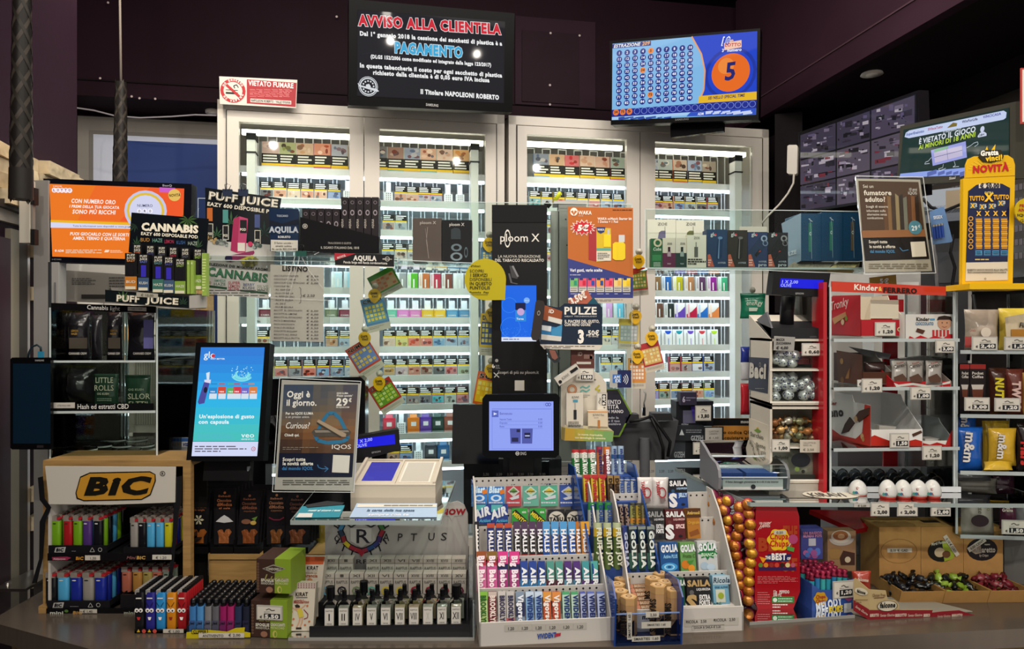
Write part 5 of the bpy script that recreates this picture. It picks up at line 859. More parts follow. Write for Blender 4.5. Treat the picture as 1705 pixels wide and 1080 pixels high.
BX('back white pod starter box with a lavender device picture',B2,1078,365,1125,445,.03,'d8d0c4',zoe(1078,'6c6484'));BX('back white pod starter box with an olive device picture',B2,1125.5,366,1172,445,.03,'d8d0c4',zoe(1125,'6a6a44'))
def small(x0,x1,top,bot,ttl):return lambda p,m:(m.r(p,x0,421,x1,445,bot),m.t(p,ttl,x0+8,407,x0+16,3,'6a665e'),m.bx(p,x0+9,411,x0+13,428,.0003,mix(bot,'101010',.4),h=.001),m.bx(p,x0+8,419,x0+14,427,.0003,mix(bot,'ffffff',.5),h=.0014),m.t(p,'POD',x0+8,440,x0+14,2,mix(bot,'ffffff',.6)))
BX('small green tin style box at the hanging shelf end',HS,1084,397,1103,446,.02,'1f5a34',lambda p,m:(m.ring(p,1095,404,4,7,'c8b8a0'),m.t(p,'Cuba',1087,417,1101,5,'c4cabc','b',.2),m.r(p,1086,424,1101,434,'34784a'),m.fine(p,1088,436,1100,444,4,'b0bcae')))
BX('small beige and maroon pod box',HS,1103.5,396,1124.5,446,.02,'d0c4b6',small(1103,1124.5,0,'5c1f40','ZOE'));BX('small beige and bottle green pod box',HS,1125,396,1143.5,446,.02,'d0c6ba',small(1124.5,1143.5,0,'1c3632','ZOE'))
BX('white pod starter box with a clear tank picture',HS.off(.005),1144,391,1176,446,.02,'d8d0c2',lambda p,m:(m.t(p,'ZOE',1155,398,1165,4,'6a665e','r'),m.bx(p,1156,411,1162,428,.0004,'5c5a54','gloss',.001),m.bx(p,1158,403,1160,411,.0003,'8a8880',h=.001),m.fine(p,1145,430,1175,441,3,'34322e',d=.7)))
def glo(x,c2,pro):
 def f(p,m):
  w=34;m.t(p,'glo',x+6,393,x+16,6,'d4d8dc','r');m.di(p,x+14,390.5,1.7,'c82c3a',h=.0016)
  if not pro:m.g(p,[(x+15,432),(x+18,396),(x+22,392),(x+27,395),(x+25,428),(x+20,433)],mix(c2,'000000',.35),'gloss').g(p,[(x+18,430),(x+20,398),(x+21,398),(x+20,431)],mix(c2,'ffffff',.35),'gloss',.001).di(p,x+22,396,4,mix(c2,'ffffff',.3),'gloss',.0012,2.4)
  else:m.g(p,[(x+1,418),(x+22,392),(x+33,396),(x+33,406),(x+12,432),(x+1,434)],mix(c2,'000000',.4),'gloss').ring(p,x+27,397,3,5.4,mix(c2,'ffffff',.45),'gloss',.0012).ring(p,x+29,405,3,4.6,mix(c2,'ffffff',.3),'gloss',.0012).g(p,[(x+11,424),(x+19,415),(x+22,417),(x+14,428)],'14141a','gloss',.0012).ln(p,[(x+18,420),(x+20,417),(x+21,419)],.8,'c84040',h=.002)
  m.g(p,[(x+1,444),(x+1,424),(x+5,423),(x+12,444)],'b85a44',h=.0014).fine(p,x+1.5,431,x+8,443,3,'d8c0b8',h=.0018)
  m.t(p,'HYPER',x+18,439 if not pro else 437,x+31,3,'a8b0bc','r',h=.0018)
  if pro:m.t(p,'pro',x+17,443,x+31,5,'d0d4dc','r',h=.0018)
 return f
BX('navy blue heater box with an upright blue device picture',HS,1177,382,1211,446,.04,'1d3658',glo(1177,'1c4a84',0));BX('dark brown heater box with an upright black device picture',HS,1211.5,383,1244.5,446,.04,'2c2723',glo(1211,'2a2624',0))
BX('navy blue heater box with a slanted ring device picture',HS,1245,386,1278,447,.04,'26345a',glo(1245,'3a5484',1));BX('charcoal heater box with a slanted ring device picture',HS,1278.5,387,1312,448,.04,'1e2026',glo(1278,'26242c',1))
gbox('label_holder','blank pale label holder above the heater boxes',HS.off(-.06),1231,377,1277,386,.004,'b8b2a6',cat='holder')
PB2=pl(1370,440,1.74,2)
for i,(x0,x1,yt,c)in enumerate(((1333,1367.5,355,'2c6a5c'),(1368,1403,353,'2c6a5c'),(1403.5,1441,353,'5a4a3a'))):
 t=BX(('first','second','third')[i]+' deep blue heater carton counting from the charcoal heater box',PB2,x0,yt,x1,434,.09,'173c5c',lambda p,m:(m.slab(p,[(x0+13,yt+16),(x0+19,yt+16),(x0+18,yt+64),(x0+13,yt+64)],.0004,c,'gloss',.001),m.ring(p,x0+16,yt+34,1,1.8,'b0bcc0',h=.0016,q=1.6),m.ln(p,[(x0+15,yt+8),(x0+17,yt+30),(x0+18,yt+76)],.7,'7a94a4','gloss',.0018),m.ln(p,[(x0+13,yt+9),(x0+19,yt+14)],1.2,'a8b8c0','gloss',.0018)),fin='gloss')
 if i==0:part(t,'pale_side',M().slab(Pl(PB2.hit(1333,400)-V((.001,0,0)),-88),[(1301,372),(1333,355),(1333,434),(1312,446)],.001,'8aa0b4','satin').t(Pl(PB2.hit(1333,400)-V((.002,0,0)),-88),'PULZE',1304,428,1327,6,'d0d8dc','b',y1=422))
for i,(x,w)in enumerate(((1304,40),(1340,40),(1378,44))):
 q=Pl(HS.hit(x,450),0,62);solo(M().slab(q,[(x,448),(x+w-2,448),(x+w+10,436),(x+18,436)],.012,('8c8474','8a8272','a89a6c')[i],'satin').fine(q,x+14,439,x+w-2,446,3,'6a6458'),'flat_carton',f'flat beige carton lying before the blue cartons, {ORD[i]} from the heater boxes','box','flat cartons before the blue boxes')
I2=pl(1490,450,1.62,0,8)
t=thing('advert_poster','brown advert card with bookshelf picture in a clear stand','poster',I2.hit(1492,453));part(t,'sheet',M().slab(I2,[(1425.5,297),(1532,299),(1552,451),(1440,453)],.004,'bfb6a6','gloss'))
m=M().g(I2,[(1429,301),(1529,303),(1540,392),(1436,395)],'5c4434')
for i,c in enumerate(('6a4a34','8a6844','4a3a30','9a8864','3c3430','7a7a6c','5c3c2c','8a5c3c','3a2c26')):x=1470+i*6.6;m.g(I2,[(x,322+(i%3)*4),(x+6,323+(i%2)*4),(x+9,384),(x+3,384)],c,h=.001)
m.g(I2,[(1434,384),(1539,382),(1541,394),(1436,396)],'8a5c3a',h=.0014).g(I2,[(1436,395),(1541,393),(1547,431),(1440,434)],'241f20',h=.001).di(I2,1523,379,11,'4c8090',h=.002,ry=12).t(I2,'29',1517,384,1527,8,'dce4e4','b',h=.0026).t(I2,'€',1528,379,1531,4,'dce4e4',h=.0026)
for tx,x0,y,x1,h,w in(('Sei un',1436,313,1454,5.4,'r'),('fumatore',1438,325,1484,8,'b'),('adulto?',1440,336,1474,8,'b'),('Scegli di essere',1441,346,1478,4,'r'),('informato sulle',1442,353,1474,4,'r'),('alternative senza',1443,359,1476,4,'r'),('combustione',1443,365,1470,4,'r'),('Scopri tutte',1446,405,1477,5,'b'),('le novità e offerte',1447,413,1490,5,'b')):m.t(I2,tx,x0,y,x1,h,'d8cfc0',w,h=.002)
m.t(I2,'dal mondo IQOS.',1448,421,1490,5,'4a84ac',h=.002).t(I2,'IQOS',1511,324,1526,5,'d0ccc4','r',h=.002).t(I2,'10 anni',1512,318,1526,5,'d0ccc4','r',.2,h=.002).ln(I2,[(1497,412),(1502,418),(1512,416)],1.1,'4a84ac',h=.002).g(I2,[(1515,403),(1539,402),(1542,427),(1518,428)],'cfc6b4',h=.002).fine(I2,1446,438,1545,448,3,'77705f',h=.002);part(t,'print',m)
part(t,'clear_stand',edge(M().slab(I2,[(1423,294),(1535,296),(1556,455),(1438,457)],.002,'f6f8f8','glass',.003),I2,[(1423,294),(1535,296),(1556,455),(1438,457),(1423,294)],1.2,'c4c8c8',.005))
GV=pl(1645,470,1.5,-4)
t=thing('scratch_card_holder','tall yellow scratch card holder with a navy ticket','holder',GV.hit(1645,483));part(t,'header',M().slab(GV,[(1608,296),(1609,274),(1613,264),(1622,260),(1678,258),(1687,264),(1690,274),(1690,292)],.006,'d8a80c','satin'));part(t,'body',M().slab(GV,[(1604,297),(1690,293),(1686,476),(1602,476)],.012,'d8aa0a','satin'));part(t,'foot',M().bx(GV,1592,474,1697,483,.09,'d8aa0a','satin',.05))
m=M()
for i in range(15):a=rad(12*i+6);m.ln(GV,[(1648+20*math.cos(a),284-12*math.sin(a)),(1648+36*math.cos(a),284-22*math.sin(a))],.8,'e8c438')
m.t(GV,'NOVITÀ',1619,288,1679,11,'b81c24','x',.08,h=.0016,y1=284);m.slab(GV,[(1628,262),(1632,254),(1640,250),(1665,250),(1670,260),(1668,266),(1650,271),(1636,270)],.002,'2a2414','satin',.003)
m.t(GV,'Gratta',1631,260,1661,8,'f0ece0','x',.05,h=.004,y1=258).t(GV,'vinci!',1640,269,1668,8,'f0c020','x',.05,h=.004,y1=266).g(GV,[(1640,250),(1643,243),(1645,251)],'e8b818',h=.001).g(GV,[(1650,250),(1657,240),(1656,251)],'e8b818',h=.001);part(t,'header_print',m)
m=M().slab(GV,[(1612,318),(1625,308),(1645,304),(1668,306),(1681,313),(1677,436),(1608,437)],.001,'141c40','gloss',.0016).slab(GV,[(1608,437),(1677,435),(1677,466),(1607,468)],.001,'c8c0b0','satin',.0016)
m.bx(GV,1629,306,1664,313,.0004,'d8d0c4',h=.002).t(GV,'€ 20,00',1631,313,1663,7,'2a2a34','x',h=.003).t(GV,'EXTRA',1638,323,1653,3.4,'e0c860',h=.003).t(GV,'TUTTO',1613,334,1638,7,'e0a41c','x',h=.003).t(GV,'TUTTO',1653,332,1679,7,'e0a41c','x',h=.003).t(GV,'X',1639,335,1652,12,'f0bc30','x',h=.0034)
for i,n in enumerate(('2','5','10','20')):x=1614+i*15.5;y=(346,348,347,342)[i];m.bx(GV,x,y-8,x+11,y+1,.0004,'3c6a84',h=.002).t(GV,'X',x+1,y,x+8,7,'e8b030','x',h=.003).t(GV,n,x+8,y-2,x+12,5,'e0dcd0',h=.003)
for i in range(4):
 x=1623+i*14;m.t(GV,'X',x+2,359,x+9,7,'e8b030','x',h=.003);m.bx(GV,x-1,361,x+12,427,.0004,'2c3c64',h=.002)
 for k in range(15):m.bx(GV,x+.5+(k*7%3)*.3,364+k*3.4,x+10.5+(k*5%3)*.3,366.8+k*3.4,.0006,('c88c18','d8a028','b87c14')[k%3],'gloss',.003)
 m.bx(GV,x,417,x+11,425,.0004,'4a88b0',h=.003).fine(GV,x+1,418,x+10,424,2,'14243c',h=.004)
for k in range(6):m.ring(GV,1615,364+k*9.4,2.4,4,'c89030',h=.003)
m.fine(GV,1622,430,1668,434,1,'c8b060',h=.003).t(GV,'QUESTO GIOCO NUOCE ALLA SALUTE',1609,451,1676,3,'3a3832',h=.0034).t(GV,'PUÒ CAUSARE DIPENDENZA PATOLOGICA',1610,455,1674,2.6,'3a3832',h=.0034).ring(GV,1639,464,1,1.6,'5a5850',h=.0034);part(t,'ticket',m)
p=pl(1568,380,1.7,0);t=thing('battery_pack','blue and white blister pack of batteries hanging beside the poster','pack',p.hit(1568,409));part(t,'card',M().slab(p,[(1548,352),(1568,344),(1572,345),(1586,400),(1584,403),(1554,407)],.001,'5c80b0','gloss'));part(t,'print',M().t(p,'SIGEX',1554,365,1569,5,'dce4ec','b',y1=363))
for i in range(4):part(t,'battery',M().cyl(p.hit(1554+i*4.6,398-i*.8)+p.n*.006,p.hit(1552+i*4.6,378-i*.8)+p.n*.006,.0032,.0032,'2c4a9c','gloss',8).cyl(p.hit(1552+i*4.6,378-i*.8)+p.n*.006,p.hit(1551.6+i*4.6,375-i*.8)+p.n*.006,.0033,.0033,'c8c8c4','metal',8))
p=pl(1712,351,1.48,0);solo(M().slab(p,[(1712+22*math.cos(rad(a)),351-22*math.sin(rad(a)))for a in range(0,360,12)],.003,'c0a414').t(p,'PRENDI',1697,345,1722,5,'a82c2c').t(p,'ANCHE',1695,352,1722,5,'a82c2c').t(p,'IQOS',1693,360,1716,4,'3a3420').t(p,'Gratis',1697,370,1718,5,'3a3420','r',.2),'round_sticker','round yellow sticker at the frame edge beside the ticket holder','sign')
p=pl(1712,160,1.5,0);solo(M().bx(p,1700,113,1725,206,.003,'a8403a').bx(p,1702,116,1725,203,.001,'d8d0c8','satin',.001),'framed_notice','white notice with red border high beside the green warning monitor','sign')
def machine(lab,p,x0,y0,x1,y1,th,c,extra=None):
 t=thing('lottery_terminal',lab,'machine',p.hit((x0+x1)/2,y1));part(t,'casing',M().bx(p,x0,y0,x1,y1,th,c));
 if extra:m=M();extra(p,m);part(t,'panel',m)
machine('dark lottery terminal behind the scratch card holder',pl(1575,450,1.95,-30),1533,400,1612,1440,.1,'2c2d30',lambda p,m:m.bx(p,1560,420,1604,470,.002,'3c3e42','gloss',.002).fine(p,1570,418,1600,424,2,'14161a'))
machine('white printer behind the chocolate rack',pl(1490,560,1.95,-10),1455,470,1530,1470,.1,'c4c4c0',lambda p,m:m.bx(p,1460,520,1525,560,.002,'dcdcd8',h=.002).bx(p,1466,610,1520,640,.003,'2a2a2c',h=.002))
machine('grey silver machine base behind the egg tray',pl(1445,780,1.8,0),1395,742,1540,1555,.1,'77757a',None)
solo(M().bx(pl(1490,640,2.25),1375,452,1618,880,.03,'b0aeaa','satin'),'partition_panel','pale grey partition panel standing behind the sweet racks','panel')  # pale backdrop added for the bright area behind the racks
WG=pl(1575,340,2.2,-40);struct('window_3',M().bx(WG,1536,318,1605,345,.02,'d8dce0','dim').bx(WG,1536,345,1608,352,.02,'2a2a2c').bx(WG,1536,352,1608,366,.02,'8a8c90','dim').bx(WG,1532,366,1610,400,.02,'18181a').bx(WG,1575,318,1600,346,.022,'b8a890',h=.004))
for i,pts in enumerate((((1588,390),(1582,420),(1590,445),(1584,480),(1590,560)),((1552,395),(1558,430),(1560,470),(1566,520)),((1620,490),(1626,530),(1615,560),(1612,600)),((1536,330),(1550,345),(1570,352),(1600,340)))):solo(M().tube([P(x,y,1.74)for x,y in pts],.004,('141416','77777a','1c1c1e','202022')[i]),'cable',('black cable hanging beside the ticket holder','grey cable hanging under the battery pack','black cable behind the pastry bags','dark cable strung across the bright window')[i],'cable')
gshelf('glass_pay_shelf','long thick glass shelf carrying the sweet racks and eggs',[(.481,1.431),(1.1,1.42),(1.1,1.78),(.41,1.78)])
FQ=Pl(V((.7,1.5,GZ+.001)));FQ.u,FQ.v,FQ.n=V((1,0,0)),V((0,1,0)),V((0,0,1))
o=FQ.hit(1383,823);t=thing('oval_sticker','white oval sticker lying on the long glass shelf','sticker',o);part(t,'disc',M().add([o+V((math.cos(a)*.058,math.sin(a)*.034,0))for a in[i*.2618 for i in range(24)]],[tuple(range(24))],'cfc8b8'));part(t,'print',M().t(FQ,'KIRAVI',1352,827,1412,26,'4a4844','r'))
D0=pl(1200,815,1.5,0);t=thing('leaflet_dispenser','grey and clear curved leaflet dispenser at the glass shelf end','dispenser',D0.hit(1230,818));z0=D0.loc(1200,817)[1];a0,a1=D0.loc(1199,800)[0],D0.loc(1308,800)[0]
prof=[(-.14,0),(-.14,.085),(-.10,.075),(-.06,.062),(-.01,.055),(.005,.045),(.01,.03),(.005,.005),(0,0)]
for nm,a,c in(('side_cheek',a0-.006,'77777c'),('side_cheek',a1,'6a6e70')):part(t,nm,M().hexa([D0.w(a,z0+q,h)for h,q in prof],[D0.w(a+.006,z0+q,h)for h,q in prof],c,'satin'))
vs=[D0.w(a,z0+q,h)for h,q in prof[1:]for a in(a0,a1)];part(t,'curved_cover',M().add(vs,[(2*i,2*i+1,2*i+3,2*i+2)for i in range(len(prof)-2)],'dfeaea','glass',True))
m=M()
for h_,q_ in((-.06,.062),(.011,.03),(.001,.002)):m.fb(D0,a0,z0+q_,h_-.002,a1,z0+q_+.002,h_+.0005,'b4bec0','gloss')  # pale strips across the curved cover imitate its highlights
part(t,'edge',m)
part(t,'leaflet_stack',M().fb(D0,a0+.004,z0+.002,-.12,a1-.004,z0+.02,-.02,'9aa0a4').fb(D0,a0+.006,z0+.02,-.1,a0+.055,z0+.034,-.02,'243c78').fb(D0,a0+.062,z0+.02,-.1,a1-.01,z0+.034,-.02,'2c4a88').fb(D0,a0+.006,z0+.034,-.12,a1-.02,z0+.036,-.07,'b8bcbc'))
q=D0.off(.007);part(t,'label_strip',M().bx(q,1204,797,1304,815,.0006,'b4b6b2','gloss',-.001).t(q,'Il fumo danneggia gravemente te e chi ti sta intorno',1208,803,1296,3,'33353a').di(q,1254,810,4,'1c2024'))
def bins():
 d=1.53;p=pl(1325,803,d,0);W0=.13;SD=Pl(p.hit(1283,700),-90)
 for nm,lab,y0,y1,ym in(('sweet_bin','upper white sweet bin of silver chocolates with navy plaque',564,674,615),('sweet_bin','lower white sweet bin of wrapped candies with printed card',677,804,744)):
  t=thing(nm,lab,'bin',p.hit(1325,y1));a0,b0=p.loc(1282,y1);a1,b1=p.loc(1370,y0);bm=p.loc(1300,ym)[1];w=.005;c='c0b9ab'
  part(t,'shell',M().fb(p,a0,b0,-W0,a0+w,b1,0,c).fb(p,a1-w,b0,-W0,a1,b1,0,c).fb(p,a0,b0,-W0,a1,b0+w,0,c).fb(p,a0,b1-w,-W0,a1,b1,0,c).fb(p,a0,b0,-W0,a1,b1,-W0+w,'a8a296').fb(p,a0+w,bm-.002,-W0,a1-w,bm+.002,-.004,'b8b1a4'))
  part(t,'clear_front',M().fb(p,a0+w,b0+w,-.003,a1-w,bm-.006,-.001,'f2f6f4','glass').fb(p,a0+w,bm+.004,-.003,a1-w,bm+.03,-.001,'f2f6f4','glass'));part(t,'front_rail',M().fb(p,a0,bm-.003,-.002,a1,bm,.001,'d8d4c8','gloss'));part(t,'front_rail',M().fb(p,a0,b0+.004,-.002,a1,b0+.008,.001,'d8d4c8','gloss'))
  if y0==564:
   part(t,'slanted_back',M().hexa([SD.hit(*q)for q in((1283,564),(1247,524),(1247,560))],[SD.hit(*q)+V((.12,0,0))for q in((1283,564),(1247,524),(1247,560))],c))
   q=SD.off(.002);part(t,'plaque',M().slab(q,[(1247,594),(1280,596),(1278,655),(1246,648)],.002,'1c2036','satin').t(q,'Baci',1248,627,1277,22,'c4c0b4','x',.1,y1=629).ring(q,1266,607,3,4,'a8a498').fine(q,1258,645,1274,648,1,'a8a498'))
  else:q=SD.off(.002);part(t,'side_card',M().slab(q,[(1247,695),(1279,708),(1278,765),(1247,748)],.001,'c6beac','satin').di(q,1262,714,5,'c8a028',ry=3,h=.001).g(q,[(1256,716),(1262,713),(1269,718),(1262,720)],'6a8a3c',h=.0014).t(q,'Sarchio',1250,725,1272,7,'3a3832','r',y1=732).t(q,'Gallette',1250,740,1275,7,'4a4840','r',.2,y1=748).t(q,'di riso integrale',1248,748,1276,6,'4a4840','r',.2,y1=757))
 solo(M().fb(p,p.loc(1281,803)[0],GZ-p.o.z,-W0,p.loc(1371,803)[0],p.loc(1300,805)[1],-.002,'a8a296'),'bin_riser','low pale riser under the two white sweet bins','riser')
 PB3=p;X=lambda x,y,h:p.off(h).hit(x,y);n=0
 def kiss(x,y,h,lab):
  nonlocal n;o=X(x,y,h);r=.0135;rx=R.uniform(-.5,.5);m=M().lathe(o,[(.008,-.009),(.0125,-.004),(.013,.003),(.0095,.008),(.004,.012),(.002,.014)],'d4d4d6','foil',10,(rx,-.35,1))
  for k in range(9):a=R.uniform(3.4,6.0);z=R.uniform(-.006,.006);m.ball(o+V((math.cos(a)*.0125,math.sin(a)*.0125,z)),.0017,'24306a','satin',4)
  solo(m,'wrapped_chocolate',lab,'sweet','silver chocolates in the upper bin')
 for i,(x,y)in enumerate(((1291,598),(1303,602),(1299,590),(1311,590),(1318,604),(1323,592))):kiss(x,y,-.03,f'silver starred chocolate, {ORD[i]} from the plaque side, top compartment')
 for i,(x,y)in enumerate(((1290,660),(1312,657),(1291,644),(1306,640),(1320,644),(1318,628),(1289,630),(1302,630))):kiss(x,y,-.03,f'silver starred chocolate, {ORD[i]} in the middle compartment plaque half')
 for i,(x,y)in enumerate(((1338,658),(1355,657),(1342,634),(1354,642),(1347,648),(1334,640))):kiss(x,y,-.03,f'silver starred chocolate, {ORD[i]} in the middle compartment rack half')
 k=0
 for y in(606,595):
  for x in(1329,1348):solo(M().bx(p.off(-.03),x,y-10,x+18,y,.03,'6c1c20','gloss').r(p.off(-.03),x+2,y-9,x+16,y-7,'8a3436'),'chocolate_box',f'small dark red chocolate box, {("first", "second", "third", "fourth")[k]} of the two by two stack','box','small red boxes in the upper bin');k+=1
 for i in range(20):
  x,y=1288+(i%7)*11+R.uniform(-3,3),728-(i//7)*13+R.uniform(-3,3);c=('8a5a34','a8703c','9c7a40','b08a54','8a6a50','7a7c5a','a8a494')[(i*3)%7];o=X(x,y,-.03-.012*(i%2));ax=V((R.uniform(-1,1),R.uniform(-.3,.3),R.uniform(-.6,.6))).normalized();m=M().lathe(o-ax*.016,[(.006,0),(.002,.007),(.008,.011),(.009,.021),(.002,.026),(.006,.032)],c,'foil',8,ax)
  solo(m,'wrapped_candy',f'{("amber", "copper", "olive gold", "tan", "brown", "greenish", "silver")[(i * 3) % 7]} foil candy, {ORD[i % 7]} along {("bottom", "middle", "top")[i // 7]} layer, lower bin','sweet','foil candies in the lower bin')
 solo(M().bx(p.off(-.03),1285,752,1317,800,.012,'8a8478','film').t(p.off(-.029),'Gallette',1287,764,1312,6,'4a463c','r',.2).bx(p.off(-.03),1286,787,1316,797,.0005,'3a3833',h=.001),'biscuit_pack','grey brown rice cake pack in the lower bin','pack')
 m=M().pillow(p.off(-.03),1312,748,1358,801,.02,'9a9688');m.di(p.off(-.016),1332,765,16,'1e1c28',h=.004,ry=12).di(p.off(-.016),1326,780,4,'8a9a50',h=.004).di(p.off(-.016),1336,784,3,'2c2420',h=.004).bx(p.off(-.016),1312,789,1356,797,.0005,'34302c',h=.004);solo(m,'biscuit_pack','pale rice cake pack with a dark round cake picture','pack')
 a=tagp('price_tag','price tag reading one euro on the lower sweet bin',p.off(.004),1285,731,1315,752,'1,00',False);tagp('price_tag','price tag reading sixty cents on the upper sweet bin',p.off(.004),1335,571,1368,592,'0,60',False)
 t=thing('price_note','handwritten price note taped to the upper sweet bin','note',p.hit(1305,583));q=p.off(.006);part(t,'paper',M().slab(q,[(1289,559),(1324,561),(1322,584),(1288,583)],.0008,'8f8d88','gloss'));part(t,'handwriting',M().t(q,'MACCA',1292,567,1306,4,'1c1c1e','b',.1).t(q,'ZUCCHERINA',1292,573,1317,3.6,'1c1c1e','b',.1).t(q,'€ 4,00',1292,581,1312,4.4,'1c1c1e','b',.1))
 t=thing('price_note','small handwritten note on the lower sweet bin','note',p.hit(1348,752));part(t,'paper',M().bx(q,1332,732,1365,753,.0008,'b8b1a2','satin'));part(t,'handwriting',M().t(q,'GALLETTE DI',1337,738,1358,2.6,'77736a','r').t(q,'RISO AL',1337,742,1352,2.6,'77736a','r').t(q,'€ 2,50',1337,750,1355,3.6,'5c5a52','r'))
bins()
T3=pl(1328,560,1.53,0)
t=thing('customer_display','black till display with blue text standing on the white sweet bins','display',T3.hit(1325,563));SD2=Pl(T3.hit(1284,540),-90)
part(t,'base',M().hexa([T3.hit(*q)for q in((1284,546),(1372,546),(1373,564),(1284,563))],[T3.hit(*q)+V((0,.13,.02))for q in((1284,546),(1372,546),(1373,564),(1284,563))],'1e1e21').hexa([SD2.hit(*q)for q in((1284,546),(1284,562),(1260,532),(1276,519))],[SD2.hit(*q)+V((.004,0,0))for q in((1284,546),(1284,562),(1260,532),(1276,519))],'5a5a5e').r(T3,1348,559,1360,562,'3a3a3e'))
part(t,'stand',M().tube([T3.w(.0,T3.loc(1328,546)[1],-.06),T3.w(.0,T3.loc(1328,520)[1],-.06),T3.w(.0,T3.loc(1328,490)[1],-.05)],.015,'141416',n=12).cyl(T3.w(0,T3.loc(1328,546)[1],-.06),T3.w(0,T3.loc(1328,541)[1],-.06),.024,.016,'161618'))
h3=pl(1330,475,1.53,3);part(t,'housing',M().slab(h3,[(1289,452),(1383,454),(1377,494),(1284.5,490)],.03,'101012','satin'));part(t,'display',M().slab(h3,[(1299.6,463),(1371,466),(1367.5,481),(1298,478)],.001,'1216e0','screen',.001));part(t,'digits',M().t(h3,'1 X 2,00',1300,471,1328,5,'c4ccff','r',.1,'screen',.0016,472).t(h3,'OLIVE',1299,477,1317,5,'c4ccff','r',.1,'screen',.0016,477.6));part(t,'print',M().t(h3,'EPSON',1324,490,1338,3,'8a8a8a'))
p=pl(1253,508,1.8,-6);t=pouch('mint_bag','green zip bag of mints hung on a suction cup',p,1232,488,1275,530,'1f7a5c',.02,lambda p,m:(m.t(p,'eneRgy',1242,508,1269,8,'c4d0c0','r',.15),m.g(p,[(1247,512),(1262,512),(1260,518),(1247,518)],'b8c4b4')),'bag');part(t,'suction_cup',M().lathe(p.hit(1252,483)+V((0,-.004,0)),[(.008,0),(.007,.003),(.002,.007),(.002,.012)],'c4beb0','gloss',14,(0,-1,0)))
for i,(y0,y1,c)in enumerate(((577,603,'2c3c9c'),(603,633,'c8c8cc'),(638,690,'b0202c'))):solo(M().pillow(pl(1242,600,1.8),1233,y0,1248,y1,.012,c),'sweet_bag',('small blue and red bag hung at the sweet bin back','small silver bag hung at the sweet bin back','small red bag hung lowest at the sweet bin back')[i],'bag')
p=pl(1160,720,1.84,4);BZ=lambda*a,**k:gbox('paper_box',*a,**k)
BZ('black rolling paper carton lowest by the till',p,1113,733,1200,764,.06,'191a1e',lambda p,m:(m.r(p,1114,734,1141,762,'34383e'),m.t(p,'GIZEH',1122,761,1140,9,'9aa0a4','b'),m.t(p,'GIZEH',1158,742,1198,9,'a8aaac','b'),m.fine(p,1184,747,1197,758,3,'9a9ca0')))
BZ('dark rolling paper carton in the middle of the stack',p.off(.01),1124,709,1172,733,.06,'24272c',lambda p,m:(m.t(p,'GIZEH',1150,733,1171,8,'a4a8ac','b'),m.fine(p,1142,714,1168,721,2,'7a7e84'),m.g(p,[(1131,724),(1135,714),(1139,724)],'b8bcc0')))
BZ('black violet rolling paper packet rack above the cartons',p.off(-.01),1126,668,1188,709,.05,'15151b',lambda p,m:(m.r(p,1137,683,1158,704,'5c5a70'),m.t(p,'GIZEH',1134,708,1146,3,'9a9ca8'),m.g(p,[(1150,676),(1155,704),(1157,676)],'4a3a9c',h=.001)))
BZ('small violet packet reading six standing on top of the paper rack',p.off(.01),1133,653,1160,674,.03,'2a2638',lambda p,m:(m.t(p,'6',1136,669,1141,9,'a8a4b8'),m.fine(p,1142,660,1158,668,2,'77748a')))
tagp('price_tag','price tag reading three eighty on the paper rack',p.off(.02),1158,675,1184,700,'3,80',False);tagp('price_tag','price tag reading two fifty on the lowest paper carton',p.off(.02),1154,736,1183,756,'2,50',False)
p2=p.off(.022);t=thing('price_note','handwritten price note before the middle paper carton','note',p2.hit(1188,733));part(t,'holder',M().bx(p2,1172,710,1205,734,.003,'2c2c2e','gloss'));part(t,'handwriting',M().bx(p2,1174,712,1202,732,.0004,'a8a49c',h=.001).t(p2,'CARTINE',1180,719,1196,2.6,'6a6660','r',h=.002).t(p2,'CANAPA',1180,723,1194,2.6,'6a6660','r',h=.002).t(p2,'€ 1,50',1180,730,1196,3,'4a4842','r',h=.002))
p=pl(1222,730,1.9,0);t=thing('payment_sign','orange sign with black band half hidden behind the sweet bins','sign',p.hit(1222,765));part(t,'plate',M().bx(p,1186,696,1248,765,.004,'b87c34'));part(t,'print',M().r(p,1186,696,1248,708,'0e0e10').t(p,'mooney',1233,704,1256,5,'d8d4cc').t(p,'Il tuo codice QR',1190,722,1250,5.4,'33260f').t(p,'per acquistare app',1188,731,1252,5.4,'33260f').t(p,'e abbonamenti',1188,740,1236,5.4,'33260f'))
p=pl(1060,740,1.8,0);t=thing('till_scanner','grey flared till stand with black cables behind the candy tubes','machine',p.hit(1070,768));part(t,'body',M().slab(p,[(1015,704),(1130,700),(1122,745),(1112,766),(1030,766)],.08,'3a3a3d'));part(t,'head',M().slab(p.off(.03),[(1086,688),(1118,688),(1121,700),(1084,700)],.04,'1c1c1e'));part(t,'side_unit',M().slab(p.off(.02),[(1036,688),(1064,690),(1064,705),(1034,704)],.04,'2a2a2c'));part(t,'column',M().cyl(p.hit(1072,800)+V((0,-.01,0)),p.hit(1072,728)+V((0,-.01,0)),.013,.013,'55565a','satin',12))
m=M()
for pts in(((1084,693),(1066,699),(1048,702)),((1084,695),(1096,720),(1104,745),(1104,764)),((1086,692),(1100,712),(1116,735),(1112,760))):m.tube([p.off(.05).hit(*q)for q in pts],.004,'0e0e10')
part(t,'cable',m)
p=pl(1072,650,1.86,0);t=thing('key_hook','bunch of keys on a small hook at the mullion','keys',p.hit(1073,690));part(t,'hook',M().tube([p.hit(*q)+p.n*.01 for q in((1071,650),(1074,655),(1073,664),(1071,670),(1072,682))],.002,'a8a8a4','metal'));part(t,'fob',M().bx(p.off(.012),1070,678,1075,692,.006,'141416','gloss'))
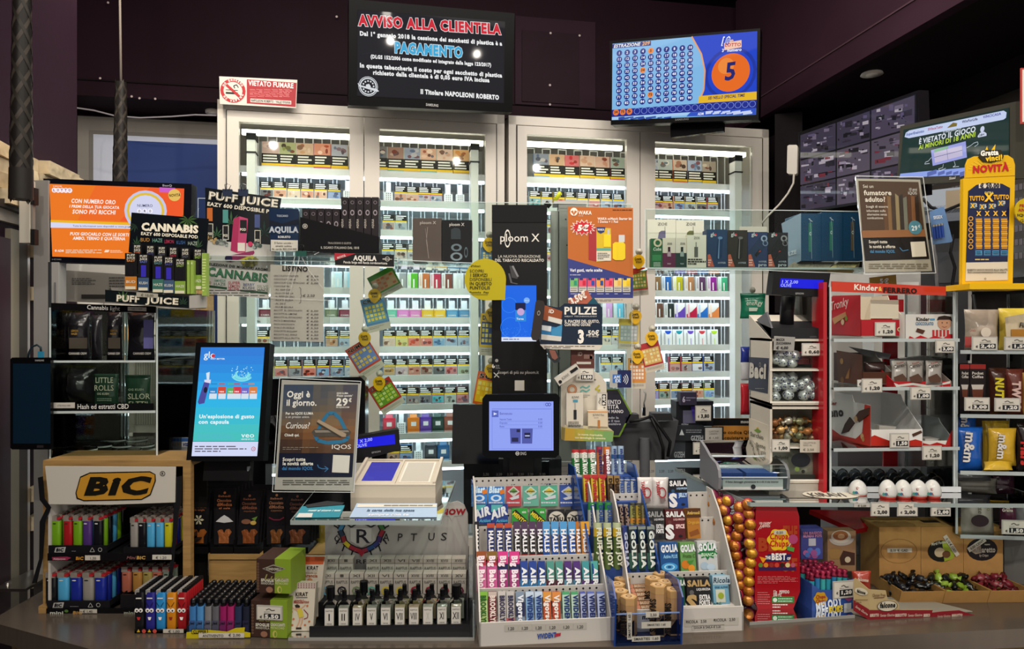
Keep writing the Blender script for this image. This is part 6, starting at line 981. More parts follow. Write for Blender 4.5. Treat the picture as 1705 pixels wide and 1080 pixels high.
# SWEET RACKS ON THE GLASS SHELF
RD='a81c24'
KR=pl(1480,840,1.52,4);KD_=.17
t=thing('sweet_rack','clear acrylic sweet rack with red header and red side panel','rack',KR.hit(1480,838));zb_=KR.loc(1480,838)[1];zt_=KR.loc(1480,470)[1];ra,rb=KR.loc(1386,700)[0],KR.loc(1588,700)[0]
part(t,'red_side_panel',M().fb(KR,ra-.02,zb_,-.05,ra-.012,zt_,-.0,RD,'gloss'));part(t,'red_back_strip',M().fb(KR,rb-.05,zb_,-KD_-.01,rb-.015,zt_-.02,-KD_-.004,RD,'gloss').fb(KR,ra-.012,zt_-.06,-KD_-.01,rb,zt_-.03,-KD_-.004,RD,'gloss'))
for nm,a in(('side_pane',ra-.006),('side_pane',rb)):part(t,nm,M().fb(KR,a,zb_,-KD_,a+.003,zt_-.01,-.002,'eef2f2','glass'))
m=M()
for a in(ra-.006,rb):
 for h in(-.004,-KD_):m.fb(KR,a,zb_,h,a+.004,zt_-.01,h+.004,'b4bcbc','gloss')
part(t,'edge',m)
KZ=[]
for y in(564,644,744):
 z=KR.loc(1480,y)[1];KZ.append(z);part(t,'shelf_plate',M().fb(KR,ra-.004,z-.004,-KD_,rb+.004,z,.012,'eaf0f0','glass').fb(KR,ra-.004,z-.006,.011,rb+.004,z+.001,.013,'a8b0b0','gloss'))
q=KR.off(.002);s3=part(t,'header_strip',M().slab(q,[(1385,468),(1575,477),(1575,492),(1385,485)],.003,'b83420','gloss'));part(s3,'print',M().t(q,'Kinder',1421,482,1461,9,'e0d8cc','b',y1=484).t(q,'&',1462,484,1468,7,'e0b058').t(q,'FERRERO',1470,486.5,1527,8,'2c1410','x',y1=488.5))
def tray(name,lab,p,x0,y0,x1,y1,dp,c,cin,cut=.35,dr=None,wall=.0015,back=None):
 t=thing(name,lab,'carton',p.hit((x0+x1)/2,y1));a0,b0=p.loc(x0,y1);a1,b1=p.loc(x1,y0);bf=b0+(b1-b0)*cut
 part(t,'front_wall',M().fb(p,a0,b0,-wall,a1,bf,0,c));part(t,'back_wall',M().fb(p,a0,b0,-dp,a1,b1,-dp+wall,back or cin));part(t,'bottom',M().fb(p,a0,b0,-dp,a1,b0+wall,0,cin))
 for a in(a0,a1):part(t,'side_wall',M().hexa([p.w(a,b0,0),p.w(a,bf,0),p.w(a,bf+(b1-bf)*.8,-dp*.45),p.w(a,b1,-dp*.5),p.w(a,b1,-dp),p.w(a,b0,-dp)],[p.w(a+wall,b0,0),p.w(a+wall,bf,0),p.w(a+wall,bf+(b1-bf)*.8,-dp*.45),p.w(a+wall,b1,-dp*.5),p.w(a+wall,b1,-dp),p.w(a+wall,b0,-dp)],c if a==a0 else cin))
 if dr:m=M();dr(p,m);part(t,'print',m)
 return t
SDp=lambda x,y,p:Pl(p.hit(x,y)-V((.0012,0,0)),-86)
q=KR.off(-.03)
t=tray('wafer_carton','red open hazelnut wafer carton on the rack top tier',q,1433,490,1507,560,.13,'a01c26','c4bca8',.4,lambda p,m:m.di(p,1497,548,3.6,'c8b490').di(p,1497,548,2,'7a4c28',h=.0014).r(p,1449,499,1496,530,'c4bca8',h=.0004))
sp=SDp(1433,520,q);part(t,'side_print',M().g(sp,[(1386,492),(1433,491),(1433,559),(1386,556)],'a01c26',h=.0002).t(sp,'Tronky',1383,517,1413,14,'c8b8b0','r',.25,y1=508,h=.001).slab(sp,[(1386,530),(1408,519),(1410,526),(1390,540)],.001,'a87c50',h=.0012).di(sp,1404,536,5,'c8b490',h=.0016).di(sp,1410,530,4,'6a8a30',h=.0014))
for i in range(5):pq=q.off(-.03-i*.015);solo(M().pillow(pq,1449+i*3,520+i*2,1492-i,534+i*2,.012,('b8301c','c83c20','a82818','c04028','b03424')[i]),'wafer_bar',f'red wrapped wafer bar, {ORD[i]} from the front of the top carton','bar','wafer bars in the red carton')
t=tray('chocolate_carton','white and red chocolate carton with a smiling child picture',KR.off(-.01),1507,523,1588,565,.08,'c4c2bc','b8b4ac',1.0,lambda p,m:(m.t(p,'Kinder',1525,534,1547,6,'2c2422'),m.bx(p,1548,530,1556,533,.0003,'4a88b0',h=.001),m.t(p,'CIOCCOLATO',1524,541,1554,5,'3c6c90'),m.di(p,1572,538,12,'b08468',h=.001,ry=11,n=16),m.g(p,[(1559,533),(1562,527),(1572,525),(1583,527),(1585,535),(1580,532),(1564,532)],'2c1e18',h=.0014),m.di(p,1568,537,1,'2a1c18',h=.0016),m.di(p,1576,537,1,'2a1c18',h=.0016),m.ln(p,[(1568,543),(1572,545),(1576,543)],.8,'8a3c34',h=.0016),[m.bx(p,1552+i*6,549,1555.5+i*6,560,.0003,'a82c2c',h=.001)for i in range(5)],m.g(p,[(1527,546),(1540,550),(1536,556),(1524,552)],'4a2c20',h=.0012),m.g(p,[(1512,565),(1514,559),(1522,563),(1532,558),(1545,563),(1556,559),(1570,563),(1580,556),(1588,556),(1588,565)],'a81c24',h=.0014)))
q=KR.off(-.03);t=tray('chocolate_carton','brown hazelnut chocolate carton torn open on the middle tier',q,1436,590,1484,640,.12,'4a2a1c','8a8680',.42,None,back='77736e')
sp=SDp(1436,610,q);part(t,'side_print',M().g(sp,[(1393,583),(1436,590),(1436,640),(1396,636)],'5c3420',h=.0002).di(sp,1402,601,5,'b08448',h=.001).g(sp,[(1408,630),(1412,618),(1416,612),(1414,630)],'a8743c',h=.001).di(sp,1403,632,5,'8a5c34',h=.001))
solo(M().slab(pl(1450,590,1.62,0,30),[(1414,577),(1484,589),(1480,598),(1440,592)],.001,'8a8a8c','foil'),'foil_flap','torn silver foil flap over the brown hazelnut carton','foil');t=tagp('price_tag','price tag reading one twenty under the brown hazelnut carton',KR.off(.016),1435,630,1469,653,'1,20',False)
solo(M().pillow(KR.off(-.06),1438,602,1476,622,.03,'3a2a28'),'chocolate_bar','dark foil chocolate bar lying in the brown hazelnut carton','bar');solo(M().bx(KR.off(-.02),1428,632,1442,643,.002,'d0ccc4').t(KR.off(-.02),'du',1430,641,1440,6,'1c1c1c'),'torn_label','torn white carton label at the middle tier corner','label')
t=tray('bar_carton','red and white low tray of cereal chocolate bars',KR.off(-.005),1487,612,1583,647,.1,'a41e24','9a8a80',.35,lambda p,m:(m.g(p,[(1488,637),(1496,640),(1520,637),(1545,641),(1570,637),(1582,634),(1582,638),(1545,645),(1520,641),(1492,644)],'c8c4bc'),m.t(p,'Kinder',1560,646,1574,4,'d0b8b0')))
for i,x in enumerate((1484,1510,1541)):
 pq=pl(x+15,638,1.54-i*.004,4,14,-14);solo(M().pillow(pq,x,600,x+28,640,.014,'8f8a84').t(pq.off(.008),'Cereali',x+4,614,x+24,5.4,'3c3430',h=.003).g(pq.off(.008),[(x+3,628),(x+18,622),(x+25,630),(x+24,637),(x+6,636)],'4a3226',h=.002).t(pq.off(.008),'Kinder',x+8,607,x+20,3,'77322c',h=.003),'cereal_bar',f'silver cereal chocolate bar, {ORD[i]} from the hazelnut carton','bar','cereal bars in the low red tray')
solo(M().slab(KR.off(-.09),[(1490,598),(1545,592),(1575,608),(1570,625),(1492,622)],.02,'77746e','film'),'cereal_bar','row of grey bar tops at the back of the low red tray','bar')
tagp('price_tag','price tag reading one euro on the middle tier',KR.off(.016),1516,644,1550,665,'1,00');tagp('price_tag','price tag reading one twenty on the red wafer carton',KR.off(-.026),1457,536,1491,559,'1,20',False);tagp('price_tag','price tag reading three euro on the rack top tier end',KR.off(.016),1558,566,1590,587,'3,00')
q=KR.off(-.01);t=tray('wafer_carton','big white and red chocolate wafer carton on the lowest tier',q,1450,662,1535,742,.15,'dcd9d4','c4c4c2',.34,lambda p,m:(m.g(p,[(1450,742),(1450,727),(1456,724),(1466,728),(1480,733),(1496,731),(1512,734),(1524,731),(1535,734),(1535,742)],'b0281c'),m.g(p,[(1518,722),(1533,716),(1535,720),(1520,727)],'4a3022',h=.0014)))
sp=SDp(1450,700,q);m=M().g(sp,[(1386,663),(1450,674),(1450,742),(1386,728)],'e0ddd8',h=.0002).g(sp,[(1386,714),(1400,724),(1425,730),(1436,720),(1440,673),(1450,675),(1450,743),(1386,729)],'b83020',h=.0006).t(sp,'bueno',1367,694,1406,13,'2c1a18','x',y1=692,h=.001).t(sp,'Kinder',1372,674,1394,6,'8a2420','b',y1=674,h=.001)
m.slab(sp,[(1402,722),(1408,706),(1416,694),(1424,704),(1414,718)],.002,'3c2418',h=.0025).slab(sp,[(1423,696),(1432,684),(1449,678),(1448,690),(1432,702)],.002,'4a2e20',h=.0025).di(sp,1427,697,5,'b89468',h=.003).di(sp,1436,726,5,'c8a878',h=.001).di(sp,1438,731,4,'b08850',h=.0014);part(t,'side_print',m)
solo(M().slab(KR.off(-.05),[(1464,708),(1492,710),(1490,718),(1464,716)],.02,'a8a49c','film'),'wafer_bar','last pale wafer pack left in the big white carton','bar')
t=tray('bar_carton','small red and white nearly empty tray at the lowest tier end',KR.off(-.01),1536,700,1588,748,.1,'d4d0ca','c4c4c4',.3,lambda p,m:m.g(p,[(1536,748),(1536,737),(1548,740),(1560,736),(1574,740),(1584,716),(1588,716),(1588,748)],'a82422'));solo(M().bx(KR.off(-.05),1540,730,1574,737,.03,'c4c0b8','film'),'chocolate_bar','flat white bar left in the small nearly empty tray','bar')
tagp('price_tag','price tag reading one fifty on the big white carton',KR.off(.016),1482,721,1514,745,'1,50');tagp('price_tag','price tag reading one twenty under the small end tray',KR.off(.018),1536,742,1568,765,'1,20',False)
solo(M().slab(pl(1480,480,1.72),[(1448,462),(1492,457),(1493,475),(1449,480)],.003,'8a7034').t(pl(1480,480,1.717),'5€',1464,472,1480,8,'c8ccd4'),'small_sign','small gold and blue price sign behind the red rack header','sign')
def egg(x0,x1,y0,y1,lab,d):
 x,w=(x0+x1)/2,(x1-x0)/2/F*d;o=P(x,y1,d);H=(y1-y0)/F*d;t=thing('surprise_egg',lab,'egg',o);pr=[]
 for i in range(15):tt=math.pi*i/14;pr.append((w*max(.03,math.sin(tt))*(1+.13*math.cos(tt)),H*(1-math.cos(tt))/2))
 a=[p_ for p_ in pr if p_[1]<=H*.34];b=[p_ for p_ in pr if p_[1]>=H*.25]
 part(t,'red_base',M().lathe(o,a,'9c2a20','gloss',18));part(t,'white_shell',M().lathe(o,b,'c4c4c0','gloss',18));L=Pl(o+V((0,-w*.98,0)),0,8);m=M()
 m.t(L,'Kinder',x-3,y0+(y1-y0)*.52,x+10,4.4,'8a2c28','b',y1=y0+(y1-y0)*.46,h=.0014)
 for i,c in enumerate(('3c7a6a','2c5c7a','8a3c30','4a6c3c','8a7a3c')):m.di(L,x-7+i*4,y0+(y1-y0)*.66,2.6,c,h=.001+i*.0001,n=8)
 part(t,'print',m)
egg(1414,1443,798,831,'white surprise egg standing alone beside the oval sticker',1.5)
for i,(a,b,y)in enumerate(((1464,1492,835),(1490,1517,835),(1514,1543,834),(1539,1566,834))):egg(a,b,798,y,f'white surprise egg with red base, {ORD[i]} in the row of four',1.47)
t=thing('egg_crate','clear bubbly plastic egg crate behind the surprise eggs','crate',V((.93,1.6,GZ)));m=M()
for r in range(3):
 for c in range(9):o=V((.70+c*.028+.013*(r%2),1.54+r*.04,GZ));m.lathe(o,[(.014,.002),(.013,.018),(.009,.026),(.003,.03)],'c4c8cc','glass',10)
part(t,'cup',m,stuff=True);part(t,'rim',M().box(.68,1.515,GZ+.001,.96,1.52,GZ+.012,'c4c8cc','gloss').box(.68,1.64,GZ+.001,.96,1.645,GZ+.03,'b4b8bc','gloss'))
TG=pl(1500,850,1.425,0)
for i,(a,b)in enumerate(((1450,1481),(1494,1528),(1550,1583))):tagp('price_tag',f'price tag reading two euro under the glass shelf edge, {ORD[i]} from the oval sticker',TG,a,836,b,859,'2,00',i==2)
t=thing('price_strip','small pale price strip at the glass shelf edge near the oval sticker','label',TG.hit(1433,842));part(t,'strip',M().bx(TG,1422,838,1448,844,.0006,'b0aca4').t(TG,'€ 2,00',1428,843,1442,3,'5a5852'))
NR=pl(1650,880,1.54,-6);t=thing('snack_rack','clear acrylic snack rack with five shelves at the frame edge','rack',NR.hit(1650,890));na,nb=NR.loc(1594,700)[0],NR.loc(1740,700)[0];nt,nz=NR.loc(1650,486)[1],NR.loc(1650,890)[1]
for a in(na,nb):part(t,'side_pane',M().fb(NR,a-.002,nz,-.14,a,nt,0,'eef2f2','glass').fb(NR,a-.003,nz,-.003,a+.001,nt,0,'b4bcbc','gloss'))
for y in(584,690,784,890):z=NR.loc(1650,y)[1];part(t,'shelf_plate',M().fb(NR,na,z-.004,-.14,nb,z,.012,'eaf0f0','glass').fb(NR,na,z-.006,.011,nb,z+.002,.013,'a0a8a8','gloss'))
q=NR.off(-.04)
pouch('snack_bag','clear white bag of pastries on the top snack shelf',q,1605,515,1663,584,'b8a898',.05,lambda p,m:(m.t(p,'Cornetto',1614,552,1624,5,'8a2c30','r',.2),m.bx(p,1606,560,1618,578,.0004,'a84a48',h=.001),m.di(p,1640,553,8,'d8ccbc',h=.004)),'bag');pouch('snack_bag','yellow and white bag of sponge cakes on the top snack shelf',q,1662,513,1722,584,'d8c04c',.05,lambda p,m:(m.g(p,[(1672,528),(1705,522),(1708,575),(1676,578)],'c8b898','film',.002),m.bx(p,1682,548,1704,566,.0004,'a8742c',h=.004),m.t(p,'Flauti',1694,545,1716,8,'24201c','b',.2,h=.006)),'bag')
q=NR.off(-.02)
for i,x in enumerate((1598,1615)):gbox('coffee_box',('first','second')[i]+' black and red coffee chocolate box on the second snack shelf',q,x,606,x+(16 if i==0 else 26),690,.04,'1a1314',lambda p,m:(m.r(p,x,606,x+(16,26)[i],614,'8a2420'),m.t(p,'Pocket',x+3,623,x+(14,22)[i],4.4,'c4bcb4'),m.t(p,'Coffee',x+3,629,x+(14,22)[i],4.4,'c4bcb4'),m.g(p,[(x+2,640),(x+(14,23)[i],640),(x+(12,20)[i],652),(x+5,652)],'b8b0a8'),m.g(p,[(x+3,648),(x+(13,22)[i],648),(x+(12,20)[i],665),(x+4,660)],'5c3020',h=.001)))
pouch('snack_bar','brown nut bar wrapper with yellow lettering on the second snack shelf',q,1646,612,1676,690,'3a1c14',.03,lambda p,m:m.t(Lo(p.hit(1656,628),(0,0,-1),(1,0,0),1.54/F),'NUTS',0,0,42,13,'c8b82c','x',.1,h=.004),'bar');pouch('snack_bar','red brown caramel bar wrapper with cream lettering on the second snack shelf',q,1674,614,1704,690,'5c2a20',.03,lambda p,m:m.t(Lo(p.hit(1684,634),(0,0,-1),(1,0,0),1.54/F),'TWIX',0,0,44,13,'c8a8a0','x',.1,h=.004),'bar')
pouch('snack_bar','golden end of a bar at the second snack shelf corner',q,1700,620,1720,690,'9a7434',.03,None,'bar')
def mm(c2):return lambda p,m:m.t(Lo(p.hit(c2[0],c2[1]),(-.1,0,-1),(1,0,-.1),1.54/F),'m&m',0,0,c2[2],c2[3],'2a1c14','x',h=.003).t(Lo(p.hit(c2[0],c2[1]),(-.1,0,-1),(1,0,-.1),1.54/F),'m&m',0,0,c2[2],c2[3],'d0ccc8','b',h=.004)
pouch('sweet_bag','blue sweet bag leaning at the back of the third snack shelf',q.off(-.03),1588,688,1625,782,'1c54a8',.025,mm((1600,690,40,14)),'bag');pouch('sweet_bag','front blue sweet bag with white lettering on the third snack shelf',q,1591,710,1636,782,'1c58b0',.03,mm((1607,718,52,16)),'bag')
pouch('sweet_bag','yellow sweet bag standing behind another on the third snack shelf',q.off(-.03),1635,700,1680,782,'b8962c',.025,None,'bag');pouch('sweet_bag','front yellow sweet bag with white lettering on the third snack shelf',q,1645,712,1692,775,'c8a02c',.03,mm((1662,722,42,14)),'bag');pouch('sweet_bag','yellow sweet bag lying flat at the third snack shelf front',pl(1660,783,1.52,0,60),1638,768,1686,782,'c4a02c',.02,None,'bag')
pouch('sweet_bag','black and red bar bag at the third snack shelf corner',q,1692,704,1725,784,'201618',.03,lambda p,m:m.t(Lo(p.hit(1698,734),(0,0,-1),(1,0,0),1.54/F),'Mars',0,0,40,12,'b82c28','x',.1,h=.004),'bag')
for i,(x0,y0,x1,y1,c)in enumerate(((1584,784,1650,800,'3c3c40'),(1588,796,1660,814,'6a6860'),(1650,790,1690,815,'2c1420'))):solo(M().pillow(q.off(-.02*i),x0,y0,x1,y1,.02,c),'biscuit_pack',('dark grey long pack lying on the fourth snack shelf','pale grey long pack under the dark one on the fourth shelf','dark plum pack at the back of the fourth snack shelf')[i],'pack')
pouch('biscuit_pack','white rice cake bag with a dark cake picture, fourth snack shelf',q,1598,815,1655,889,'9a968c',.04,lambda p,m:(m.t(Lo(p.hit(1640,820),(.05,0,-1),(1,0,.05),1.54/F),'Sarchio',0,0,30,7,'6a6c48','r',h=.004),m.t(Lo(p.hit(1625,818),(.05,0,-1),(1,0,.05),1.54/F),'Gallette',0,0,36,8,'4a4438','r',.2,h=.004),m.di(p,1630,866,14,'2c2024',h=.004,ry=10),m.bx(p,1599,827,1609,840,.0004,'c4c0b8',h=.004),m.di(p,1645,830,6,'8a9a3c',h=.003)),'pack')
pouch('biscuit_pack','small plum bag of vegetable crisps on the fourth snack shelf',q,1664,828,1692,880,'4a2034',.03,lambda p,m:(m.t(p,'Veggie',1668,845,1686,5,'c8bcb0','b'),m.t(p,'Grains',1668,851,1686,5,'c8bcb0','b'),m.g(p,[(1665,829),(1677,836),(1691,829),(1691,833),(1678,842),(1665,836)],'b8b0a4')),'pack');pouch('biscuit_pack','grey white bag at the fourth snack shelf corner',q,1688,818,1725,885,'77767a',.04,None,'pack')
q=NR.off(.016)
for lab,a,y0,b,y1,pr in(('two forty under the pastry bag',1618,560,1661,583,'2,40'),('one fifty under the sponge cakes',1672,560,1715,583,'1,50'),('three euro under the coffee boxes',1606,661,1648,684,'3,00'),('one twenty under the nut bar',1656,662,1699,685,'1,20'),('one fifty below the plum bag',1668,865,1708,890,'1,50')):tagp('price_tag','price tag reading '+lab,q,a,y0,b,y1,pr)
# ON THE COUNTER, WINDOW END: LIGHTERS, CHOCOLATE, PERFUME
WD='9c7a48';f0=ZP(64,1020,CT);d0=f0.y;W=lambda x:(x-CX)/F*d0
t=thing('wooden_stand','pale wooden crate stand holding the lighter and chocolate shelves','stand',V((W(180),d0+.05,CT)))
zt=CZ-(778-CY)/F*d0
for nm,x0,x1 in(('upright',65,76),('upright',300,313)):part(t,nm,M().box(W(x0),d0+.012,CT,W(x1),d0+.027,zt,WD,'wood'))
part(t,'top_board',M().box(W(65),d0+.012,zt,W(313),d0+.13,zt+.012,WD,'wood'));part(t,'front_foot',M().box(W(65),d0-.002,CT,W(78),d0+.012,CT+.014,WD,'wood'));part(t,'back_board',M().box(W(76),d0+.125,CT,W(300),d0+.132,zt,'1a1816','matte'))
zc=1.055;part(t,'front_board',M().box(W(313),d0+.1,CT,P(560,900,d0+.1).x,d0+.115,zc-.012,'a8854e','wood'));part(t,'shelf_board',M().box(W(313),d0+.095,zc-.012,P(560,900,d0+.1).x,d0+.27,zc,'a8854e','wood'))
LRk=pl(180,1020,d0,0);t=thing('lighter_rack','black two tier lighter rack under a white sign with amber logo','rack',LRk.hit(185,1022));part(t,'side_panel',M().slab(Pl(LRk.hit(80,900),90),[(0,0)]*3,0,'0')if False else M().box(W(78),d0+.004,CT,W(82),d0+.12,zt,'b8b4ae','satin'))
part(t,'side_strip',M().slab(LRk.off(.002),[(63,795),(70,793),(73,830),(84,845),(74,870),(70,930),(60,970),(53,971),(65,930),(66,868),(77,846),(66,832)],.003,'141416','satin'));part(t,'side_strip',M().slab(LRk.off(.002),[(290,795),(302,792),(301,836),(297,850),(293,900),(286,960),(279,972),(287,900),(289,850)],.003,'17171a','satin'))
hs=LRk.off(.006);s3=part(t,'header_sign',M().slab(hs,[(75,776),(292,777),(291,836),(180,840),(82,839)],.003,'bdb8ae','satin'))
m=M();oct_=lambda k:[(128-k,820),(135-k*.6,795-k),(150,788-k),(250,786-k),(258+k*.6,790-k*.5),(258+k,800),(250+k*.6,822+k),(236,830+k),(140,832+k),(130-k,828+k)]
m.g(hs,oct_(2),'14120c',h=.0008).g(hs,oct_(0),'b8862c',h=.0012).t(hs,'BiC',140,822.5,249,27,'16140e','x',.22,h=.002,y1=821).ring(hs,271,788,3.4,4.4,'2a2824').t(hs,'R',269.3,790,273,4,'2a2824');part(s3,'print',m)
zu=CZ-(921-CY)/F*d0
part(t,'shelf',M().box(W(82),d0+.004,zu-.003,W(296),d0+.12,zu,'101012','satin'));s3=part(t,'shelf_strip',M().bx(LRk.off(.003),79,921,287,933,.003,'121113','gloss'));q=LRk.off(.004)
part(s3,'print',M().slab(q,[(87,927),(112,926),(119,928),(112,932),(88,932)],.0004,'8a2c48',h=.001).t(q,'Multipurpose',90,931,110,3,'c8a8b0','b',.1,h=.002).t(q,'BiC',127,931,140,5,'b8802c','x',.1,h=.002).bx(q,142,924,167,932,.0004,'c0bbb0',h=.001).t(q,'1,30',150,930.5,161,4,'3a3834','r',h=.002).t(q,'Mini',211,930,226,5,'8a5c5c','r',.3,h=.002).t(q,'BiC',228,930,243,5,'b89048','x',.1,h=.002).bx(q,254,923,286,931,.0004,'c0bbb0',h=.001).t(q,'€ 1,20',260,929.5,278,4,'3a3834','r',h=.002))
s3=part(t,'base_strip',M().bx(LRk.off(.003),77,1013,226,1023,.004,'0e0e10','gloss'));part(s3,'print',M().t(q,'mini',84,1021.5,107,5,'b8bcb0','b',h=.002).t(q,'BiC',122,1021,138,4.4,'a88048','x',.1,h=.002).bx(q,133,1013.5,162,1020,.0004,'b8b3a8',h=.001).t(q,'€ 1,40',139,1019,155,4,'3a3834','r',h=.002).t(q,'mini',207,1021.5,226,5,'9aa090','b',h=.002).di(q,111,1016.5,3.4,'4a6c34',h=.001,ry=2.4))
for nm,x0,y0,x1,y1 in(('tray',80,908,178,921),('tray',205,911,287,921),('tray',77,1000,182,1013),('tray',200,990,290,1013)):
 zlo=CZ-(y1-CY)/F*d0;zhi=CZ-(y0-CY)/F*d0;tr=part(t,nm,M().box(W(x0),d0+.001,zlo,W(x1),d0+.004,zhi,'17171a','gloss').box(W(x0),d0+.004,zlo,W(x1),d0+.118,zlo+.004,'131315').box(W(x0),d0+.004,zlo,W(x0)+.002,d0+.1,zhi,'17171a').box(W(x1)-.002,d0+.004,zlo,W(x1),d0+.118,zhi,'17171a'));q2=pl((x0+x1)/2,y1,d0+.001,0)
 if x0<100:part(tr,'print',M().slab(q2,[(x0+13,y0+3),(x0+30,y0+2),(x0+28,y1-2),(x0+11,y1-2)],.0003,'a8a8a4',h=.001).t(q2,'BiC',x0+14,y1-4,x0+27,5,'16161a','x',.2,h=.002).ln(q2,[(x0+70,y1-3),(x0+74,y0+3),(x0+78,y1-3),(x0+70,y1-3)],.8,'a8a8a4').ring(q2,x0+87,(y0+y1)/2,2.6,3.4,'a8a8a4').fine(q2,x0+40,y1-5,x0+54,y1-3,1,'77777a'))
LBODY={}
def lighter_kind(key,w,dp,h,kind):
 """three meshes shared by all lighters of one kind: hood, button, wheel"""
 if key in LBODY:return LBODY[key]
 A={}
 if kind=='flint':
  A['hood']=M().box(-w*.47,-dp*.44,h,w*.14,dp*.44,h+.0105,'a8a096','foil').box(-w*.46,-dp*.42,h,w*.42,dp*.42,h+.0018,'a8a096','foil');A['button']=M().hexa([(w*.08,-dp*.4,h+.002),(w*.5,-dp*.4,h+.003),(w*.5,-dp*.4,h+.005),(w*.1,-dp*.4,h+.007)],[(w*.08,dp*.4,h+.002),(w*.5,dp*.4,h+.003),(w*.5,dp*.4,h+.005),(w*.1,dp*.4,h+.007)],'a8242c','satin');A['wheel']=M().cyl((w*.0,-dp*.3,h+.008),(w*.0,dp*.3,h+.008),.0034,.0034,'5a544c','satin',8)
 elif kind=='piezo':
  A['hood']=M().box(-w*.46,-dp*.45,h-.004,w*.02,dp*.45,h+.004,'a8a6a2','foil');A['button']=M().box(w*.04,-dp*.42,h,w*.47,dp*.42,h+.006,'131315','satin')
 else:
  A['cap']=M().lathe((0,0,h),[(w*.44,0),(w*.46,.006),(w*.44,.012),(w*.3,.014)],'0e0e10','gloss',10,None,dp/w)
 LBODY[key]=A;return A
def body(w,dp,h,c,kind,face=0):
 m=M();n=14;ring=[(math.copysign(abs(math.cos(a))**.6,math.cos(a))*w/2,math.copysign(abs(math.sin(a))**.6,math.sin(a))*dp/2)for a in[2*math.pi*i/n for i in range(n)]];fin='gloss'
 lv=[(0,.9),(.0015,1),(h-.0015,1),(h,.93)];vs=[(x*s,y*s,z)for z,s in lv for x,y in ring]
 if kind=='jet':
  lv=[(0,.95),(h*.5,1),(h,1)];vs=[(x*s,y*s,z)for z,s in lv for x,y in ring]
 fs=[(k*n+i,k*n+(i+1)%n,(k+1)*n+(i+1)%n,(k+1)*n+i)for k in range(len(lv)-1)for i in range(n)]
 m.add(vs,fs,c,fin,True);m.add(vs,[tuple(range(n))[::-1],tuple(range((len(lv)-1)*n,len(lv)*n))],c,fin)
 L=Lo((0,-dp/2,0),k=.001);hh=h*1000;ww=w*1000
 if kind=='flint':m.di(L,-ww*.08,-hh+5,ww*.2,'2a2a2a' if c>'5' else 'c8c8c4',h=.0005,ry=1.3,n=10)
 if kind=='piezo':
  f=('e8e4e0','16141a')
  for s_ in(-1,1):m.di(L,s_*ww*.22,-hh*.52,ww*.23,f[0],h=.0008,n=12).di(L,s_*ww*.2,-hh*.51,ww*.1,f[1],h=.0011,n=8)
  (m.g(L,[(-ww*.2,-hh*.34),(ww*.2,-hh*.34),(ww*.1,-hh*.26),(-ww*.1,-hh*.26)],('b83030','e8e4e0','e8e4e0','8a2c20','f0ece8')[face%5],h=.001));m.ln(L,[(-ww*.4,-hh*.74),(-ww*.08,-hh*.62)],1,'16141a',h=.0012).ln(L,[(ww*.4,-hh*.74),(ww*.08,-hh*.62)],1,'16141a',h=.0012).bx(L,-ww*.3,-hh*.86,ww*.3,-hh*.83,.0003,'d8d4cc',h=.001)
 if kind=='jet':m.r(L,-ww*.42,-hh*.5,ww*.42,-1,mix(c,'2a2850',.4));m.t(L,'jet',-ww*.35,-hh*.36,ww*.35,5,'16161c','b',.3,h=.001)
 return m
def lighters(cols,rows,x0s,z,dfront,pitch,w,dp,h,kind,nm,where,key,colours=None,dx=0,clear=False,group=''):
 A=lighter_kind(key,w,dp,h,kind);protos={}
 for i,(x,c)in enumerate(zip(x0s,cols)):
  for r in range(rows):
   cc=c if r==0 or not colours else(c if R.random()<.4 else R.choice(colours));lab=f'{LCN.get(cc, hue(cc))} {nm}, {ORD[r]} row from front, {ORD[i]} column {where}'
   lx=(x-CX)/F*dfront+dx*r;loc=V((lx,dfront+r*pitch,z));k=(cc,i if kind=='piezo' else 0)
   if k in protos:dup(protos[k],loc,lab);continue
   t=thing('pocket_lighter',lab,'lighter',(0,0,0),group);protos[k]=t
   part(t,'tank',body(w,dp,h,cc,kind,i))
   for n_,m_ in A.items():
    if n_+key in SHARE:o=bpy.data.objects.new(n_,SHARE[n_+key]);COL.objects.link(o);o.parent=t;KD.setdefault(t.name,[]).append(o)
    else:SHARE[n_+key]=part(t,n_,m_).data
   t.location=loc
SHARE={};LCN={'6a9a1c':'lime','16161a':'black','4a9cc8':'sky blue','1c2a8a':'royal blue','8a8680':'grey','9c1c22':'red','4a3070':'violet','b8b41c':'yellow','c8801c':'orange','2c84c0':'blue','2a2a80':'indigo','18181c':'charcoal','a87a3c':'amber','a8604c':'coral','9a8a4c':'olive','77877a':'smoke'}
PALL=('6a9a1c','16161a','4a9cc8','9c1c22','1c2a8a')
zt1=CZ-(917-CY)/F*d0;zt2=CZ-(1008-CY)/F*d0;sc=d0/F
lighters(('6a9a1c','9c1c22','6a9a1c','4a3070','16161a'),6,(95,114.5,130.5,146.5,164.5),zt1,d0+.013,.0165,14.5*sc,.012,48*sc,'flint','lighter','in upper first tray','mini',PALL,group='lighters in the upper first tray')
lighters(('8a8680','16161a','4a9cc8','4a9cc8','b8b41c'),6,(224.5,238,252,267,281.5),zt1,d0+.013,.0165,13*sc,.011,45*sc,'flint','lighter','in upper second tray','slim',PALL,group='lighters in the upper second tray')
lighters(('16161a','4a9cc8','1c2a8a','8a8680','1c2a8a'),6,(87,107,128.5,148.5,168.5),zt2,d0+.014,.0172,18.5*sc,.014,44*sc,'flint','lighter','in lower first tray','maxi',PALL,group='lighters in the lower first tray')
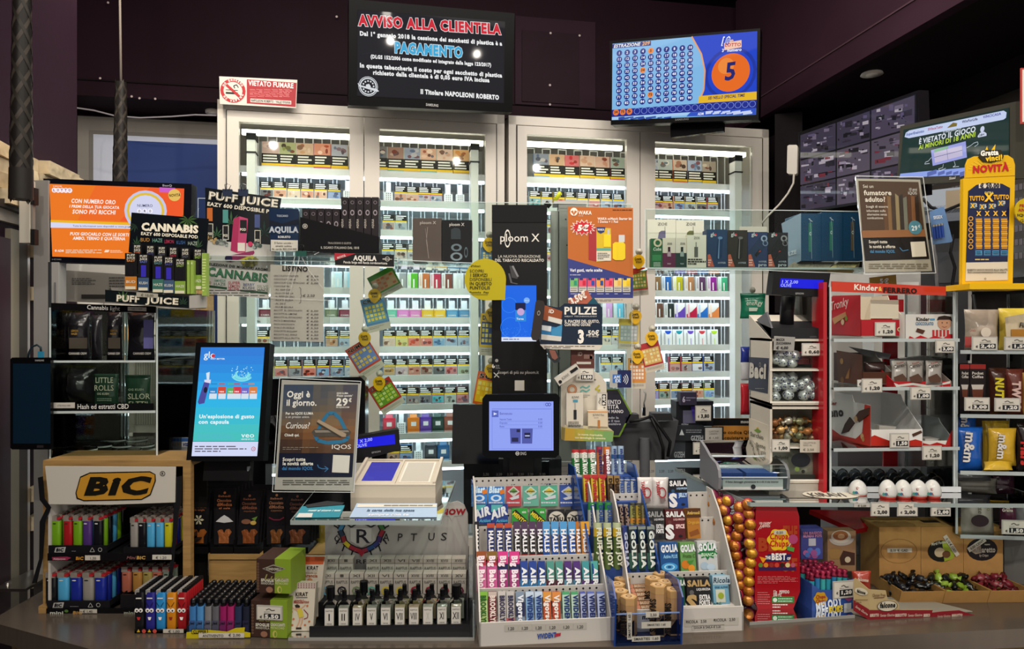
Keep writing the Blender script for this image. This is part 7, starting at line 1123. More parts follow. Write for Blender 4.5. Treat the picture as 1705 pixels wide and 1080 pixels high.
lighters(('a8604c','a87a3c','9a8a4c','a8604c','77877a'),2,(212,230,247,263,280),CZ-(993-CY)/F*d0,d0+.03,.02,16*sc,.013,34*sc,'flint','clear lighter','in lower second tray','amber',None,group='clear lighters in the lower second tray')
dc=dep(1054);t=thing('lighter_tray','black tray of cartoon face lighters at the counter edge','tray',V(((269-CX)/F*dc,dc,CT)));q=pl(269,1054,dc,0)
a0,a1=q.loc(224,1050)[0],q.loc(309,1050)[0];part(t,'tray',M().fb(q,a0,0,-.1,a1,.004,0,'111113').fb(q,a0,0,-.002,a1,.0075,0,'111113','gloss'));m=M().bx(q,272,1046.5,306,1053,.0003,'b8b3a8',h=.001).t(q,'€ 1,00',281,1052,300,4,'3a3834','r',h=.002)
for i,c in enumerate(('c8a02c','b84840','c8a02c','b84840')):m.di(q,231+i*9,1050,3.4,c,h=.001,n=3 if i%2==0 else 12,a0=90,a1=450)
part(t,'print',m)
lighters(('18181c','2a2a80','2c84c0','c8801c','9c1c22'),9,(233,251,268.5,286,304),CT+.005,dc+.009,.0086,15.5*dc/F,.0075,62*dc/F,'piezo','cartoon face lighter','in face tray','face',None,group='cartoon face lighters')
dj=dep(1062);q=pl(365,1062,dj,0);t=thing('lighter_tray','yellow fronted tray of black capped storm lighters','tray',q.hit(365,1063));a0,a1=q.loc(311,1060)[0],q.loc(417,1060)[0];part(t,'tray',M().fb(q,a0,0,-.125,a1,.004,0,'17171a').fb(q,a0,0,-.125,a0+.002,.022,0,'17171a'));part(t,'front_card',M().slab(q,[(310,1063),(311,1052),(345,1048),(378,1051),(392,1045),(408,1044),(407,1051),(417,1053),(417,1060)],.001,'b8a818','satin',.001))
part(t,'print',M().bx(q.off(.002),319,1047,346,1055,.0003,'16161a',h=.0).bx(q.off(.002),320,1048,345,1054,.0003,'b8a818',h=.0004).t(q.off(.002),'CLIPPER',322,1053.5,344,5,'16161a','b',h=.001).bx(q.off(.002),331,1053,407,1061,.0003,'bdb8ae',h=.001).t(q.off(.002),'ANTIVENTO',338,1059.5,373,4.4,'3a3834','r',h=.002).t(q.off(.002),'€ 2,00',381,1058.5,401,4.4,'3a3834','r',h=.002))
LCN.update({'3c70a8':'steel blue','4a84bc':'light blue','77777a':'silver','5c5c62':'gunmetal','8a2058':'magenta','9c2860':'pink','2c3450':'navy','222634':'dark'})
lighters(('3c70a8','4a84bc','77777a','5c5c62','8a2058','9c2860','2c3450','222634'),8,(322,334.5,347.5,360,372.5,385,397.5,411),CT+.005,dj+.011,.0132,11.5*dj/F,.0112,46*dj/F,'jet','storm lighter','in yellow tray','jet',None,group='storm lighters in the yellow tray')
dm=1.545
for i,(x0,x1,yt,lab,c,n)in enumerate(((312,350,815,'vanilla flower','c8c0a0',5),(356,391,812,'salt','b8b8b8',6),(395,435,817,'almond','8a6c40',5),(444,476,816,'chilli','6c1c34',4),(474,515,818,'plain','5c3428',4))):
 p=pl((x0+x1)/2,908,dm,0,12);sh=6 if i in(0,2)else 0
 tr=thing('bar_tray',f'black tray holding the {lab} chocolate bars','tray',V((p.hit((x0+x1)/2,908).x,dm+.05,zc)));a=(x0-2-CX)/F*dm;b=(x1+1-CX)/F*dm;part(tr,'tray',M().box(a,dm-.012,zc,b,dm+.1,zc+.004,'0c0c0d').box(a,dm-.014,zc,b,dm-.012,zc+.014,'0c0c0d').hexa([(a,dm-.014,zc),(a,dm+.1,zc),(a,dm+.1,zc+.03),(a,dm-.014,zc+.03)],[(a+.001,dm-.014,zc),(a+.001,dm+.1,zc),(a+.001,dm+.1,zc+.03),(a+.001,dm-.014,zc+.03)],'0c0c0d'))
 for k in range(n):
  if k==0:
   m=M().slab(p,[(x0+sh,yt),(x1,yt),(x1-sh,906),(x0,906)],.009,'131214','matte');o=solo(m,'chocolate_bar',f'front black chocolate bar with {lab} picture on the wooden shelf','chocolate',f'{lab} chocolate bars')
   g=M();cx=(x0+x1)/2;w=x1-x0;br='a8643c' if i<2 else '7a4a34' if i==2 else '8a5c40' if i==3 else '5c3c30'
   g.di(p,cx+1,yt+8,2.2,br,n=8);g.t(p,'Sabadi',cx-10,yt+15,cx+11,3,br);g.t(p,'Cioccolato',cx-12,yt+23,cx+12,4.4,br,'b',h=.001).t(p,'diModica',cx-12,yt+30,cx+13,5,br,'b',h=.001).t(p,('alla vaniglia','al sale','mandorla','al peperoncino','fondente')[i],cx-9,yt+35,cx+10,3,br,'r',h=.001)
   if i==0:
    for a_ in range(6):an=a_*1.05;g.g(p,[(cx,yt+50),(cx+6*math.cos(an+.3),yt+50+7*math.sin(an+.3)),(cx+9*math.cos(an),yt+50+9*math.sin(an)),(cx+6*math.cos(an-.3),yt+50+7*math.sin(an-.3))],c)
   elif i==1:g.g(p,[(cx-14,yt+56),(cx-6,yt+49),(cx,yt+45),(cx+7,yt+49),(cx+15,yt+56),(cx,yt+58)],c)
   elif i==2:g.di(p,cx-5,yt+51,8,'77503a',ry=4).di(p,cx+7,yt+53,5,'b8984c',h=.001,ry=3.4).g(p,[(cx+4,yt+46),(cx+14,yt+42),(cx+10,yt+50)],'5c7a34')
   elif i==3:g.ln(p,[(cx-12,yt+45),(cx-4,yt+49),(cx+6,yt+49),(cx+13,yt+45)],2,c)
   co=('b8682c','a86438','8a4c24','77481f','6c3c20')[i];g.g(p,[(cx-w*.32,884),(cx-w*.2,881),(cx-3,881),(cx,887),(cx+3,881),(cx+w*.25,880),(cx+w*.36,885),(cx+w*.22,893),(cx+w*.22,904),(cx-w*.26,904),(cx-w*.26,892)],co,'foil',.001);part(o,'print',g);front=o
  else:
   c_=front.copy();COL.objects.link(c_);c_.location=front.location+V((.0035*k,.011*k,.001*k));c_['label']=f'{ORD[k]} black chocolate bar stacked behind the {lab} picture bar'
def lune(y0,y1,x0,x1,th,lab,top):
 q=st((x0+x1)/2,1062,-6)if not top else Pl(P((x0+x1)/2,y1,dep(1062)),-6);xm=(x0+x1)/2+2
 t=solo(M().bx(q,x0,y0,x1,y1,th,'3a2822','satin').bx(q,xm,y0-.2,x1+.2,y1+.1,th,'77902a','satin',.0004),'crisp_box',lab,'box');sp=q
 m=M();
 if top:m.g(q,[(x0+10,y0+16),((x0+x1)/2,y0+9),(x1-8,y0+16),((x0+x1)/2,y0+24)],'8a867a',h=.001).g(q,[(x0+13,y0+16),((x0+x1)/2,y0+11),(x1-11,y0+16),((x0+x1)/2,y0+22)],'3a2c22',h=.0014).t(q,'CONDORELLI',x0+17,y0+18,x1-15,4,'b8b4a4','b',h=.002)
 m.t(q,'Lune',x0+12,y0+34,x0+52,9,'8a8650','r',.25,h=.001).t(q,'SFOGLIE',x0+8,y1-21,xm-1,4.4,'c8c4b4','x',h=.001).t(q,'CROCCANTI',xm+1,y1-21,x1-3,4.4,'c8c4b4','x',h=.001).t(q,'MANDORLA',x0+8,y1-16,xm-1,4,'a8a494','b',h=.001).t(q,'PISTACCHIO',xm+1,y1-16,x1-4,3.6,'b8bc84','b',h=.001)
 m.di(q,x0+22,y1-7,6,'8a6450',h=.001,ry=5).di(q,xm+8,y1-7,4,'b8b05c',h=.001,ry=6).di(q,xm+9,y1-7,2,'6c8a2c',h=.0014,ry=4)
 for k in range(10):m.ring(q,x0+3,y0+8+k*(y1-y0-12)/10,.8,2,'6c5440',h=.001,n=8)
 part(t,'print',m);return t
lune(999,1062,418,478,.075,'lower brown and green almond crisp box with a price tag',False);lune(930,988,427,484,.07,'upper brown and green almond crisp box with diamond emblem',True)
tagp('price_tag','price tag reading five fifty on the lower almond crisp box',st(448,1062,-6).off(.003),427,1007,470,1033,'5,50')
p=Pl(P(503,1048,dep(1056)),3,8);t=thing('jelly_box','white mandarin jelly box with a dancing figure','box',p.hit(503,1050));part(t,'box',M().slab(p,[(482,970),(526,970),(521,1050),(479,1050)],.02,'b8b0a0','satin'));m=M().g(p,[(482,970),(526,970),(525,979),(482,979)],'a89890').t(p,'KIRAT',492,992,513,6,'24201c','b').bx(p,493,994,512,994.6,.0003,'24201c',h=.001).t(p,'caramelle al',491,1000,506,2.6,'8a4034').t(p,'Mandarino',489,1004,515,4.6,'8a3c30','b')
for i in range(10):
 for j in range(3):m.di(p,484+i*4.4,971.5+j*3,1,'6c3c44',h=.001,n=6)
m.g(p,[(494,1012),(499,1010),(504,1016),(506,1026),(498,1028)],'b8a83c',h=.001).di(p,496,1010,4,'b88c70',h=.0012).g(p,[(491,1007),(495,1005),(500,1008),(499,1011),(493,1011)],'28201c',h=.0016).ln(p,[(500,1014),(506,1009),(509,1006)],1.6,'b88c70').ln(p,[(495,1016),(488,1012),(486,1008)],1.6,'b88c70').ln(p,[(500,1028),(498,1036),(494,1044)],2,'b88c70').ln(p,[(504,1027),(503,1036),(500,1043)],2,'b88c70').ln(p,[(506,1014),(513,1022),(512,1028),(506,1030)],1.4,'7a3034').bx(p,493,1044,502,1047,.0003,'28201c',h=.001)
for x,y in((486,1018),(512,1008),(489,1030),(515,1034),(487,1040),(508,1040)):m.di(p,x,y,1.8,'a8603c',h=.001,n=8)
part(t,'print',m)
p=Pl(P(520,1010,dep(1056)+.045),-3,12);t=thing('jelly_box','white orange jelly box with an orange top behind','box',p.hit(515,1026));part(t,'box',M().slab(p,[(505,926),(541,926),(530,1026),(495,1026)],.02,'b4ac9e','satin'));part(t,'print',M().g(p,[(505,926),(541,926),(538,939),(503,939)],'a84c28').t(p,'KIRAT',511,948,530,6,'24201c','b').bx(p,511,950,529,950.6,.0003,'24201c',h=.001).t(p,'caramelle con',509,954,528,2.4,'77604c').t(p,'Arancia',506,960,529,5,'8a4a2c','b').di(p,516,967,5,'a8704c'))
for nm,x0,y0,x1,y1 in(('clear plastic counter mat in front of the perfume display',480,1066,790,1048),('clear plastic counter mat under the lollipop boxes',1248,1040,1423,1028)):
 a,b=ZP(x0,y0,CT),ZP(x1,y0 if x0<500 else y1,CT);t=thing('counter_mat',nm,'mat',(a+b)/2);k=V((0,.18,0));part(t,'sheet',M().hexa([a,b,b+k,a+k],[q_+V((0,0,.006))for q_ in(a,b,b+k,a+k)],'e4eae8','glass'));part(t,'edge',M().hexa([a,b,b+V((0,-.001,0)),a+V((0,-.001,0))],[q_+V((0,0,.006))for q_ in(a,b,b+V((0,-.001,0)),a+V((0,-.001,0)))],'8a8a86','gloss'))
PF=st(650,1058,2);D=.15;t=thing('perfume_stand','black perfume stand with white header card and crest','display',PF.hit(650,1060));a0,a1=PF.loc(515,1055)[0],PF.loc(782,1055)[0]
part(t,'tray',M().fb(PF,a0,0,-D,a1,.012,0,'141416','satin').fb(PF,a0,.012,-.004,a1,.019,0,'17171a'));part(t,'step',M().fb(PF,a0+.005,.012,-.14,a1-.005,.045,-.05,'141416').fb(PF,a0+.005,.012,-.15,a1-.005,.07,-.09,'141416'))
HC=PF.off(-D-.005);part(t,'header_card',M().slab(HC,[(541,868),(735,866),(738,846),(748,837),(762,834),(773,840),(779,855),(782,1050),(541,1050)],.003,'a29e9a','satin'))
m=M()
for k,(tx,x0,x1,y)in enumerate((('A',637,648,900),('P',661,670,900),('T',683,694,900),('U',712,724,899),('S',733,744,899))):m.t(HC,tx,x0,y,x1,12.5,'2c2a2a','r',.08)
m.t(HC,'R',591,903,616,23,'24222a','r',h=.003).g(HC,[(584,878),(619,878),(619,900),(602,910),(584,900)],'b0aca8',h=.0024);m.ln(HC,[(562,874),(575,870),(585,877),(600,868),(618,877),(630,870),(640,873)],2.4,'1c1c22').t(HC,'PARFUM',570,938,640,7,'3a3838','r')
for sg in(1,-1):
 X=lambda x:602+(x-602)*sg;PT=[(571,872),(566,882),(571,892),(574,902),(582,909),(592,914),(602,917)]
 for k,c in enumerate((('3c78a0','2c3c50','8a2c34','b8a828','8a2434','9c2c38'),('3c6c3c','8a2834','3c2c60','2c3468','24406c','8a3040'))[sg<0]):
  a,b=PT[k],PT[k+1];m.ln(HC,[(X(a[0]),a[1]),(X(b[0]),b[1])],10,'16161c',h=.001+k*.00005).ln(HC,[(X(a[0]),a[1]),(X(b[0]),b[1])],6.5,c,h=.0014+k*.00005)
 for(ax,ay),(bx_,by_)in(((566,880),(556,874)),((566,896),(560,905)),((574,906),(570,917)),((588,914),(585,924)),((568,872),(580,870))):m.ln(HC,[(X(ax),ay),(X(bx_),by_)],2.2,'16161c',h=.0012)
 m.g(HC,[(X(596),918),(X(602),926),(X(602),916)],'9c2434',h=.002)
m.ring(HC,561,896,3,4,'2c2a2a').ring(HC,565,896,6,7,'2c2a2a',a0=90,a1=300);m.g(HC,[(733,848),(742,842),(770,841),(776,848),(770,857),(756,859),(752,866),(748,859),(738,857)],'a8a49e',h=.001).t(HC,'NOW',735,856,775,9,'8a1c24','x',.1,h=.002)
part(t,'print',m)
part(t,'side_card',M().hexa([PF.w(a1-.006,.012,-.02),PF.w(a1-.006,.012,-D),PF.w(a1-.006,.12,-D),PF.w(a1-.006,.06,-.03)],[PF.w(a1-.005,.012,-.02),PF.w(a1-.005,.012,-D),PF.w(a1-.005,.12,-D),PF.w(a1-.005,.06,-.03)],'24242a','gloss'))
ROM=('I','II','IV','V','VI','VII','VIII','X','XI','XII');bw=.021
def bottle(x,row,i,big,liq,lab,num):
 h0=-.018-row*.026;z=.0125 if row==0 else .0128;a=PF.loc(x,1040)[0];
 o=PF.w(a,z,h0);t=thing('perfume_bottle',lab,'bottle',o,'perfume bottles in the black stand');w=.0115;H=.043;L=Pl(o,2)
 part(t,'liquid',M().fb(L,-w+.002,.003,-.007,w-.002,H-.006,.007,liq,'gloss'));part(t,'glass',M().fb(L,-w,0,-.009,w,H,.009,'fafcfa','glass').hexa([L.w(-w,H,.009),L.w(w,H,.009),L.w(w,H,-.009),L.w(-w,H,-.009)],[L.w(-w*.4,H+.006,.004),L.w(w*.4,H+.006,.004),L.w(w*.4,H+.006,-.004),L.w(-w*.4,H+.006,-.004)],'fafcfa','glass'))
 part(t,'neck',M().cyl(L.w(0,H+.005,0),L.w(0,H+.011,0),.0055,.0055,'16161a','gloss',12))
 part(t,'cap',M().cyl(L.w(0,H+.01,0),L.w(0,H+(.032 if big else .024),0),.008 if big else .0045,.008 if big else .0045,'0c0c0e','gloss',14))
 if row==0:
  Lm=Lo(L.w(-.0085,.037,.0098),L.u,L.v);s3=part(t,'label_card',M().bx(Lm,0,0,17,33,.0004,'c4c0b8'));part(s3,'print',M().t(Lm,'RAPTUS',2,6,15,2.4,'5a5854','r',h=.0005).t(Lm,num,8.5-1.7*min(len(num),3)-1,23,8.5+1.7*min(len(num),3)+1,13,'1c1c1e' if num!='X' else 'a8a49c','r',h=.0005).t(Lm,'PARFUM',4,30,13,2,'5a5854','r',h=.0005))
for i in range(10):bottle(546.5+i*23.6,0,i,i in(0,9),('2c3034','8a8c84','9a8c74','8c8e86','8a8c84','a09478','9c8c78','9a9c94','848a80','94907c')[i],f'perfume bottle numbered {ROM[i]} in the front row',ROM[i])
for i in range(8):bottle(599+i*23.4,1,i,i in(0,),('8a7a5c','8a8c84','8c8a80','9a9270','a09468','a08c70','8a8c84','7c8078')[i],f'{ORD[i]} perfume bottle in the back row counting from the jelly boxes','')
for r_,(ys,xs)in enumerate((((955,1005),[533.5+i*24.4 for i in range(10)]),((930,985),[540+i*24.6 for i in range(2)]+[610+i*23.7 for i in range(7)]))):
 for i,x in enumerate(xs):
  q=PF.off(-.075-.03*r_-.012);c=('5c9cb8','24242a','6c7a5c','5c9c8c','b8a83c','b8a43c','8a2434','8a2434','7c1c30','5c2034')[i]
  t=solo(M().bx(q,x,ys[0],x+23,ys[1]+20,.024,'a8a298','gloss'),'perfume_box',f'white perfume box, {ORD[i]} of the {("nearer", "farther")[r_]} row before the header','box','perfume boxes before the header');m=M().t(q,('XXI','I','XI','XII','VI','VII','XVIII','XVIII','XVIII','XV')[i],x+5,ys[0]+5,x+18,4.4,'4a4844','r').bx(q,x,ys[0]+7,x+23,ys[0]+7.6,.0003,'77736c',h=.0005).t(q,'RAPTUS',x+2,ys[0]+16+r_*2,x+21,5,'5c5a56','r')
  if r_==0:m.ring(q,x+11.5,ys[0]+28,5,8,c,h=.001,n=8).t(q,'R',x+8,ys[0]+32,x+15,8,'24242a','r',h=.002)
  else:m.bx(q,x+4,ys[0]+20,x+19,ys[0]+26,.0003,mix(c,'24242a',.6),h=.001)
  part(t,'print',m)
solo(M().lathe(P(536,890,1.62),[(.012,-.05),(.014,-.03),(.014,.02),(.008,.03)],'a08c3c','gloss',12),'amber_tube','amber plastic tube between the chocolate bars and perfume header','tube')
# GUM AND SWEET STANDS
def stepstand(name,lab,p,a0,a1,tiers,hb,dback,side,c='b8b4ae',lip=.012):
 """perforated white stepped stand; tiers = (height of tread, setback)"""
 t=thing(name,lab,'display',p.w((a0+a1)/2,0,-.1));m=M().fb(p,a0,0,-.004,a1,tiers[0][0]+lip,0,c);part(t,'front_panel',m)
 for i,(z,s)in enumerate(tiers):
  s2=tiers[i+1][1]if i+1<len(tiers)else dback;z2=tiers[i+1][0]if i+1<len(tiers)else hb
  m=M().fb(p,a0,z-.003,-s2,a1,z,-s,c).fb(p,a0,z,-s2,a1,z2+(lip if i+1<len(tiers)else 0),-s2+.003,c);n=int((a1-a0)/.013)
  for k in range(n):
   L=Pl(p.w(a0+.008+k*.013,z2+(lip*.45 if i+1<len(tiers)else-.007),-s2+.0034));L.u,L.v,L.n=p.u,p.v,p.n;vs=[L.w(.0022*math.cos(q*1.047),.0022*math.sin(q*1.047))for q in range(6)];m.add(vs,[tuple(range(6))],'1c1c1e','matte')
  part(t,'step',m)
 for a in side[0]:part(t,'side_panel',M().hexa([p.w(a,z,-h)for z,h in side[1]],[p.w(a+.003,z,-h)for z,h in side[1]],c,'satin'))
 return t
def stick(name,lab,p,x0,y0,x1,y1,th,c,grp,bands=(),tx='',tc='f0f0f0',cat='gum',fin='gloss',w='x',foot=None,side=False,tl=.8,cap=None,roll=False):
 m=M();W,H=x1-x0,y1-y0
 if roll:
  k=p.sc(x0,y1);r=W*k/2;b,e=p.hit((x0+x1)/2,y1)-p.n*r,p.hit((x0+x1)/2,y0)-p.n*r;m.cyl(b,e,r,r,c,fin,14);q=M()
  for yb0,yb1,bc in bands:bb,ee=b+(e-b)*(1-yb1),b+(e-b)*(1-yb0);m.cyl(bb,ee,r*1.01,r*1.01,bc,fin,14,False)
 else:
  m.bx(p,x0,y0,x1,y1,th,c,fin);q=M()
  for yb0,yb1,bc in bands:m.r(p,x0,y0+H*yb0,x1,y0+H*yb1,bc,fin)
 o=solo(m,name,lab,cat,grp)
 if tx:
  up=p.v;k=p.sc(x0,y0);L=Lo(p.hit(x0+W*.22,y0+H*(1-tl)/2)+p.n*.0012,-p.v,p.u,k);
  q.t(L,tx,0,-0,H*tl,W*.56,tc,w);part(o,'print',q)
 return o
# chewing gum stand
GM=st(798,1076,6);ga0,ga1=0,GM.loc(1019,1066)[0]
TD=[(.03,.012),(.072,.058),(.116,.104),(.158,.168),(.176,.205)]
zt3=.226
t=stepstand('gum_stand','white perforated stepped stand full of chewing gum',GM,ga0,ga1,TD,zt3+.03,.235,((ga0,ga1-.003),[(0,0),(.045,0),(.09,.04),(.17,.12),(.245,.19),(.258,.24),(0,.24)]))
q=GM.off(.0008);m=M()
for i in range(6):x=848+i*23;m.bx(q,x-8,1040-i*.6,x+14,1050-i*.6,.0003,'aaa69e',h=.0).t(q,'1,20',x-3,1048.5-i*.6,x+8,5,'2c2c2c','r',h=.001)
m.t(q,'ViViDENT',895,1063,926,8,'2c4a94','x',.1,h=.001,y1=1060).g(q,[(925,1054),(934,1053),(933,1058),(924,1060)],'a82c3c');part(t,'print',m)
bq=GM.off(-.2);m=M()
for x in(804,826,844,862,878,898):m.t(bq,'2,20',x,791,x+10,4,'3c3a38','r',h=.002)
part(t,'back_print',m)
def tier(i,pitch=14):q=Pl(GM.w(0,TD[i][0],-TD[i][1]-.012),6,pitch);return q
G1='gum in the lowest row of the white stand'
def row(tr,ys,items,grp,rown,th=.012,name='gum_pack',**k):
 p=tier(tr);sh=0
 for i,(x0,w,c,bands,tx,tc,desc)in enumerate(items):stick(name,f'{desc}, {ORD[i]} from perfume stand in {rown} row',p,x0,ys[0]-i*.0,x0+w,ys[1],th,c,grp,bands,tx,tc,**k)
y5=(985,1043)
row(0,y5,[(797,15,'4a8a2c',((.0,.22,'77a83c'),(.25,.95,'a8c078')),'BROOKLYN','2c5a20','green gum pack'),(813,14,'6a1c28',((0,.12,'b8a8a0'),),'BROOKLYN','d8c8c0','maroon gum pack'),(829,14,'b8b4b0',(),'BROOKLYN','34304a','white gum pack'),(843,14,'b4b0ae',((.75,1,'a85a60'),),'BROOKLYN','2c2c4a','white and red gum pack'),(859,15,'77889c',((.3,.7,'1c2448'),),'Vigorsol','d8dce4','silver blue gum pack'),(875,14,'7aa0c8',((0,.15,'b8c8d8'),),'VIVIDENT','1c3470','light blue gum pack'),(890,13.5,'88a8cc',((0,.15,'b8c8d8'),),'VIVIDENT','1c3470','pale blue gum pack'),(904,14.5,'b04a20',((0,.25,'c88a3c'),(.8,1,'8a2c20')),'Vigorsol','dcd4cc','orange red gum pack'),(919,15,'a83c20',((0,.25,'c88040'),(.8,1,'8a2c20')),'Vigorsol','dcd4cc','brick red gum pack'),(936,14,'4a9868',((.08,.9,'a8c4b4'),),'VIVIDENT','1c3068','green edged gum pack'),(951,13.5,'4a9868',((.08,.9,'b0c8b8'),),'VIVIDENT','1c3068','mint edged gum pack'),(966,11,'4a58a8',((.05,.9,'a8b0cc'),),'VIVIDENT','1c2860','violet edged gum pack'),(978,14,'5868b0',((.05,.9,'a4aed0'),),'VIVIDENT','1c2860','lilac edged gum pack'),(994,15,'6478b8',((.05,.9,'acb8d8'),),'VIVIDENT','1c2860','periwinkle edged gum pack')],G1,'lowest')
row(1,(918,985),[(793,17,'a82c3c',((0,.2,'8a4a24'),(.35,.97,'b85a88')),'Big Babol','e8d8e0','strawberry bubble gum pack'),(811,17,'a4283c',((0,.2,'7a5a24'),(.35,.97,'b85088')),'Big Babol','e8d8e0','second strawberry bubble gum pack'),(829,17,'1c2050',((0,.3,'c83880'),(.45,.97,'90306c')),'Big Babol','e4d4e0','navy and pink bubble gum pack'),(848,17,'1c2050',((0,.3,'c83880'),(.45,.97,'90306c')),'Big Babol','e4d4e0','second navy and pink bubble gum pack')],'bubble gum in the second row','second lowest')
ac=(('24408c','2c6a9c','blue'),('24408c','2c6a9c','deep blue'),('1c3880','2c70a0','royal blue'),('4a8a80','4a1c2c','teal and maroon'),('4a8a80','4a1c2c','sea green and maroon'),('4a2c70','4a7a90','violet'),('4a2c70','3c6a84','purple'),('3c8a90','4a3068','teal and violet'),('4a9a94','3c2c60','aqua and violet'))
row(1,(934,983),[(866+i*14.7,13.8,a,((.62,.95,b),),'AIR','d8dce0',d+' air gum pack')for i,(a,b,d)in enumerate(ac)],'air gum in the second row','second lowest',tl=.55)
h3_=[(790,8,'18181c',(),'black',868)]+[(811+i*14.5,12.5,'1c2c68',((0,.12,'a8442c'),(.8,1,'7a9cc0')),'navy and red',871)for i in range(3)]+[(855+i*12.6,11.5,'1c1a1e',((0,.35,'4a3450'),(.88,1,'8a2c24')),'black and plum',868)for i in range(4)]+[(903+i*14.2,13,'1c4a98',((0,.35,'4a8cc0'),(.9,1,'8a4438')),'bright blue',868)for i in range(4)]+[(958,8.5,'a86420',((.9,1,'8a2c20'),),'amber',868),(967,15,'b87424',((0,.35,'c8902c'),(.9,1,'9a2c20')),'orange',868)]
p=tier(2)
for i,(x,w,c,b,d,y)in enumerate(h3_):stick('candy_stick',f'{d} throat candy stick, {ORD[i]} from the perfume stand in the middle row',p,x,y,x+w,930,.012,c,'candy sticks in the middle row',b,'HALLS','dcdce0','candy','gloss',tl=.6)
p=tier(3)
for i,x in enumerate((790,818)):gbox('gum_box',('first','second')[i]+' navy and white air gum box tilted in the fourth row',p,x,839,x+28,872,.018,'1c3478',lambda p,m:(m.g(p,[(x,840),(x+20,840),(x+8,850),(x,852)],'4a9a9c'),m.t(p,'AIR',x+1,864,x+27,13,'c8ccd0','x',.25,h=.001,y1=855),m.t(p,'Action',x+8,869,x+27,5,'4a9cc0','b',.2,h=.0014)),'gum','gloss')
for i,x in enumerate((852,882)):gbox('mint_tin',('first','second')[i]+' green rounded mint tin in the fourth row',p,x,846,x+27,872,.016,'2c8a34',lambda p,m:(m.g(p,[(x+1,852),(x+7,848),(x+26,866),(x+26,872),(x+16,872)],'16181a'),m.t(p,'MENTO',x+1,856,x+22,6,'c8b82c','x',h=.0014,y1=873),m.t(p,'mints',x+17,854,x+24,4,'c8d8c8')),'mints','gloss')
for i,x in enumerate((912,942)):gbox('liquorice_tin',('first','second')[i]+' black oval liquorice tin with white crest',p,x,848,x+29,872,.016,'16181a',lambda p,m:(m.di(p,x+14.5,862,13,'b8b4a8',h=.001,ry=11),m.t(p,'TABU',x+3,867.5,x+26,6,'16181a','x',h=.0016),m.g(p,[(x+6,855),(x+14,858),(x+23,855),(x+16,861),(x+13,861)],'3a3a38',h=.0016)),'mints','gloss')
p=tier(4)
for i,(x0,x1,c,c2,tx)in enumerate(((785,811,'2c70b8','1c2c6c','VIVIDENT'),(812,840,'2c74bc','1c2c6c','VIVIDENT'),(842,868,'a83c44','b8b4b0','Daygum'),(870,897,'5c9c8c','a8c4b8','Daygum'),(899,929,'4a9c80','a8ccb8','Daygum'),(931,962,'2c4890','a8b0c8','Daygum'))):
 def f(p,m):
  W=x1-x0;m.r(p,x0,797,x1,806,c2 if i<2 else 'a8a8ac');m.t(p,tx,x0+1,805,x1-1,6,'d8dce4' if i<2 else '24305c','x',.05,h=.001)
  if i<2:m.t(p,'Blast',x0+2,820,x1-4,10,'c4dcec','x',.2,h=.001).ring(p,x0+W*.5,829,5,9,'b8d0e4',h=.0009,q=.6).g(p,[(x1-9,817),(x1-1,814),(x1,821),(x1-7,823)],'c87020',h=.0012)
  else:m.g(p,[(x0+3,818),(x0+W/2,809),(x1-3,818),(x0+W/2,827)],c2,h=.001).g(p,[(x0+6,818),(x0+W/2,812),(x1-6,818),(x0+W/2,821)],('5c8a3c','b8a83c','c8b040','c8b860')[i-2],h=.0014).t(p,'protect',x0+7,819,x1-7,3,'2c2c3c',h=.0018).g(p,[(x0+6,829),(x1-4,823),(x1-4,829),(x0+10,832)],'b8bcc4',h=.0014)
  m.fine(p,x0+2,834,x1-2,839,1,'b8bcc8')
 gbox('gum_box',f'{("first blue", "second blue", "red", "teal", "green", "navy")[i]} gum box in the top row of the white stand',p,x0,797,x1,842,.018,c,f,'gum','gloss','gum boxes in the top row')
# tall candy tube stand behind
BL='22407c'
CS=Pl(P(1015,960,1.40),10);ca=lambda x:CS.loc(x,900)[0]
cz=lambda y,h:CS.off(-h).loc(1010,y)[1]
t=thing('candy_stand','blue sided stepped stand of candy tubes behind the gum','display',V((CS.o.x,CS.o.y,CT)))
steps=[(948,.0),(879,.05),(838,.09),(795,.13)];b_=CT-CS.o.z
for y,h in steps:z=cz(y,h);part(t,'step',M().fb(CS,ca(988)-h*.05,b_,-h-.05,ca(1090),z,-h-.004,'27407a','satin'))
for a in(ca(984),ca(1093)):part(t,'side_panel',M().hexa([CS.w(a,b_,.02),CS.w(a,cz(950,0)+.01,.01),CS.w(a,cz(850,.07),-.06),CS.w(a,cz(775,.13),-.13),CS.w(a,cz(770,.17),-.18),CS.w(a,b_,-.18)],[CS.w(a+.003,b_,.02),CS.w(a+.003,cz(950,0)+.01,.01),CS.w(a+.003,cz(850,.07),-.06),CS.w(a+.003,cz(775,.13),-.13),CS.w(a+.003,cz(770,.17),-.18),CS.w(a+.003,b_,-.18)],BL,'gloss'))
def tubes(h,items,where):
 p=Pl(CS.w(0,0,-h),10,10)
 for i,(x0,x1,y0,y1,c,b,tx,tc,d,rl)in enumerate(items):stick('candy_roll',f'{d} in the {where} tier of the blue candy stand',p,x0,y0,x1,y1,.012,c,f'candy rolls in the {where} tier',b,tx,tc,'candy','gloss',roll=rl)
wm=((0,.12,'a83034'),(.12,.3,'b8b8b0'))
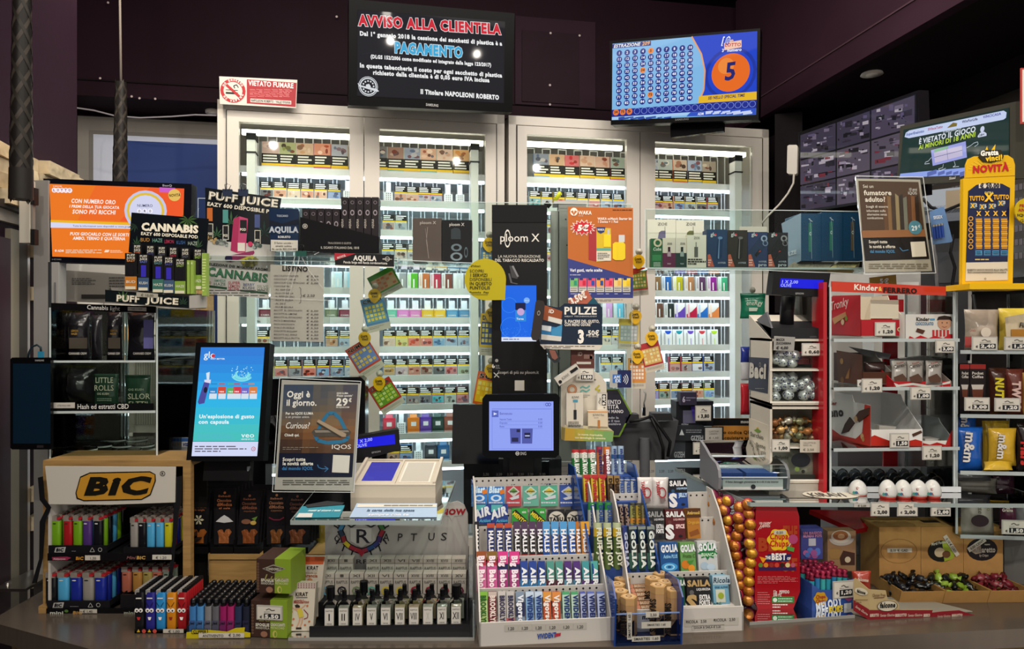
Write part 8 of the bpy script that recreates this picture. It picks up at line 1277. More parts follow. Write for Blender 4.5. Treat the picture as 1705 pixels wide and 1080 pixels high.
tubes(.13,[(953+i*13.4,966+i*13.4,748,796,'2c6c38',wm,'GOLIA BIANCA','d8dcd4',f'{ORD[i]} green and red mint roll',True)for i in range(3)]+[(994,1005,743,794,'a8603c',((0,.2,'8a3040'),),'mentos','2c2450','orange fruit roll',True),(1006,1018,743,794,'7a3038',((0,.25,'b86a34'),),'mentos','d8d4dc','red fruit roll',True),(1019,1029,742,790,'8aa0b8',((.3,.45,'2c5488'),),'mentos','2c3c70','first pale blue mint roll',True),(1030,1040,742,790,'94a8c0',((.3,.45,'2c5488'),),'mentos','2c3c70','second pale blue mint roll',True)],'top')
tubes(.09,[(971+i*13,983.5+i*13,790,838,'c0a82c',((0,.1,'a82c2c'),),'Fruittella','a01c2c',f'{ORD[i]} yellow fruit chew stick',False)for i in range(3)]+[(1011,1021,791,838,'5c4428',((0,.3,'8a7040'),),'DUPLO','2c1c10','first brown cream stick',False),(1022,1032,791,838,'5a4228',((0,.3,'86693c'),),'DUPLO','2c1c10','second brown cream stick',False)]+[(1030+i*10.6,1040+i*10.6,795,838,'b0b4b8',((0,.06,'2c4a88'),(.1,.14,'2c4a88')),('FREDDA','FREDDA','MENTA')[i],'2c4a88',f'{ORD[i]} white and blue cold mint roll',True)for i in range(3)],'second')
tubes(.05,[(980+i*14,992+i*14,836,879,'2c7a3c',((.3,1,'9aa49c'),),'DOUBLE','24407c',f'{ORD[i]} green and silver mint roll',True)for i in range(3)]+[(1030+i*9,1038+i*9,839,879,'2a2224',((0,.1,'8a8480'),),'CAFFE','8a7468',f'{ORD[i]} dark coffee candy roll',True)for i in range(2)]+[(1050+i*9.4,1059+i*9.4,837,879,('8a8a4c','a08a34','77704c')[i],((0,.1,'3c3c34'),(.6,.8,'b87c2c')),'FRUTTA','3c3820',f'{ORD[i]} olive and yellow candy roll',True)for i in range(3)],'third')
tubes(.0,[(990+i*16,1004+i*16,870,948,'4a5c30',((0,.12,'a8b08c'),(.12,.3,'b89c2c')),'FRUIT JOY','c8ccb8',f'{ORD[i]} green fruit jelly roll',True)for i in range(3)]+[(1037,1046,878,950,'24306c',(),'GOLIA','a8b0c8','navy liquorice stick',False)]+[(1047+i*15,1060+i*15,876,950,'1c2c2c',((0,.06,'77807c'),(.6,.95,'24483c')),'GOLIA','c8d0cc',f'{ORD[i]} dark green liquorice stick',False)for i in range(3)],'lowest')
# chocolate tube holder in front
SMT=pl(1075,1070,1.29,4);sb=CT-SMT.o.z
t=thing('tube_holder','blue sided clear holder of hexagonal chocolate tubes','holder',V((SMT.o.x,1.33,CT)));A=lambda x,y=1040:SMT.loc(x,y)[0]
for a in(A(1022),A(1133)):part(t,'side_panel',M().hexa([SMT.w(a,sb,0),SMT.w(a,sb+.09,.01),SMT.w(a,sb+.112,-.02),SMT.w(a,sb+.1,-.1),SMT.w(a,sb,-.14)],[SMT.w(a+.003,sb,0),SMT.w(a+.003,sb+.09,.01),SMT.w(a+.003,sb+.112,-.02),SMT.w(a+.003,sb+.1,-.1),SMT.w(a+.003,sb,-.14)],'1c3c80','gloss'))
part(t,'front_pane',M().fb(SMT,A(1024),sb,-.003,A(1132),sb+.058,-.001,'dfe4f0','glass').fb(SMT,A(1024),sb+.057,-.003,A(1132),sb+.0585,.0,'6a84b4','gloss'));part(t,'base',M().fb(SMT,A(1023),sb,-.14,A(1133),sb+.005,0,'14203c','gloss'))
m=M().bx(SMT,1052,1059,1099,1066,.0003,'b0aca2',h=.001).t(SMT,'SMARTIES  1.60',1055,1065,1096,4.4,'2c2c2c','r',h=.002).bx(SMT,1068,1035,1117,1044,.0003,'b0aca2',h=.001).t(SMT,'SMARTIES 1.60',1077,1041,1108,3.4,'3a3a3a','r',h=.002).bx(SMT,1075,1018,1097,1027,.0003,'b8b3a8',h=.001).t(SMT,'2,50',1082,1025,1093,4.4,'2c2c2c','r',h=.002).t(SMT,'mentos',1069,1030,1106,7,'101424','x',h=.001)
L=Lo(SMT.hit(1044,1064)+SMT.n*.001,SMT.v,-SMT.u,1.29/F);m.bx(L,0,-0,45,8,.0003,'b0aca2').t(L,'SMARTIES  1.60',3,6,42,4.4,'2c2c2c','r',h=.001);part(t,'price_strip',m)
def hextube(x,y,d,ybot,lab,tx=True,dark=False):
 top=P(x,y,d);zb=max(CT+.006,P(x,ybot,d).z);r=.0155;n=6;ring=lambda z,rr=r:[V((top.x+rr*math.cos(q*math.pi/3),top.y+rr*math.sin(q*math.pi/3),z))for q in range(6)]
 B,T_=ring(zb),ring(top.z);m=M().hexa(B,T_,'a8845c','satin');o=solo(m,'chocolate_tube',lab,'candy','hexagonal chocolate tubes');H=top.z-zb
 part(o,'lid',M().hexa(ring(top.z-.012,r*1.02),ring(top.z+.0008,r*1.02),'b08c5c','satin').add(ring(top.z+.0012,r*.8),[tuple(range(6))],'c0a074').ring(Lo(V((top.x,top.y,top.z+.0016)),(1,0,0),(0,1,0)),0,0,4,6,'77583c',h=0,n=12))
 f=Lo(V((top.x-r*.42,top.y-r*.87-.0003,top.z-.02)),(0,0,-1),(1,0,0));m=M().add([V((top.x+r*.5*s,top.y-r*.869,z))for s,z in((-1,zb+H*.04),(1,zb+H*.04),(1,zb+H*.45),(-1,zb+H*.2))],[(0,1,2,3)],'1c1a24','satin')
 if tx:m.t(f,'SMARTIES',0,12,min(62,H*1000-24),11,'2a2420','x',h=.0006)
 part(o,'print',m);return o
for i,(x,y,d)in enumerate(((1047,993,1.325),(1033,983,1.35),(1028,972,1.375),(1036,962,1.4),(1021,952,1.425),(1015,943,1.45))):hextube(x,y,d,1062,f'hexagonal chocolate tube, {ORD[i]} from the front along the gum stand side')
for i,(x,y,d)in enumerate(((1096,974,1.325),(1121,981,1.33),(1108,968,1.36),(1087,962,1.385),(1100,954,1.41),(1083,943,1.44))):hextube(x,y,d,1062,f'hexagonal chocolate tube, {ORD[i]} from the front along the cough sweet side')
hextube(1062,948,1.44,1005,'tall hexagonal chocolate tube standing alone in the holder middle')
for i in range(6):
 p=pl(1072,1016-i*7,1.345+i*.012,4,25);x0,x1=1056-i*2.4,1096-i*3.4;o=solo(M().bx(p,x0,1007-i*7,x1,1016-i*7,.012,'8a6444','gloss').r(p,x0,1013-i*7,x1,1016-i*7,'5c3c2c'),'wafer_stick',f'brown wafer stick pack, {ORD[i]} from the bottom of the middle pile','candy','wafer packs between the chocolate tubes');part(o,'print',M().t(p,'BAUDUCCO',x0+12,1012.5-i*7,x1-4,4,'c8b8a0','b',h=.001).di(p,x0+7,1011-i*7,3.6,'b87c64',h=.001))
# cough sweet stand
SS=st(1140,1053,5);sa0,sa1=SS.loc(1052,1057)[0],SS.loc(1238,1050)[0]
TS=[(.034,.035),(.078,.075),(.122,.115),(.165,.15)]
t=stepstand('cough_sweet_stand','white perforated stepped stand of boxed cough sweets',SS,sa0,sa1,TS,.222,.185,((sa0,sa1-.003),[(0,0),(.036,0),(.07,.02),(.2,.12),(.232,.16),(.232,.19),(0,.19)]))
q=SS.off(.0008);m=M().bx(q,1140,1031,1230,1040,.0003,'aaa69e',h=0).t(q,'RICOLA   2.50',1142,1037,1176,4.6,'2c2c2c','r',h=.001).t(q,'RICOLA   2.50',1188,1034,1224,4.6,'2c2c2c','r',h=.001).bx(q,1152,1041,1206,1047,.0003,'aaa69e',h=0).t(q,'GOLIA & SAILA € 2,20',1155,1046,1200,3.6,'3a3a3a','r',h=.001)
b2=SS.off(-.178)
for x in(1063,1080,1097,1112,1133):m.t(b2,'2.20',x,786,x+9,4,'3c3a38','r',h=.001)
part(t,'print',m)
ts=lambda i:Pl(SS.w(0,TS[i][0],-TS[i][1]-.008),5,12)
def sbox(i,lab,x0,y0,x1,y1,c,f,fin='satin'):return gbox('sweet_box',lab,ts(i),x0,y0,x1,y1,.018,c,f,'sweets',fin)
def saila(x0,y0,x1,y1,sub,c2,t2='d0d0d0'):
 def f(p,m):W,H=x1-x0,y1-y0;m.t(p,'SAILA',x0+W*.06,y0+H*.24,x1-W*.06,H*.16,t2,'x').t(p,'LIQUIRIZIA',x0+W*.4,y0+H*.36,x1-W*.06,H*.06,mix(c2,'ffffff',.5)).t(p,'S',x0+W*.06,y1-H*.04,x0+W*.5,H*.42,t2,'x',h=.001).t(p,sub[0],x0+W*.52,y0+H*.62,x1-W*.06,H*.12,mix(c2,'ffffff',.6),'x',h=.0014).t(p,sub[1],x0+W*.52,y0+H*.78,x1-W*.06,H*.12,'d8d8d8','x',h=.0014).di(p,x0+W*.22,y0+H*.42,W*.09,mix(c2,'101010',.5),h=.001).di(p,x0+W*.74,y0+H*.88,W*.1,'14141a',h=.001,ry=W*.06)
 return f
def rbag(x0):return lambda p,m:(m.t(Lo(p.hit(x0+6,801),(.1,0,-1),(1,0,.1),1.5/F),'TABLETTES',0,0,34,5,'a83038','x',h=.004),m.ring(p,x0+16,820,5,7,'8a2c34',h=.003,q=1.3),m.g(p,[(x0+12,830),(x0+21,828),(x0+22,834),(x0+13,836)],'6a5c5c',h=.003))
for i,x in enumerate((1061,1086)):pouch('sweet_bag',('first','second')[i]+' white and red foil sweet bag on the top tier',ts(3),x,794,x+27,846,'b4b0ae',.014,rbag(x),'sweets')
sbox(3,'black and blue boxed liquorice on the top tier',1113,797,1146,845,'16181e',lambda p,m:(m.r(p,1113,820,1146,845,'1c3c7c'),saila(1113,797,1146,845,('JELLY',''),'3c78b8')(p.off(.0006),m)))
sbox(2,'dark grey boxed liquorice on the third tier',1077,848,1107,898,'232426',saila(1077,848,1107,898,('EXTRA','FORTE'),'77777a','8a8a8a'));sbox(2,'maroon boxed spice liquorice on the third tier',1107.5,848,1142,898,'501c20',saila(1107,848,1142,898,('SPICE',''),'a8504c'));sbox(2,'orange boxed honey sweets on the third tier',1142.5,846,1167,896,'9a6424',lambda p,m:(m.r(p,1142,846,1167,861,'4a2c14'),m.t(p,'Ambrosoli',1144,856,1165,5,'c8a85c','b',.1,h=.001),m.t(p,'Originale',1145,872,1164,5,'c89c3c','r',.2),m.g(p,[(1147,886),(1162,880),(1165,888),(1150,893)],'77441c')))
def golia(x0,y0,x1,y1,sub,k):
 def f(p,m):
  W,H=x1-x0,y1-y0
  if k==2:m.g(p,[(x0+W*.5+(W*(.5 if q%2 else .32))*math.cos(q*math.pi/10),y0+H*.3-(H*(.3 if q%2 else .2))*math.sin(q*math.pi/10))for q in range(20)],'1c6a38')
  m.t(p,'GOLIA',x0+W*.08,y0+H*.3,x1-W*.08,H*.2,'d4d8dc','x',.05,h=.0014,y1=y0+H*.26);m.t(p,sub,x0+W*.2,y0+H*.48,x1-W*.1,H*.1,('8ac0e0','3c5a24','b8d8b8')[k],'b',.1,h=.0014)
  if k==0:m.ring(p,x0+W*.5,y0+H*.75,W*.1,W*.42,'3c8ac0',h=.001,q=.5).ring(p,x0+W*.5,y0+H*.75,W*.2,W*.28,'94c8e4',h=.0014,q=.5)
  if k==1:m.di(p,x0+W*.35,y0+H*.7,W*.24,'b86c1c',h=.001).di(p,x0+W*.7,y0+H*.82,W*.2,'c88424',h=.0012).g(p,[(x0+W*.4,y0+H*.6),(x0+W*.85,y0+H*.55),(x0+W*.6,y0+H*.7)],'3c7a2c',h=.0016)
  if k==2:m.di(p,x0+W*.36,y0+H*.78,W*.2,'94a8b8',h=.001,ry=W*.17).di(p,x0+W*.66,y0+H*.82,W*.2,'a4b8c8',h=.0012,ry=W*.16).r(p,x0,y1-H*.04,x1,y1,'8a3038')
 return f
sbox(1,'blue boxed mint sweets with a water ripple on the second tier',1098,903,1131,957,'1c4a80',golia(1098,903,1131,957,'Active PLUS',0));sbox(1,'green and orange boxed fruit sweets on the second tier',1131.5,903,1160,955,'5c8a4c',golia(1131,903,1160,955,'Frutta C',1));sbox(1,'white and green boxed ice mints on the second tier',1160.5,901,1196,953,'b0b4b4',golia(1160,901,1196,953,'BIANCA',2))
sbox(0,'green boxed liquorice half hidden on the lowest tier',1124,962,1142,1018,'1c4a34',lambda p,m:m.t(p,'SAILA',1125,974,1141,8,'c8d0c8','x'));sbox(0,'black and gold boxed strong liquorice on the lowest tier',1142.5,962,1185,1019,'1c1c1e',saila(1142,962,1185,1019,('EXTRA','FORTE'),'9a9a9c','a88c5c'));sbox(0,'light blue boxed herb drops on the lowest tier',1185.5,958,1216,1016,'6c9cb4',lambda p,m:(m.r(p,1186,958,1216,972,'a8b8c0'),m.t(p,'Ricola',1187,970,1215,8,'2c3c4c','b',.2,h=.001),m.bx(p,1191,981,1208,1002,.0003,'b8bcac',h=.001),m.di(p,1200,991,5,'8a9a2c',h=.0016),m.t(p,'ERBE ALPINE',1190,979,1212,3,'2c5470','b',h=.001),[m.di(p,R.uniform(1188,1202),R.uniform(1003,1014),R.uniform(1.5,3),R.choice(('3c5c54','2c4a4c','5c7c74')),h=.0012,n=6)for _ in range(14)]))
# lollipop wheel and red box
CPX=st(1295,1018,0);dcp=CPX.o.y
cx0,rr=CPX.loc(1281,1000)[0]+CPX.o.x,.092;cyy=dcp+.035+.055
pole=thing('lollipop_display','red fronted lollipop display column on the counter','display',V((cx0,cyy,CT)));part(pole,'column',M().cyl((cx0,cyy,CT+.004),(cx0,cyy,P(1295,836,dcp).z),.03,.03,'6a1c20','satin',18));part(pole,'base',M().cyl((cx0,cyy,CT),(cx0,cyy,CT+.006),.075,.07,'4a1418','gloss',20))
part(pole,'red_box',M().slab(CPX,[(1259,845),(1326,843),(1331,860),(1332,985),(1319,1018),(1263,1017),(1257,1000),(1258,858)],.03,'96101a','gloss'));part(pole,'top_flap',M().slab(Pl(CPX.hit(1290,858),0,50),[(1262,858),(1326,857),(1322,844),(1264,845)],.002,'a8141c','gloss'))
m=M()
for tx,x0,x1,y in(('THE',1304,1328,896),('BEST',1262,1326,916),('OF',1300,1328,950)):m.t(CPX,tx,x0,y,x1,20,'9c3a18','x',h=.0006)
for i in range(5):m.ln(CPX,[(1262+i*4,882-i*2),(1268+i*4,872-i)],1,'d8b0a8')
m.t(CPX,'UN CHUPA',1264,872,1282,3.4,'e0c0b8','b').t(CPX,'A MUNDI',1265,877,1282,3.4,'e0c0b8','b')
fl=[(1297+19*math.cos(a)*(1+.08*math.cos(6*a)),898-18*math.sin(a)*(1+.08*math.cos(6*a)))for a in[q*math.pi/24 for q in range(48)]]
m.g(CPX,fl,'d8b01c',h=.001).t(CPX,'Chupa',1281,897,1312,10,'b0141c','b',.1,h=.0016).t(CPX,'Chups',1281,909,1312,10,'b0141c','b',.1,h=.0016).bx(CPX,1288,882,1308,889,.0003,'bdb5a4',h=.002).t(CPX,'0,50',1292,887.5,1303,4,'3a3834','r',h=.003).di(CPX,1320,897,8,'a03c68',h=.0014).ln(CPX,[(1316,904),(1311,913)],1.6,'d8c8c0').g(CPX,[(1309,908),(1322,911),(1321,918),(1310,915)],'4a8a3c',h=.002)
m.g(CPX,[(1272,932),(1278,922),(1318,922),(1312,934),(1276,934)],'1c2050',h=.001).g(CPX,[(1264,926),(1276,929),(1270,937)],'d8901c',h=.0012).t(CPX,'THE',1274,930,1283,5,'e0dcd8','x',h=.0016).t(CPX,'BEST',1284,931,1309,10,'e0dcd8','x',h=.0016).t(CPX,'OF',1310,931,1316,4,'e0dcd8','x',h=.0016)
m.bx(CPX,1263,944,1325,949,.0003,'2c1c4c',h=.001)
for i,c in enumerate(('5c7a2c','c87c20','8a2c24','b83c2c','2c1c18','c8b880','a84a60')):m.di(CPX,1266+i*9,940,4,c,h=.0014,n=10)
m.fine(CPX,1261,958,1328,971,5,'c88080',d=.25).fine(CPX,1261,984,1282,1006,6,'c88080',d=.25).t(CPX,'12g   PEFFIDO',1287,987,1314,5,'e0d0cc').t(CPX,'200 PZ',1287,992,1301,4.4,'e0d0cc').bx(CPX,1285,992.5,1322,1003,.0003,'2c7a3c',h=.001).di(CPX,1290,998,3.6,'c8d8c8',h=.0014).fine(CPX,1295,994,1320,1002,2,'b8d0b8',h=.0014).fine(CPX,1286,1004,1312,1012,2,'e0d0cc');part(pole,'print',m)
LC=('b87c20','c08a24','b06c1c','a8641c','c89430','b8742c')
proto=None
ang=[(182,0),(199,.5),(215,0),(230,.5),(246,0),(262,.5)]
for ci,(an,sh)in enumerate(ang):
 for ri in range(11):
  z=CT+.02+(ri+sh)*.0196;zmax=P(1240,838,dcp).z
  if z>zmax:continue
  a=rad(an+R.uniform(-3,3));rr_=rr*R.uniform(.93,1.03);o=V((cx0+rr_*math.cos(a),cyy+rr_*math.sin(a),z));dr=V((math.cos(a),math.sin(a),R.uniform(-.1,.1))).normalized();c=R.choice(LC)if R.random()>.08 else R.choice(('8a2c4a','1c2440'));c2=R.choice(('8a1c2c','9a2438','7a2848'))
  if CX+o.x/o.y*F>1252+(an>225)*4:continue
  t=thing('lollipop',f'{hue(c)} foil lollipop, {ORD[ri]} from the counter in the {ORD[ci]} column out from the red box','lollipop',o,'lollipops on the red column');part(t,'wrapper',M().ball(o,.0125,c,'foil',10,.95,dr));part(t,'band',M().lathe(o,[(.0118,-.0065),(.0131,-.001),(.0128,.0025),(.0119,.0045)],c2,'gloss',10,dr).lathe(o-dr*.019,[(.0025,0),(.007,.006)],c2,'gloss',8,dr));part(t,'stick',M().cyl(o-dr*.018,o-dr*.052,.0018,.0018,'c0a8a4','satin',6))
for ri in range(9):
 o=V((CPX.loc(1335,1000)[0]+CPX.o.x-.002*(ri%2),dcp+.05,CT+.04+ri*.021));t=thing('lollipop',f'gold foil lollipop edge, {ORD[ri]} from the counter beside the musical pops','lollipop',o,'lollipops beyond the red box');part(t,'wrapper',M().ball(o,.0115,LC[ri%6],'foil',10));part(t,'stick',M().cyl(o+V((-.01,.005,0)),o+V((-.035,.02,0)),.0018,.0018,'c0a8a4','satin',6))
# musical lollipop box
MP=st(1352,1021,11);t=thing('lollipop_box','blue box of musical lollipops with a price tag','box',MP.hit(1380,1021));ma1=MP.loc(1420,1015)[0];mh=MP.loc(1352,972)[1];D=.085
part(t,'front_wall',M().slab(MP,[(1352,972),(1366,982),(1400,982),(1421,963),(1420,1016),(1352,1021)],.002,'2c4a90','gloss'))
for a in(0,ma1-.002):part(t,'side_wall',M().fb(MP,a,0,-D,a+.002,mh,-.002,'2c4488','gloss'))
part(t,'back_wall',M().fb(MP,0,0,-D,ma1,mh,-D+.002,'2c4488'));part(t,'bottom',M().fb(MP,0,0,-D,ma1,.002,0,'2c4488'))
q=MP.off(.0006);fl=[(1366+11*math.cos(a)*(1+.08*math.cos(6*a)),996-11*math.sin(a)*(1+.08*math.cos(6*a)))for a in[k*math.pi/20 for k in range(40)]]
part(t,'print',M().g(q,fl,'b88c1c').t(q,'Chupa',1358,996,1374,5.4,'9a1c24','b',.1).t(q,'Chups',1358,1003,1374,5.4,'9a1c24','b',.1).t(q,'MELODY',1359,1018,1402,13,'d0d8e4','x',.1,y1=1005).t(q,'POPS',1379,1017,1403,7.5,'c8b02c','x',.05,h=.0016,y1=1014).g(q,[(1405,1004),(1417,1003),(1417,1015),(1405,1016)],'b0b4b8').g(q,[(1404,994),(1412,990),(1419,996),(1412,1001)],'8a3c70',h=.001))
k=0
for j in range(5):
 for i in range(7):
  o=MP.w(.006+i*.0125+.003*(j%2),.004,-.01-j*.0155);t=thing('musical_lollipop',f'musical lollipop, {ORD[i]} from the red box in the {ORD[j]} row of the blue box','lollipop',o,'musical lollipops in the blue box');h=mh+R.uniform(-.004,.006)
  part(t,'tube',M().cyl(o,o+V((0,0,h)),.0055,.0055,('2c8a9c','2c70a0','3c9a9c')[(i+j)%3],'gloss',8));part(t,'pink_top',M().lathe(o+V((0,0,h)),[(.0057,0),(.0066,.004),(.0035,.008),(.0062,.014),(.002,.016)],R.choice(('8a1c3c','9a2444','7a1834')),'foil',8));part(t,'print',M().cyl(o+V((0,0,h*.35)),o+V((0,0,h*.5)),.0057,.0057,('4a3c80','8a4a70')[i%2],'gloss',8,False))
tagp('price_tag','price tag reading one twenty on the musical lollipop box',MP.off(.004),1387,968,1422,994,'1,20')
gbox('pop_box','violet blue cotton candy pop box behind the musical lollipops',pl(1350,900,1.52,4),1334,880,1370,930,.03,'3c4080',lambda p,m:(m.t(p,'UN MAGICO',1337,889,1368,4,'c88ab0','x'),m.t(p,'MUNDO POPS',1337,894,1368,4,'c88ab0','x'),m.bx(p,1346,896,1358,908,.0003,'a8a8b4',h=.001),[m.di(p,R.uniform(1336,1368),R.uniform(912,926),R.uniform(3,6),R.choice(('8a4a80','4a6ab0','a05c90')),h=.001+k*.0001)for k in range(9)]))
gbox('coffee_box','brown box with a latte cup picture behind the biscuit box',pl(1405,910,1.53,2),1378,884,1425,950,.03,'8a6a4c',lambda p,m:(m.di(p,1401,896,21,'a8a098',h=.0008,ry=12,a0=180,a1=360),m.di(p,1400,893,17,'b8b0a4',h=.001,ry=11),m.di(p,1399,891,13,'8a5430',h=.0014,ry=8),m.di(p,1400,892,6,'b89068',h=.0018,ry=4),m.g(p,[(1379,918),(1386,911),(1399,913),(1398,930),(1382,930)],'8a6a3c'),m.g(p,[(1398,928),(1404,916),(1423,920),(1423,940),(1400,940)],'3c241c',h=.001),m.di(p,1411,931,5,'b8a890',h=.0014)))
solo(M().slab(pl(1390,880,1.6,0,72),[(1348,848),(1452,850),(1470,872),(1425,881)],.012,'a0141a','gloss'),'red_tray','red plastic tray lid lying under the glass shelf','tray')
# three cardboard candy dispensers
CBX=pl(1464,875,1.56,1.5)
for i,(x0,x1,lab)in enumerate(((1464,1533,'plain cardboard candy dispenser nearest the biscuit box'),(1533.6,1604,'cardboard candy dispenser with green and black oval'),(1604.6,1670,'cardboard candy dispenser with dark oval at the snack rack'))):
 c='a27a48';a0,bt=CBX.loc(x0,877);a1=CBX.loc(x1,877)[0];b0=CT-CBX.o.z;bo=CBX.loc(x0,965)[1];t=thing('candy_dispenser',lab,'dispenser',CBX.w((a0+a1)/2,b0,-.04),'cardboard candy dispensers');D=.08;w=.0025
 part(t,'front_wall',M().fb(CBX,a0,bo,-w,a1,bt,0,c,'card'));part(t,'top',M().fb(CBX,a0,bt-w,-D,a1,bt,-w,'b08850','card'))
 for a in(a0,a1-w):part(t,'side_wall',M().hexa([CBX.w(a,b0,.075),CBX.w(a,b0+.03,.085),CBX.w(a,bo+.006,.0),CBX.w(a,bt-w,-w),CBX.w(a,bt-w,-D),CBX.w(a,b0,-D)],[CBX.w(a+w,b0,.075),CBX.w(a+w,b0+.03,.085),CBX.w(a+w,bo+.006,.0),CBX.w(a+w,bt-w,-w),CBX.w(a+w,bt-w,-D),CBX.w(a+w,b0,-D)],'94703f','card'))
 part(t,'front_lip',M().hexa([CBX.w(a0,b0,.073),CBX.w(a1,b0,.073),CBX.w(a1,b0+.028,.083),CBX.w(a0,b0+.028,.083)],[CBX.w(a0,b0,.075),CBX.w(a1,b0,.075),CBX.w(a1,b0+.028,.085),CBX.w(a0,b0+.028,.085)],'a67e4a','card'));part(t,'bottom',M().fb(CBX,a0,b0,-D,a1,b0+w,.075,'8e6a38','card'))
 m=M();cx=(x0+x1)/2;q=CBX
 if i==0:m.ring(q,cx-2,917,30,31,'77582f',h=.0004,q=.66).bx(q,1477,912,1518,919,.0003,'b8b0a0',h=.001).t(q,'0,10  €  CAD',1482,917.5,1511,4,'3a3834','r',h=.002)
 if i==1:m.di(q,1568,917,24,'15140f',h=.0006,ry=18).g(q,[(1568,900),(1584,904),(1592,917),(1586,930),(1572,934)],'8a9a2c',h=.001).di(q,1564,919,9,'b8a888',h=.0014,ry=8).di(q,1575,922,7,'5c3c24',h=.0016,ry=6).t(q,'Mirtil Fondente',1550,908,1580,5,'c8c4b0','r',.2,h=.002,y1=902);k2=Lo(q.hit(1575,889)+q.n*.002,(.55,0,-.83),(.83,0,.55),1.56/F);m.bx(k2,0,0,40,7,.0003,'b8b0a0').t(k2,'0,10 € CAD',5,5.6,33,4,'3a3834','r',h=.001)
 if i==2:m.di(q,1635,914,26,'1a1418',h=.0006,ry=19).t(q,'Amaretto',1622,919,1657,9,'bcb4a8','b',h=.001).t(q,'nuovo',1639,907,1648,3,'bcb4a8',h=.001).g(q,[(1614,916),(1632,904),(1634,920),(1624,922)],'8a7c6c',h=.001).t(q,'by Crispo',1630,926,1645,4,'a89c90','r',.2,h=.001);k2=Lo(q.hit(1609,912)+q.n*.002,(.83,0,.55),(-.55,0,.83),1.56/F);m.bx(k2,0,0,34,8,.0003,'b8b0a0').t(k2,'0,00 CENT',4,6,30,4,'3a3834','r',h=.001)
 if i:tq=Pl(CBX.w(0,bt,0),0,89.9);part(t,'slot',M().fb(CBX,(a0+a1)/2-.02,bt,-.05,(a0+a1)/2+.018,bt+.0006,-.034,'2a2016'))
 part(t,'print',m)
 cols=(('101012','16161a','1c1c22','0c0c0e'),('141616','1a1c14','77902c','8aa43c','101210'),('5c141c','6c1c28','4a1018','7a3038'))[i];cn=('black','black and lime','dark red')[i]
 for k in range(15):
  lx,ly=k%5,k//5;o=CBX.w(a0+.012+lx*(a1-a0-.024)/4+R.uniform(-.003,.003),b0+.012+ly*.009+R.uniform(0,.004),.055-ly*.02+R.uniform(-.004,.004));ax=V((R.uniform(-1,1),R.uniform(-1,1),R.uniform(-.5,.5))).normalized();cc=cols[(k*7+i)%len(cols)]
  solo(M().lathe(o-ax*.016,[(.007,0),(.002,.007),(.008,.01),(.0085,.022),(.002,.025),(.007,.032)],cc,'film',7,ax,.6),'wrapped_candy',f'{hue(cc)} wrapped candy in the {cn} pile, {ORD[lx]} along its {("front", "middle", "back")[ly]} line','sweet',f'{cn} wrapped candies')
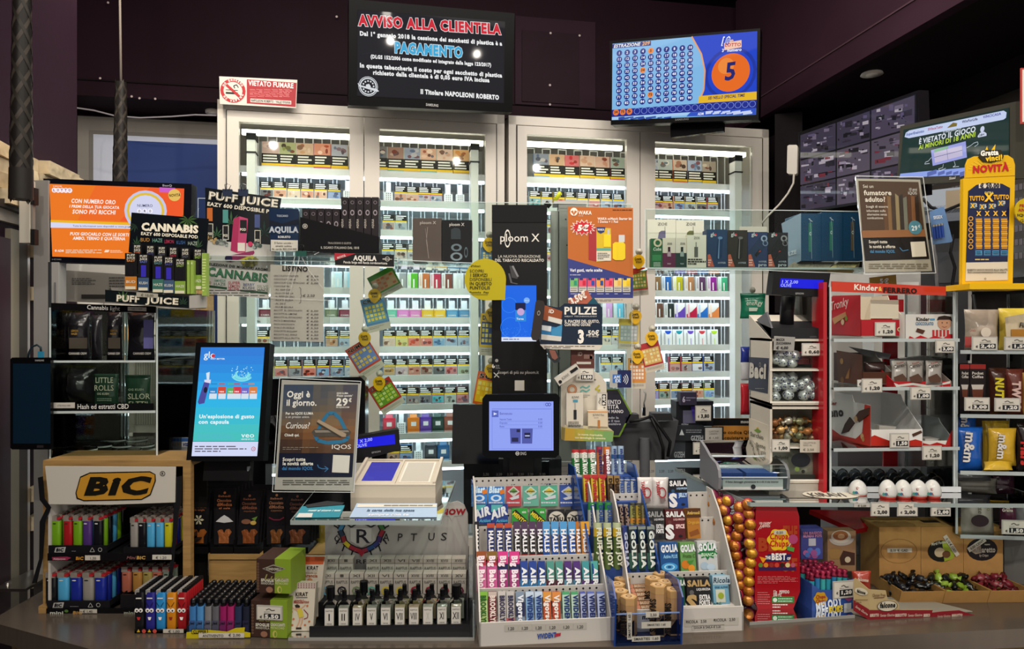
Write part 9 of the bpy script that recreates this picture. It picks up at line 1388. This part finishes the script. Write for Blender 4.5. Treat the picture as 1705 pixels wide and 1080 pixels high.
# torn biscuit box
FB=st(1422,1022,0);FC=pl(1447,1031,dep(1031),6);t=thing('biscuit_box','cream and red biscuit box torn open along its front','box',FC.hit(1480,1031));z0=CT
A3=lambda x,y:FC.hit(x,y)
sd=Pl(A3(1447,1000),-38);part(t,'side_wall',M().slab(sd,[(1421,964),(1424,962),(1448,982),(1447,1032),(1421,1016)],.002,'a8946c'));part(t,'front_wall',M().slab(FC,[(1447,981),(1475,983),(1478,998),(1491,999),(1497,1006),(1497,1015),(1553,1015),(1548,1032),(1447,1032)],.002,'a8946c'));part(t,'torn_flap',M().slab(FC.off(.002),[(1548,1032),(1553,1020),(1570,1018),(1598,1016),(1616,1022),(1634,1026),(1600,1029),(1560,1031)],.002,'7a1c24'));a0=FC.loc(1447,1031)[0];a1=FC.loc(1610,1031)[0]
part(t,'bottom',M().hexa([FC.w(a0,.001,-.002),FC.w(a1+.02,.001,-.01),FC.w(a1-.05,.001,-.1),FC.w(a0-.06,.001,-.09)],[FC.w(a0,.003,-.002),FC.w(a1+.02,.003,-.01),FC.w(a1-.05,.003,-.1),FC.w(a0-.06,.003,-.09)],'8a8478'));q=FC.off(.0006)
m=M().g(q,[(1447,1015),(1553,1015),(1548,1032),(1447,1032)],'7a1c24',h=.0004).di(q,1477,1008,18,'c0b8a4',h=.001,ry=9).ring(q,1477,1008,17,18,'1c1c1c',h=.0014,q=.5).t(q,'falcone',1464,1011,1490,8,'1c1c1c','x',.2,h=.0018).t(q,'Gluten Free',1452,993,1474,5,'5c3c20','r').ln(q,[(1455,995),(1472,994)],1.2,'5c3c20')
for i,(tx,x0,x1)in enumerate((('BISKOTTO',1448,1463),('Senza Glutine',1465,1489),('BISKOTTO',1490,1509),('Senza Glutine',1511,1535),('BISKO',1537,1548))):m.t(q,tx,x0,1026,x1,4.4,'c8b8a8','x' if i%2==0 else 'r',.15,h=.001)
m.t(q.off(.003),'Senza Glutine',1560,1027,1582,3.6,'b8a090','r',.15,h=.001).t(q.off(.003),'BISKOTTO',1584,1025.5,1602,3.6,'c8b8a8','x',.15,h=.001).g(sd.off(.0006),[(1421,998),(1447,1014),(1447,1032),(1421,1016)],'7a1c24',h=.0002).t(sd.off(.0006),'Senza Glutine',1424,1010,1444,4,'c8b8a8','r',.15,h=.001,y1=1024).di(sd.off(.0006),1434,984,10,'c0b8a4',h=.001,ry=6).t(sd.off(.0006),'falcone',1427,985,1441,5,'1c1c1c','x',.2,h=.0016,y1=989).fine(sd.off(.0006),1424,996,1445,1004,2,'77603c')
part(t,'print',m)
solo(M().pillow(pl(1425,980,1.47,-20),1418,950,1450,985,.02,'9a3424').t(pl(1425,980,1.457,-20),'falcone',1428,966,1446,5,'c8b8a8','x',.2),'biscuit_pack','red and white biscuit pack left in the torn box','pack')
solo(M().bx(pl(1560,1000,1.62),1540,868,1700,870,.002,'3a3836','satin').slab(pl(1690,950,1.6,-20),[(1672,870),(1730,860),(1730,1000),(1672,1000)],.004,'5c5a58','satin'),'grey_panel','plain grey panel behind the cardboard dispensers','panel')
